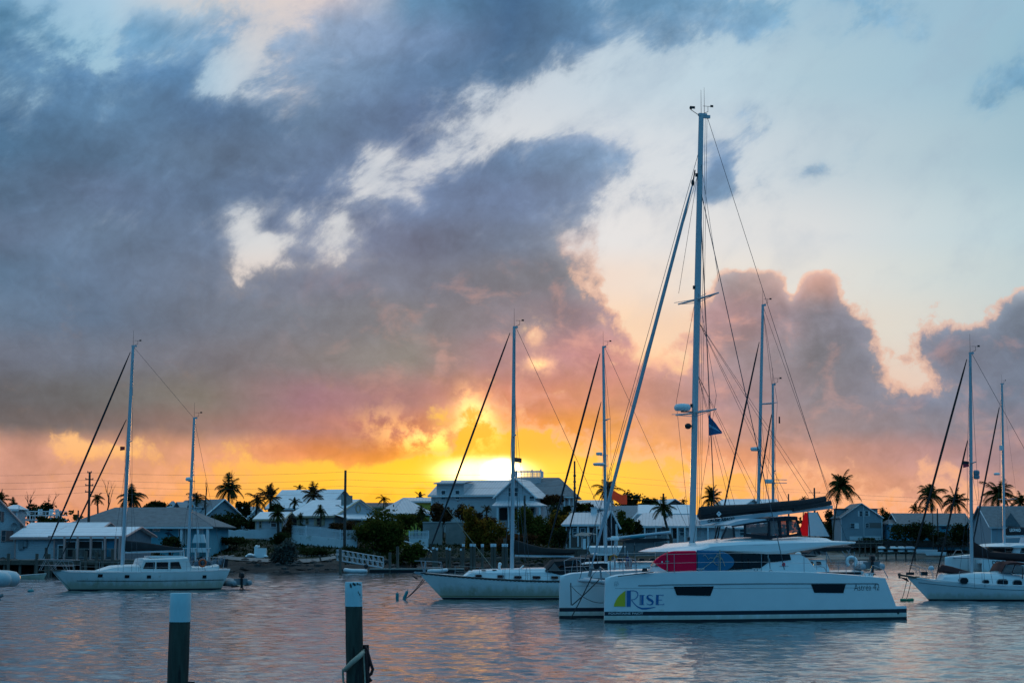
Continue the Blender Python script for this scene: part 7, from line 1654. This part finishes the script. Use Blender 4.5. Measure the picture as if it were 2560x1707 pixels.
def rear_sloop():
    # the sloop behind the middle one; its hull shows under the grey cockpit tent
    D = 128.0; rz = R(4); x0 = xat(1345, D)
    loc = (x0, D, 0); lp = frame_local(loc, rz)
    H = Hull((0, -1.0), (10.2, 11.0), sheer_line(1.35, 1.12, 1.2, .6), 1.8, full=.52, tran=.6, zb=-.35)
    T = thing('sloop', 'white sloop with a grey cockpit tent moored behind the paddleboards', 'sailboat', loc, rz)
    mb = MB(); A, B = H.shell(mb, [(.1, 1)], 24, 5); H.deck(mb, A, B, .1); hu = mb.build('hull', [gel, antif], T, 40)
    def Z6(x, y, lat): return lp(1390 + x / 6.8167, 1230 + y / 6.8167, lat)
    trunk('cabin_trunk', T, [(2.2, 1.2, 1.35), (3.0, 1.15, 1.75), (5.2, 1.1, 1.82), (8.2, 1.1, 1.8), (8.3, 1.1, 1.6)], [.7, .95, 1.15, 1.2, 1.1], gel)
    for x in (1090, 1310, 1455, 1640): q = Z6(x, 1152, -1.2); MB().prism(rrect(q[0], q[1], .34, .16), -1.3, -.9).build('portlight', glassD, T)
    bt = MB().prism([Z6(1165, 815, -1.2), Z6(1330, 792, -1.2), Z6(1700, 782, -1.2), Z6(1930, 790, -1.2), Z6(1930, 820, -1.2), Z6(1700, 848, -1.2), Z6(1330, 852, -1.2), Z6(1180, 850, -1.2)], -1.4, 1.4).build('bimini_cover', canvas, T, 40)
    tm = mat('grey_tent_mesh', (.12, .13, .135), .9, var=.2, vscale=4)
    for a, b in ((1180, 1330), (1340, 1680), (1690, 1900)): MB().prism([Z6(a, 1085, -1.3), Z6(b, 1085, -1.3), Z6(b, 850, -1.3), Z6(a, 850, -1.3)], -1.33, -1.30).build('tent_panel', tm, T)
    MB().prism([Z6(1060, 1085, -1.3), Z6(1170, 1085, -1.3), Z6(1170, 830, -1.3)], -1.32, -1.30).build('tent_panel', tm, T)
    mb_ = lp(1515, 1385, 0); mt = lp(1508, 868, 0)
    b, t = rig(T, (mb_[0], 0, 1.7), (mt[0], 0, mt[1]), .10, alu, [(.66, .8)], (mb_[0] + .25, 1.6, 1.15), sweep=.3, back=(10.9, 0, 1.2))
    f0 = lp(1500, 884, 0); f1 = lp(1369, 1370, 0); furl('furled_headsail', (f0[0], 0, f0[1]), (f1[0], 0, f1[1]), .066, furlD, T)
    f0 = lp(1503, 1004, 0); f1 = lp(1408, 1385, 0); furl('furled_staysail', (f0[0], 0, f0[1]), (f1[0], 0, f1[1]), .054, furlD, T)
    a, c = Z6(870, 800, 0), Z6(1950, 682, 0); MB().tube([(a[0], 0, a[1]), (c[0], 0, c[1])], .10, 8).build('boom', mat('pale_blue_boom_cover', (.40, .50, .56), .8), T, 50)
    a, c = Z6(1260, 770, 0), Z6(1510, 745, 0); MB().tube([(a[0], -.05, a[1]), (c[0], -.05, c[1])], .115, 8).build('boom_band', mat('turquoise_cover_band', (.04, .26, .32), .8), T, 50)
    for py, s in ((1134, .22), (1160, .42)):
        q = lp(1498, py, 0); MB().loft([[(q[0] + s * r * math.cos(k * math.pi / 5), s * r * math.sin(k * math.pi / 5), q[1] + z) for k in range(10)] for r, z in ((.8, -.1), (1, 0), (.9, .08), (.2, .1))], True, True).box((q[0] + .3, 0, q[1] - .1), (.5, .05, .05)).build('radar_dome' if s > .3 else 'steaming_light', whitep, T, 40)
    life_rail(T, deck_pts(H, .5, .95, 5), .6)
    q = Z6(520, 1060, -1.0); w = to_world(loc, rz, (q[0], -3.0, q[1]))
    return T, lp, loc, rz
RS, rlp, rloc, rrz = rear_sloop()

def flag_on(name, label, loc, rz, origin, w, h, m, droop=.25, ripple=.06, mast=None, stripes=None):
    t = thing(name, label, 'flag', to_world(loc, rz, origin), rz); mb = MB(); n = 12
    nr = len(stripes) if stripes else 1
    for r in range(nr):
        rows = []
        for i in range(n + 1):
            f = i / n; y = ripple * math.sin(f * 8); dz = -droop * f * h + ripple * math.sin(f * 6 + 1)
            rows.append([(f * w, y, dz + h * (1 - r / nr)), (f * w, y, dz + h * (1 - (r + 1) / nr))])
        mb.mat(stripes[r] if stripes else 0).loft(rows)
    mb.build('cloth', m, t)
    if mast: MB().tube([(0, 0, -mast), (0, 0, h + .15)], .018, 6).build('flag_staff', alu, t)
    return t
q = rlp(1528, 1240, 2.5); flag_on('flag', 'large bright orange red flag blowing in front of the palm behind the furled headsail', rloc, rrz, (q[0], 2.5, q[1] - .25), 1.05, .62, thin_cloth('bright_red_flag_cloth', (.92, .11, .05)), .5, .07, 3.2)
us = [mat('flag_red', (.35, .03, .03), .8), mat('flag_white', (.55, .55, .55), .8), mat('flag_blue', (.02, .04, .14), .8)]
q = rlp(1571, 1412, -2.0); t = thing('ensign', 'small striped red and white ensign with a blue corner hanging behind the catamaran bow', 'flag', to_world(rloc, rrz, (q[0], -2, q[1])), rrz)
mb = MB()
for i in range(9):
    rows = [[(-.18 + .045 * i + .02 * math.sin(k), .03 * math.sin(k + i), .55 - .13 * k - .01 * i), (-.18 + .045 * (i + 1) + .02 * math.sin(k), .03 * math.sin(k + i + 1), .55 - .13 * k - .01 * (i + 1))] for k in range(9)]
    mb.mat(i % 2).loft(rows[2:] if i < 5 else rows)
    if i < 5: mb.mat(2).loft(rows[:3])
mb.build('cloth', us, t); MB().tube([(.1, .05, -.7), (-.05, .05, .9)], .018, 6).build('flag_staff', alu, t)

def behind_ketch():
    # the two-masted yacht behind the catamaran
    D = 118.0; rz = R(3); loc = (xat(1668, D), D, 0); lp = frame_local(loc, rz)
    H = Hull((0, -.9), (10.9, 11.4), sheer_line(1.55, 1.28, 1.34, .55), 1.9, full=.5, tran=.65, zb=-.35)
    T = thing('ketch', 'two-masted white yacht half hidden behind the catamaran, white horseshoe buoy aft', 'sailboat', loc, rz)
    mb = MB(); A, B = H.shell(mb, [(.1, 1)], 24, 5); H.deck(mb, A, B, .1); hu = mb.build('hull', [gel, antif], T, 40)
    def Z5(x, y, lat): return lp(1650 + x / 3.36, 1150 + y / 3.36, lat)
    MB().tube(H.rail(.5, 11.2, lambda x: 1.26, .02, 20, .02), .07, 6).build('rub_rail', navyc, hu)
    trunk('cabin_trunk', T, [(2.4, 1.2, 1.4), (3.4, 1.2, 1.85), (6.2, 1.2, 1.95), (9.2, 1.25, 2.05), (9.4, 1.25, 1.6)], [.7, 1.0, 1.2, 1.2, 1.1], gel)
    for x0, x1 in ((1140, 1215), (1248, 1290), (1312, 1355)):
        pane('portlight', T, [Z5(x0, 875, -1.2), Z5(x1, 876, -1.2), Z5(x1 - 6, 850, -1.2), Z5(x0 - 4, 848, -1.2)], -1.21)
    dk = [Z5(1205, 810, -1.1), Z5(1280, 748, -1.1), Z5(1380, 728, -1.1), Z5(1600, 722, -1.1), Z5(1625, 735, -1.1), Z5(1540, 752, -1.1), Z5(1400, 760, -1.1), Z5(1300, 805, -1.1)]
    MB().loft([[(x, y, z + k) for x, z in dk] for y, k in ((-1.2, -.04), (-.9, .03), (0, .08), (.9, .03), (1.2, -.04))], True, True).build('dodger', canvas, T, 40)
    for pts in (((1235, 800), (1285, 758), (1300, 802)), ((1310, 800), (1300, 758), (1345, 800)), ((1355, 800), (1340, 760), (1400, 775), (1410, 800))): pane('dodger_window', T, [Z5(x, y, -1.22) for x, y in pts], -1.215, vinyl)
    for a, b in (((1380, 740), (1440, 860)), ((1510, 735), (1580, 830)), ((1540, 720), (1600, 790)), ((1600, 735), (1560, 840))):
        p, q = Z5(*a, -1.1), Z5(*b, -1.1); MB().tube([(p[0], -1.1, p[1]), (q[0], -1.1, q[1])], .028, 6).build('frame_tube', steel, T)
    q = Z5(1160, 790, -.8); MB().ball((q[0], -.9, q[1]), (.22, .15, .14)).build('deck_bag', whitep, T, 60)
    q = Z5(1225, 790, -.8); MB().tube([(q[0] - .3, -.9, q[1]), (q[0] + .4, -.9, q[1])], .15, 8).build('rolled_cover', navyc, T, 60)
    life_rail(T, deck_pts(H, .55, .98, 4), .62)
    q = Z5(1608, 850, -1.3); o = MB(); ring(o, (q[0], -1.32, q[1] - .02), .27, .105, 'y', 20, 8, -.9, math.pi + .9); o.build('horseshoe_buoy', whitep, T, 60)
    # main and mizzen
    mb_ = lp(1895, 1270, 0); mt = lp(1907, 764, 0)
    b, t = rig(T, (mb_[0] - .1, 0, 1.6), (mt[0], 0, mt[1]), .10, alu_w, [(.62, .55)], (mb_[0] + .3, 1.6, 1.25), sweep=.9)
    z0 = lp(1931, 1260, 0); zt = lp(1932, 962, 0)
    b2, t2 = rig(T, (z0[0], 0, 1.6), (zt[0], 0, zt[1]), .085, alu_w, [(.52, .6)], (z0[0] + .5, 1.4, 1.25), sweep=.05)
    line('backstay', t, (11.3, 0, 1.4), .011, wire, T, sides=4)
    f0 = lp(1898, 855, 0); f1 = lp(1782, 1400, 0); furl('furled_headsail', (f0[0], 0, f0[1]), (f1[0], 0, f1[1]), .054, furlD, T)
    f0 = lp(1929, 1035, 0); f1 = lp(1892, 1255, 0); furl('furled_staysail', (f0[0], 0, f0[1]), (f1[0], 0, f1[1]), .045, furlD, T)
    for px, py, s in ((1888, 1122, .3), (1922, 1203, .25)):
        q = lp(px, py, 0); MB().loft([[(q[0] + s * r * math.cos(k * math.pi / 5), s * r * math.sin(k * math.pi / 5), q[1] + z) for k in range(10)] for r, z in ((.8, -.12), (1, 0), (.9, .1), (.2, .12))], True, True).box((q[0] + .2, 0, q[1] - .1), (.4, .05, .05)).build('radar_dome', whitep, T, 40)
    for py in (1198, 1206): a = lp(1913, py, 0); c = lp(1968, py + 1, 0); MB().tube([(a[0], 0, a[1]), (c[0], .1, c[1])], .022, 5).build('mizzen_yard', alu_w, T)
    q = lp(1950, 1047, 0); MB().tube([(q[0], .2, q[1] - .25), (q[0], .2, q[1] + .15)], .045, 8).build('radar_reflector', black, T)
    w = to_world(loc, rz, (11.75, 1.3, 1.62)); inflatable('inflatable_dinghy', 'pale inflatable dinghy with an outboard hoisted behind the white horseshoe buoy', w, R(-78), 2.1, .6, .22, mat('pale_blue_grey_tube', (.42, .45, .48), .5, var=.1))
behind_ketch()

def right_sloop():
    H = Hull((0, -1.1), (8.6, 9.3), sheer_line(1.15, .72, .85, .62), 1.5, full=.5, tran=.55, zb=-.35, flare=.42)
    T, lp, hu, loc = mono('white sloop with maroon staysail bag and bow anchor beyond the catamaran stern', 'sloop', (2322.6, 1500.5), 6, H, [(.085, 1)], [gel, antif], None, False)
    def Z7(x, y, lat): return lp(2180 + x / 6.0316, 1260 + y / 6.0316, lat)
    MB().tube(H.rail(-.6, 8.8, lambda x: (H.sheer(max(0, min(1, (x + 1) / 9.6))) - .16), .02, 26, .0), .014, 5).build('cove_line', letD, hu)
    top = [(1040, 1170), (1100, 1068), (1300, 1062), (1600, 1040), (1900, 1045), (2150, 1065), (2290, 1090), (2420, 1100), (2520, 1200)]
    pr = [(Z7(x, 0, -.9)[0], .70 + .3 * max(0, 1 - i / 3), Z7(x, y, -.9)[1]) for i, (x, y) in enumerate(top)]
    ct = trunk('cabin_trunk', T, pr, [.45, .62, .82, .95, 1.0, 1.0, 1.0, .98, .95], gel)
    for x, y, w, h in ((1380, 1152, 118, 84), (1712, 1167, 84, 48), (1960, 1175, 158, 86), (2185, 1188, 130, 92)):
        q = Z7(x, y, -.95); k = .0206 / 6.03
        MB().prism(rrect(q[0], q[1], w * k * 1.0 + .05, h * k + .05, .3), -1.06, -.6).build('window_frame', grey, ct)
        MB().prism(rrect(q[0], q[1], w * k, h * k, .3), -1.075, -.6).build('cabin_window', glassD, ct)
    MB().box2((Z7(1760, 0, 0)[0], -.4, Z7(1760, 1050, 0)[1]), (Z7(2060, 0, 0)[0], .4, Z7(1760, 1020, 0)[1])).build('companion_hatch', gel, ct)
    dg = [Z7(1950, 1024, -.9), Z7(2010, 905, -.9), Z7(2060, 875, -.9), Z7(2180, 868, -.9), Z7(2420, 905, -.9), Z7(2420, 930, -.9), Z7(2180, 890, -.9), Z7(2070, 900, -.9)]
    MB().loft([[(x, y, z + k) for x, z in dg] for y, k in ((-1.0, -.03), (-.85, .02), (0, .06), (.85, .02), (1.0, -.03))], True, True).build('dodger', maroon, T, 40)
    pane('dodger_window', T, [Z7(1960, 1022, -1), Z7(2015, 912, -1), Z7(2150, 905, -1), Z7(2105, 1030, -1)], -1.0, vinyl)
    pane('dodger_window', T, [Z7(2125, 1035, -1), Z7(2170, 905, -1), Z7(2290, 930, -1), Z7(2290, 1060, -1)], -1.0, vinyl)
    for a, b in (((1952, 1026), (2014, 905)), ((2112, 1036), (2166, 890)), ((2270, 960), (2270, 1120))):
        p, q = Z7(*a, -1.01), Z7(*b, -1.01); MB().tube([(p[0], -1.01, p[1]), (q[0], -1.01, q[1])], .03, 5).build('dodger_frame', maroon, T)
    # bowsprit platform, anchor, rails
    a = Z7(405, 1062, 0); c = Z7(860, 1135, 0)
    MB().prism([(a[0], a[1] + .04), (c[0], c[1] + .05), (c[0], c[1] - .05), (a[0], a[1] - .05)], -.2, .2).build('bowsprit', teak, T)
    MB().box((a[0] + .6, 0, a[1] + .06), (.35, .3, .14)).box((a[0] + 1.35, 0, a[1] + .06), (.3, .3, .2)).build('windlass', black, T)
    an = MB(); a = Z7(415, 1100, 0); an.prism([(a[0], a[1] + .02), (a[0] + .28, a[1] - .02), (a[0] + .48, a[1] - .24)], -.05, .05).tube([(a[0] + .35, 0, a[1] - .02), (a[0] + .48, 0, a[1] - .22)], .03, 6).prism([(a[0] - .02, a[1] + .22), (a[0] + .02, a[1] + .22), (a[0] + .02, a[1] - .06), (a[0] - .02, a[1] - .06)], -.12, .12); an.build('anchor', black, T)
    p = MB(); z0 = 1.12
    for sd in (-1, 1):
        q = [Z7(590, 905, 0), Z7(690, 935, 0), Z7(850, 990, 0), Z7(872, 1045, 0), Z7(868, 1115, 0)]
        p.tube([(q[0][0] - .2, sd * .1, q[0][1])] + [(x, sd * (.2 + .1 * i), z) for i, (x, z) in enumerate(q)], .017, 5)
        a, b = Z7(690, 938, 0), Z7(690, 1090, 0); p.tube([(a[0], sd * .3, a[1]), (b[0], sd * .3, b[1])], .014, 5)
        a, b, c = Z7(590, 950, 0), Z7(700, 1010, 0), Z7(730, 1095, 0); p.tube([(a[0], sd * .2, a[1]), (b[0], sd * .3, b[1]), (c[0], sd * .34, c[1])], .014, 5)
    p.build('pulpit', steel, T, 60)
    mb_ = lp(2429, 1430, 0); mt = lp(2425.5, 884, 0)
    b, t = rig(T, (mb_[0], 0, 1.35), (mt[0], 0, mt[1]), .095, alu_w, [(.50, .72)], (mb_[0] + .25, 1.3, .72), sweep=.04, back=(9.2, 0, .9))
    f0 = lp(2417, 898, 0); f1 = lp(2273, 1430, 0); furl('furled_headsail', (f0[0], 0, f0[1]), (f1[0], 0, f1[1]), .060, mat('dark_red_brown_strip', (.022, .014, .014), .8), T)
    f0 = lp(2419, 1100, 0); f1 = lp(2339, 1450, 0); furl('furled_staysail', (f0[0], 0, f0[1]), (f1[0], 0, f1[1]), .052, mat('dark_red_brown_strip', (.022, .014, .014), .8), T)
    line('forestay', (f1[0], 0, f1[1]), (f1[0] - .05, 0, .95), .02, wire, T)
    bagp = [(985, 1010, 1030), (1050, 904, 1030), (1200, 935, 1050), (1400, 995, 1072), (1560, 1040, 1085), (1640, 1060, 1130)]
    sail_bag('staysail_bag', T, [(Z7(x, h, 0)[0], Z7(x, l, 0)[1], Z7(x, h, 0)[1]) for x, h, l in bagp], 0, .2, maroon)
    a = Z7(1540, 800, 0); c = Z7(2292, 830, 0)
    MB().tube([(a[0], .3, a[1] - .05), (a[0] + 4.0, .3, a[1] - .05)], .065, 8).build('boom', alu_w, T)
    pp = [(a[0] - .02 + d, a[1] - .08 + e, a[1] + h_) for d, e, h_ in ((0, 0, .85), (.15, 0, .8), (1.0, -.03, .30), (1.9, -.10, .24), (3.0, -.18, .2), (4.0, -.18, .12))]
    sail_bag('sail_cover', T, pp, .3, .15, mat('dark_maroon_cover', (.028, .011, .012), .85, var=.3, bump=.3, bscale=6))
    q = lp(2440, 1186, 0); MB().loft([[(q[0] + .02 + r * math.cos(k * math.pi / 6), r * math.sin(k * math.pi / 6), q[1] + z) for k in range(12)] for r, z in ((.08, -.24), (.17, -.2), (.17, -.05), (.13, -.02), (.17, .02), (.17, .18), (.1, .24))], True, True).build('radar_dome', mat('blue_grey_dome', (.2, .27, .32), .5), T, 40)
    life_rail(T, deck_pts(H, .22, .95, 7), .6)
    fp = lp(2412, 1160, -.4); t3 = thing('courtesy_flag', 'small dark and red courtesy flag on the sloop with the maroon bag', 'flag', to_world(loc, R(6), (0, 0, 0)), R(6))
    rows = [[(fp[0] + .09 + .045 * i, -.4 + .03 * math.sin(i), fp[1] + .16 - .005 * i), (fp[0] + .09 + .045 * i, -.4 + .03 * math.sin(i), fp[1] + .0), (fp[0] + .09 + .045 * i, -.4 + .03 * math.sin(i), fp[1] - .15 + .01 * i)] for i in range(-4, 4)]
    MB().mat(0).loft([r[:2] for r in rows]).mat(1).loft([r[1:] for r in rows]).build('cloth', [black, mat('crimson_flag_cloth', (.5, .03, .06), .8)], t3)
    MB().tube([(fp[0] + .28, -.4, fp[1] - 1.2), (fp[0] + .28, -.4, fp[1] + .5)], .006, 4).build('flag_halyard', wire, t3)
    w1 = wat(2268, 1502)
    for k, (lx, wx) in enumerate(((2267, 2255), (2278, 2266))):
        a = lp(lx, 1450, 0); w0 = Vector(to_world(loc, R(6), (a[0], 0, a[1]))); w = wat(wx, 1497)
        mo = MB().tube([w0.lerp(w, i / 5) - Vector((0, 0, .06 * 4 * (i / 5) * (1 - i / 5))) for i in range(6)], .018, 5).build('mooring_line', ropel)
        tag(mo, ('pale mooring line from the bow roller down to the green float' if k == 0 else 'pale mooring line from the stem down to the green float'), 'rope', 'mooring lines of the sloop with the maroon bag')
    t4 = thing('mooring_float', 'long green mooring float in two sections below the bow of the sloop', 'float', w1, 0)
    MB().tube([(-.36, 0, .06), (-.33, 0, .06), (-.04, 0, .05), (-.02, 0, .05)], [.05, .085, .085, .05], 10).build('float_section', greenm, t4, 50)
    MB().tube([(-.01, 0, .05), (.02, 0, .05), (.30, 0, .07), (.34, 0, .07)], [.05, .088, .088, .05], 10).build('float_section', greenm, t4, 50)
right_sloop()

def far_catamaran():
    D = 205.0; rz = R(22)
    loc = Vector((xat(2453, D), D, 0)); lp = frame_local(loc, rz)
    T = thing('catamaran', 'white catamaran with a black sail bag and a short name on its bow', 'catamaran', loc, rz)
    H = Hull((0, .05), (12.8, 12.0), lambda t: 1.62 + .25 * min(1, t * 4), .75, full=.45, tran=.92, zb=-.4, flare=.18, bowp=2.3)
    F = 6.6
    for cy in (0, F):
        mb = MB(); A, B = H.shell(mb, [(.12, 1)], 26, 5, cy=cy); H.deck(mb, A, B); hu = mb.build('hull', [gel, antif], T, 40)
        if cy == 0: h0 = hu
    lettering('name_lettering', 'DELOS', letD, h0, 1.1, 2.75, .95, 1.32, lambda x, z: -H.y(x, z), off=.02, bold=.02)
    MB().prism([(3.6, 1.0), (12, 1.0), (12, 1.7), (3.6, 1.8)], .5, F - .5).build('bridge_deck', gel, T)
    MB().tube([(1.0, .2, 1.6), (1.0, F - .2, 1.6)], .1, 8).build('crossbeam', alu_w, T)
    rows = []
    for y in (.35, .8, 1.8, 3.3, 4.8, 5.8, 6.25):
        q = abs(y - 3.3) / 2.95; fx = 3.6 + 1.2 * q ** 2.4; rows.append([(fx, y, 1.7), (fx + .5, y, 2.7), (10.5, y, 2.75), (10.8, y, 1.7)])
    MB().loft(rows).poly(rows[0]).poly(rows[-1]).build('saloon', gel, T, 30)
    MB().prism([(5.0, 2.1), (9.8, 2.1), (9.6, 2.62), (5.2, 2.62)], .32, .34).build('side_window', glassD, T)
    MB().loft([[(3.62 + 1.0 * (abs(y - 3.3) / 2.95) ** 2.4, y, 1.95), (4.02 + 1.0 * (abs(y - 3.3) / 2.95) ** 2.4, y, 2.62)] for y in (.9, 1.8, 3.3, 4.8, 5.7)]).build('front_window', glassD, T)
    rows = []
    for y, k in ((.1, .5), (.5, 1), (3.3, 1.25), (6.1, 1), (6.5, .5)): rows.append([(3.5, y, 2.75), (4.4, y, 2.75 + .28 * k), (11.5, y, 2.75 + .32 * k), (12.0, y, 2.8), (11.5, y, 2.68), (4.2, y, 2.66)])
    MB().loft(rows, True, True).build('hardtop', gel, T, 40)
    MB().prism([(8.2, 3.0), (8.6, 4.1), (11.4, 4.1), (11.6, 3.0)], 1.6, 4.9).build('flybridge_enclosure', mat('pale_canopy_cloth', (.5, .55, .6), .8), T)
    mb_ = lp(2511, 1362, 3.3); mt = lp(2504.5, 960, 3.3)
    b, t = rig(T, (mb_[0], 3.3, 2.95), (mt[0], 3.3, mt[1]), .14, alu_w, [(.28, 1.6)], (7.0, 3.9, 1.85), sweep=.5)
    f0 = lp(2498, 1018, 3.3); f1 = lp(2437, 1320, 3.3); furl('furled_headsail', (f0[0], 3.3, f0[1]), (1.0, 3.3, 1.9), .09, furlD, T)
    line('light_stay', b.lerp(t, .93), (1.0, 3.3, 1.7), .014, wire, T)
    MB().box(b.lerp(t, .60) + Vector((-.2, 0, 0)), (.3, .3, .5)).build('mast_light', whitep, T)
    q = lp(2492, 1184, 3.3); MB().loft([[(q[0] + r * math.cos(k * math.pi / 5), 3.3 + r * math.sin(k * math.pi / 5), q[1] + z) for k in range(10)] for r, z in ((.28, -.14), (.34, 0), (.28, .1), (.05, .14))], True, True).build('radar_dome', whitep, T, 40)
    b0 = lp(2514, 1341, 3.3); b0 = (b0[0], 3.3, b0[1]); MB().tube([b0, (b0[0] + 6, 3.3, b0[2] + .2)], .15, 8).build('boom', alu_w, T)
    ql = lp(2516, 1338, 3.3); qt = lp(2516, 1315, 3.3)
    pr = [(ql[0] + x, ql[1] + .03 * x, qt[1] - .05 * x - (.25 if x == 0 else 0)) for x in (0, .25, 1, 2, 3.5, 5, 6)]
    bg = sail_bag('sail_bag', T, pr, 3.3, .28, canvas)
    qa = lp(2524, 1328.5, 2.95); qb = lp(2551, 1321, 2.95)
    lettering('bag_lettering', 'LEOPARD', letW, bg, qa[0], qb[0], qa[1], qa[1] + .34, lambda x, z: 2.98, off=.06, bold=.02)
    life_rail(T, [(x, -.6, 1.88) for x in (2.5, 4.5, 6.5, 8.5)], .7)
    MB().tube([(1.0, F, 1.75), (1.5, F, 2.4), (2.1, F, 2.4), (2.4, F, 1.85)], .03, 5).build('bow_seat', steel, T)
far_catamaran()

# ------------------------------------------------------------------ small craft and floats
t = thing('inflatable_dinghy', 'pale inflatable dinghy hoisted at the left edge of the picture, its outboard leg hanging down', 'dinghy', P(8, 1448, 60.0), R(-4))
pt = mat('pale_teal_tube', (.45, .52, .54), .5, var=.15)
for y in (-.42, .42): MB().tube([(-1.6, y, .12), (-.6, y, .05), (0, y, .02), (.22, y, .0), (.33, y, -.02), (.38, y, -.03)], [.24, .25, .25, .23, .15, .03], 14).build('side_tube', pt, t, 60)
MB().box((-.2, 0, -.02), (.06, .8, .44)).build('transom', grey, t)
MB().loft([[(-1.6, -.4, -.05), (-1.6, 0, -.3), (-1.6, .4, -.05)], [(-.2, -.4, -.1), (-.2, 0, -.3), (-.2, .4, -.1)]]).build('hull_floor', gel2, t)
mo = MB().loft([[(c + a * q, -.55 + b_ * q, z) for a, b_ in ((-.2, -.12), (.12, -.14), (.22, 0), (.12, .14), (-.2, .12))] for c, z, q in ((-.32, -.02, .5), (-.28, -.1, 1.0), (-.15, -.3, .9), (-.08, -.38, .5))], True, True).build('outboard_motor', mat('pale_motor_cowl', (.30, .36, .38), .4), t, 50)
MB().tube([(-.16, -.55, -.25), (.06, -.55, -.52)], .07, 8).tube([(-.05, -.55, -.55), (.2, -.55, -.44)], .05, 8).prism([(.0, -.6), (.06, -.48), (.16, -.62)], -.57, -.53).build('motor_leg', grey, mo, 50)
t = thing('skiff', 'low white skiff moored in front of the boathouse dock', 'rowing boat', (xat(30, 172), 172, 0), R(8))
Hs = Hull((0, .0), (2.6, 2.7), lambda t: .30 + .22 * (1 - t), .01, zb=-.1)
Hs = Hull((2.75, 2.95), (-.6, -.6), lambda t: .46 - .16 * min(1, t * 1.6) , .55, full=.5, tran=.7, zb=-.1)
mb = MB(); A, B = Hs.shell(mb, [(.05, 0)], 16, 4); mb.build('hull', gel2, t, 40)
MB().tube([(x, y, z) for x, y, z in A], .03, 5).tube([(x, y, z) for x, y, z in B], .03, 5).build('gunwale', mat('pale_gunwale', (.55, .58, .56), .6), t)
MB().box((1.2, 0, .22), (.25, .8, .04)).box((.1, 0, .2), (.25, .85, .04)).build('thwart', teak, t)
def buoy(name, label, px, py, r, m, grp=None):
    w = wat(px, py); t = thing(name, label, 'buoy', w, 0, grp)
    MB().ball((0, 0, r[2] * .45), r, 14, 8).build('float', m, t, 80); MB().tube([(0, 0, r[2] * 1.2), (.02, 0, r[2] * 1.65)], .03, 5).build('eye', ropem, t)
buoy('mooring_buoy', 'small green mooring buoy beside the two-masted ketch bow', 77, 1479, (.22, .2, .13), tealm)
buoy('mooring_buoy', 'round white mooring buoy floating behind the maroon staysail bag', 2328, 1424, (.36, .36, .36), mat('pale_blue_buoy', (.42, .5, .55), .5))
w0 = wat(77, 1477); ml = MB().tube([w0 + Vector((0, 0, .1)), P(90, 1445, w0.y + 10)], .012, 4).build('mooring_line', ropem); tag(ml, 'thin line rising from the small green mooring buoy', 'rope')
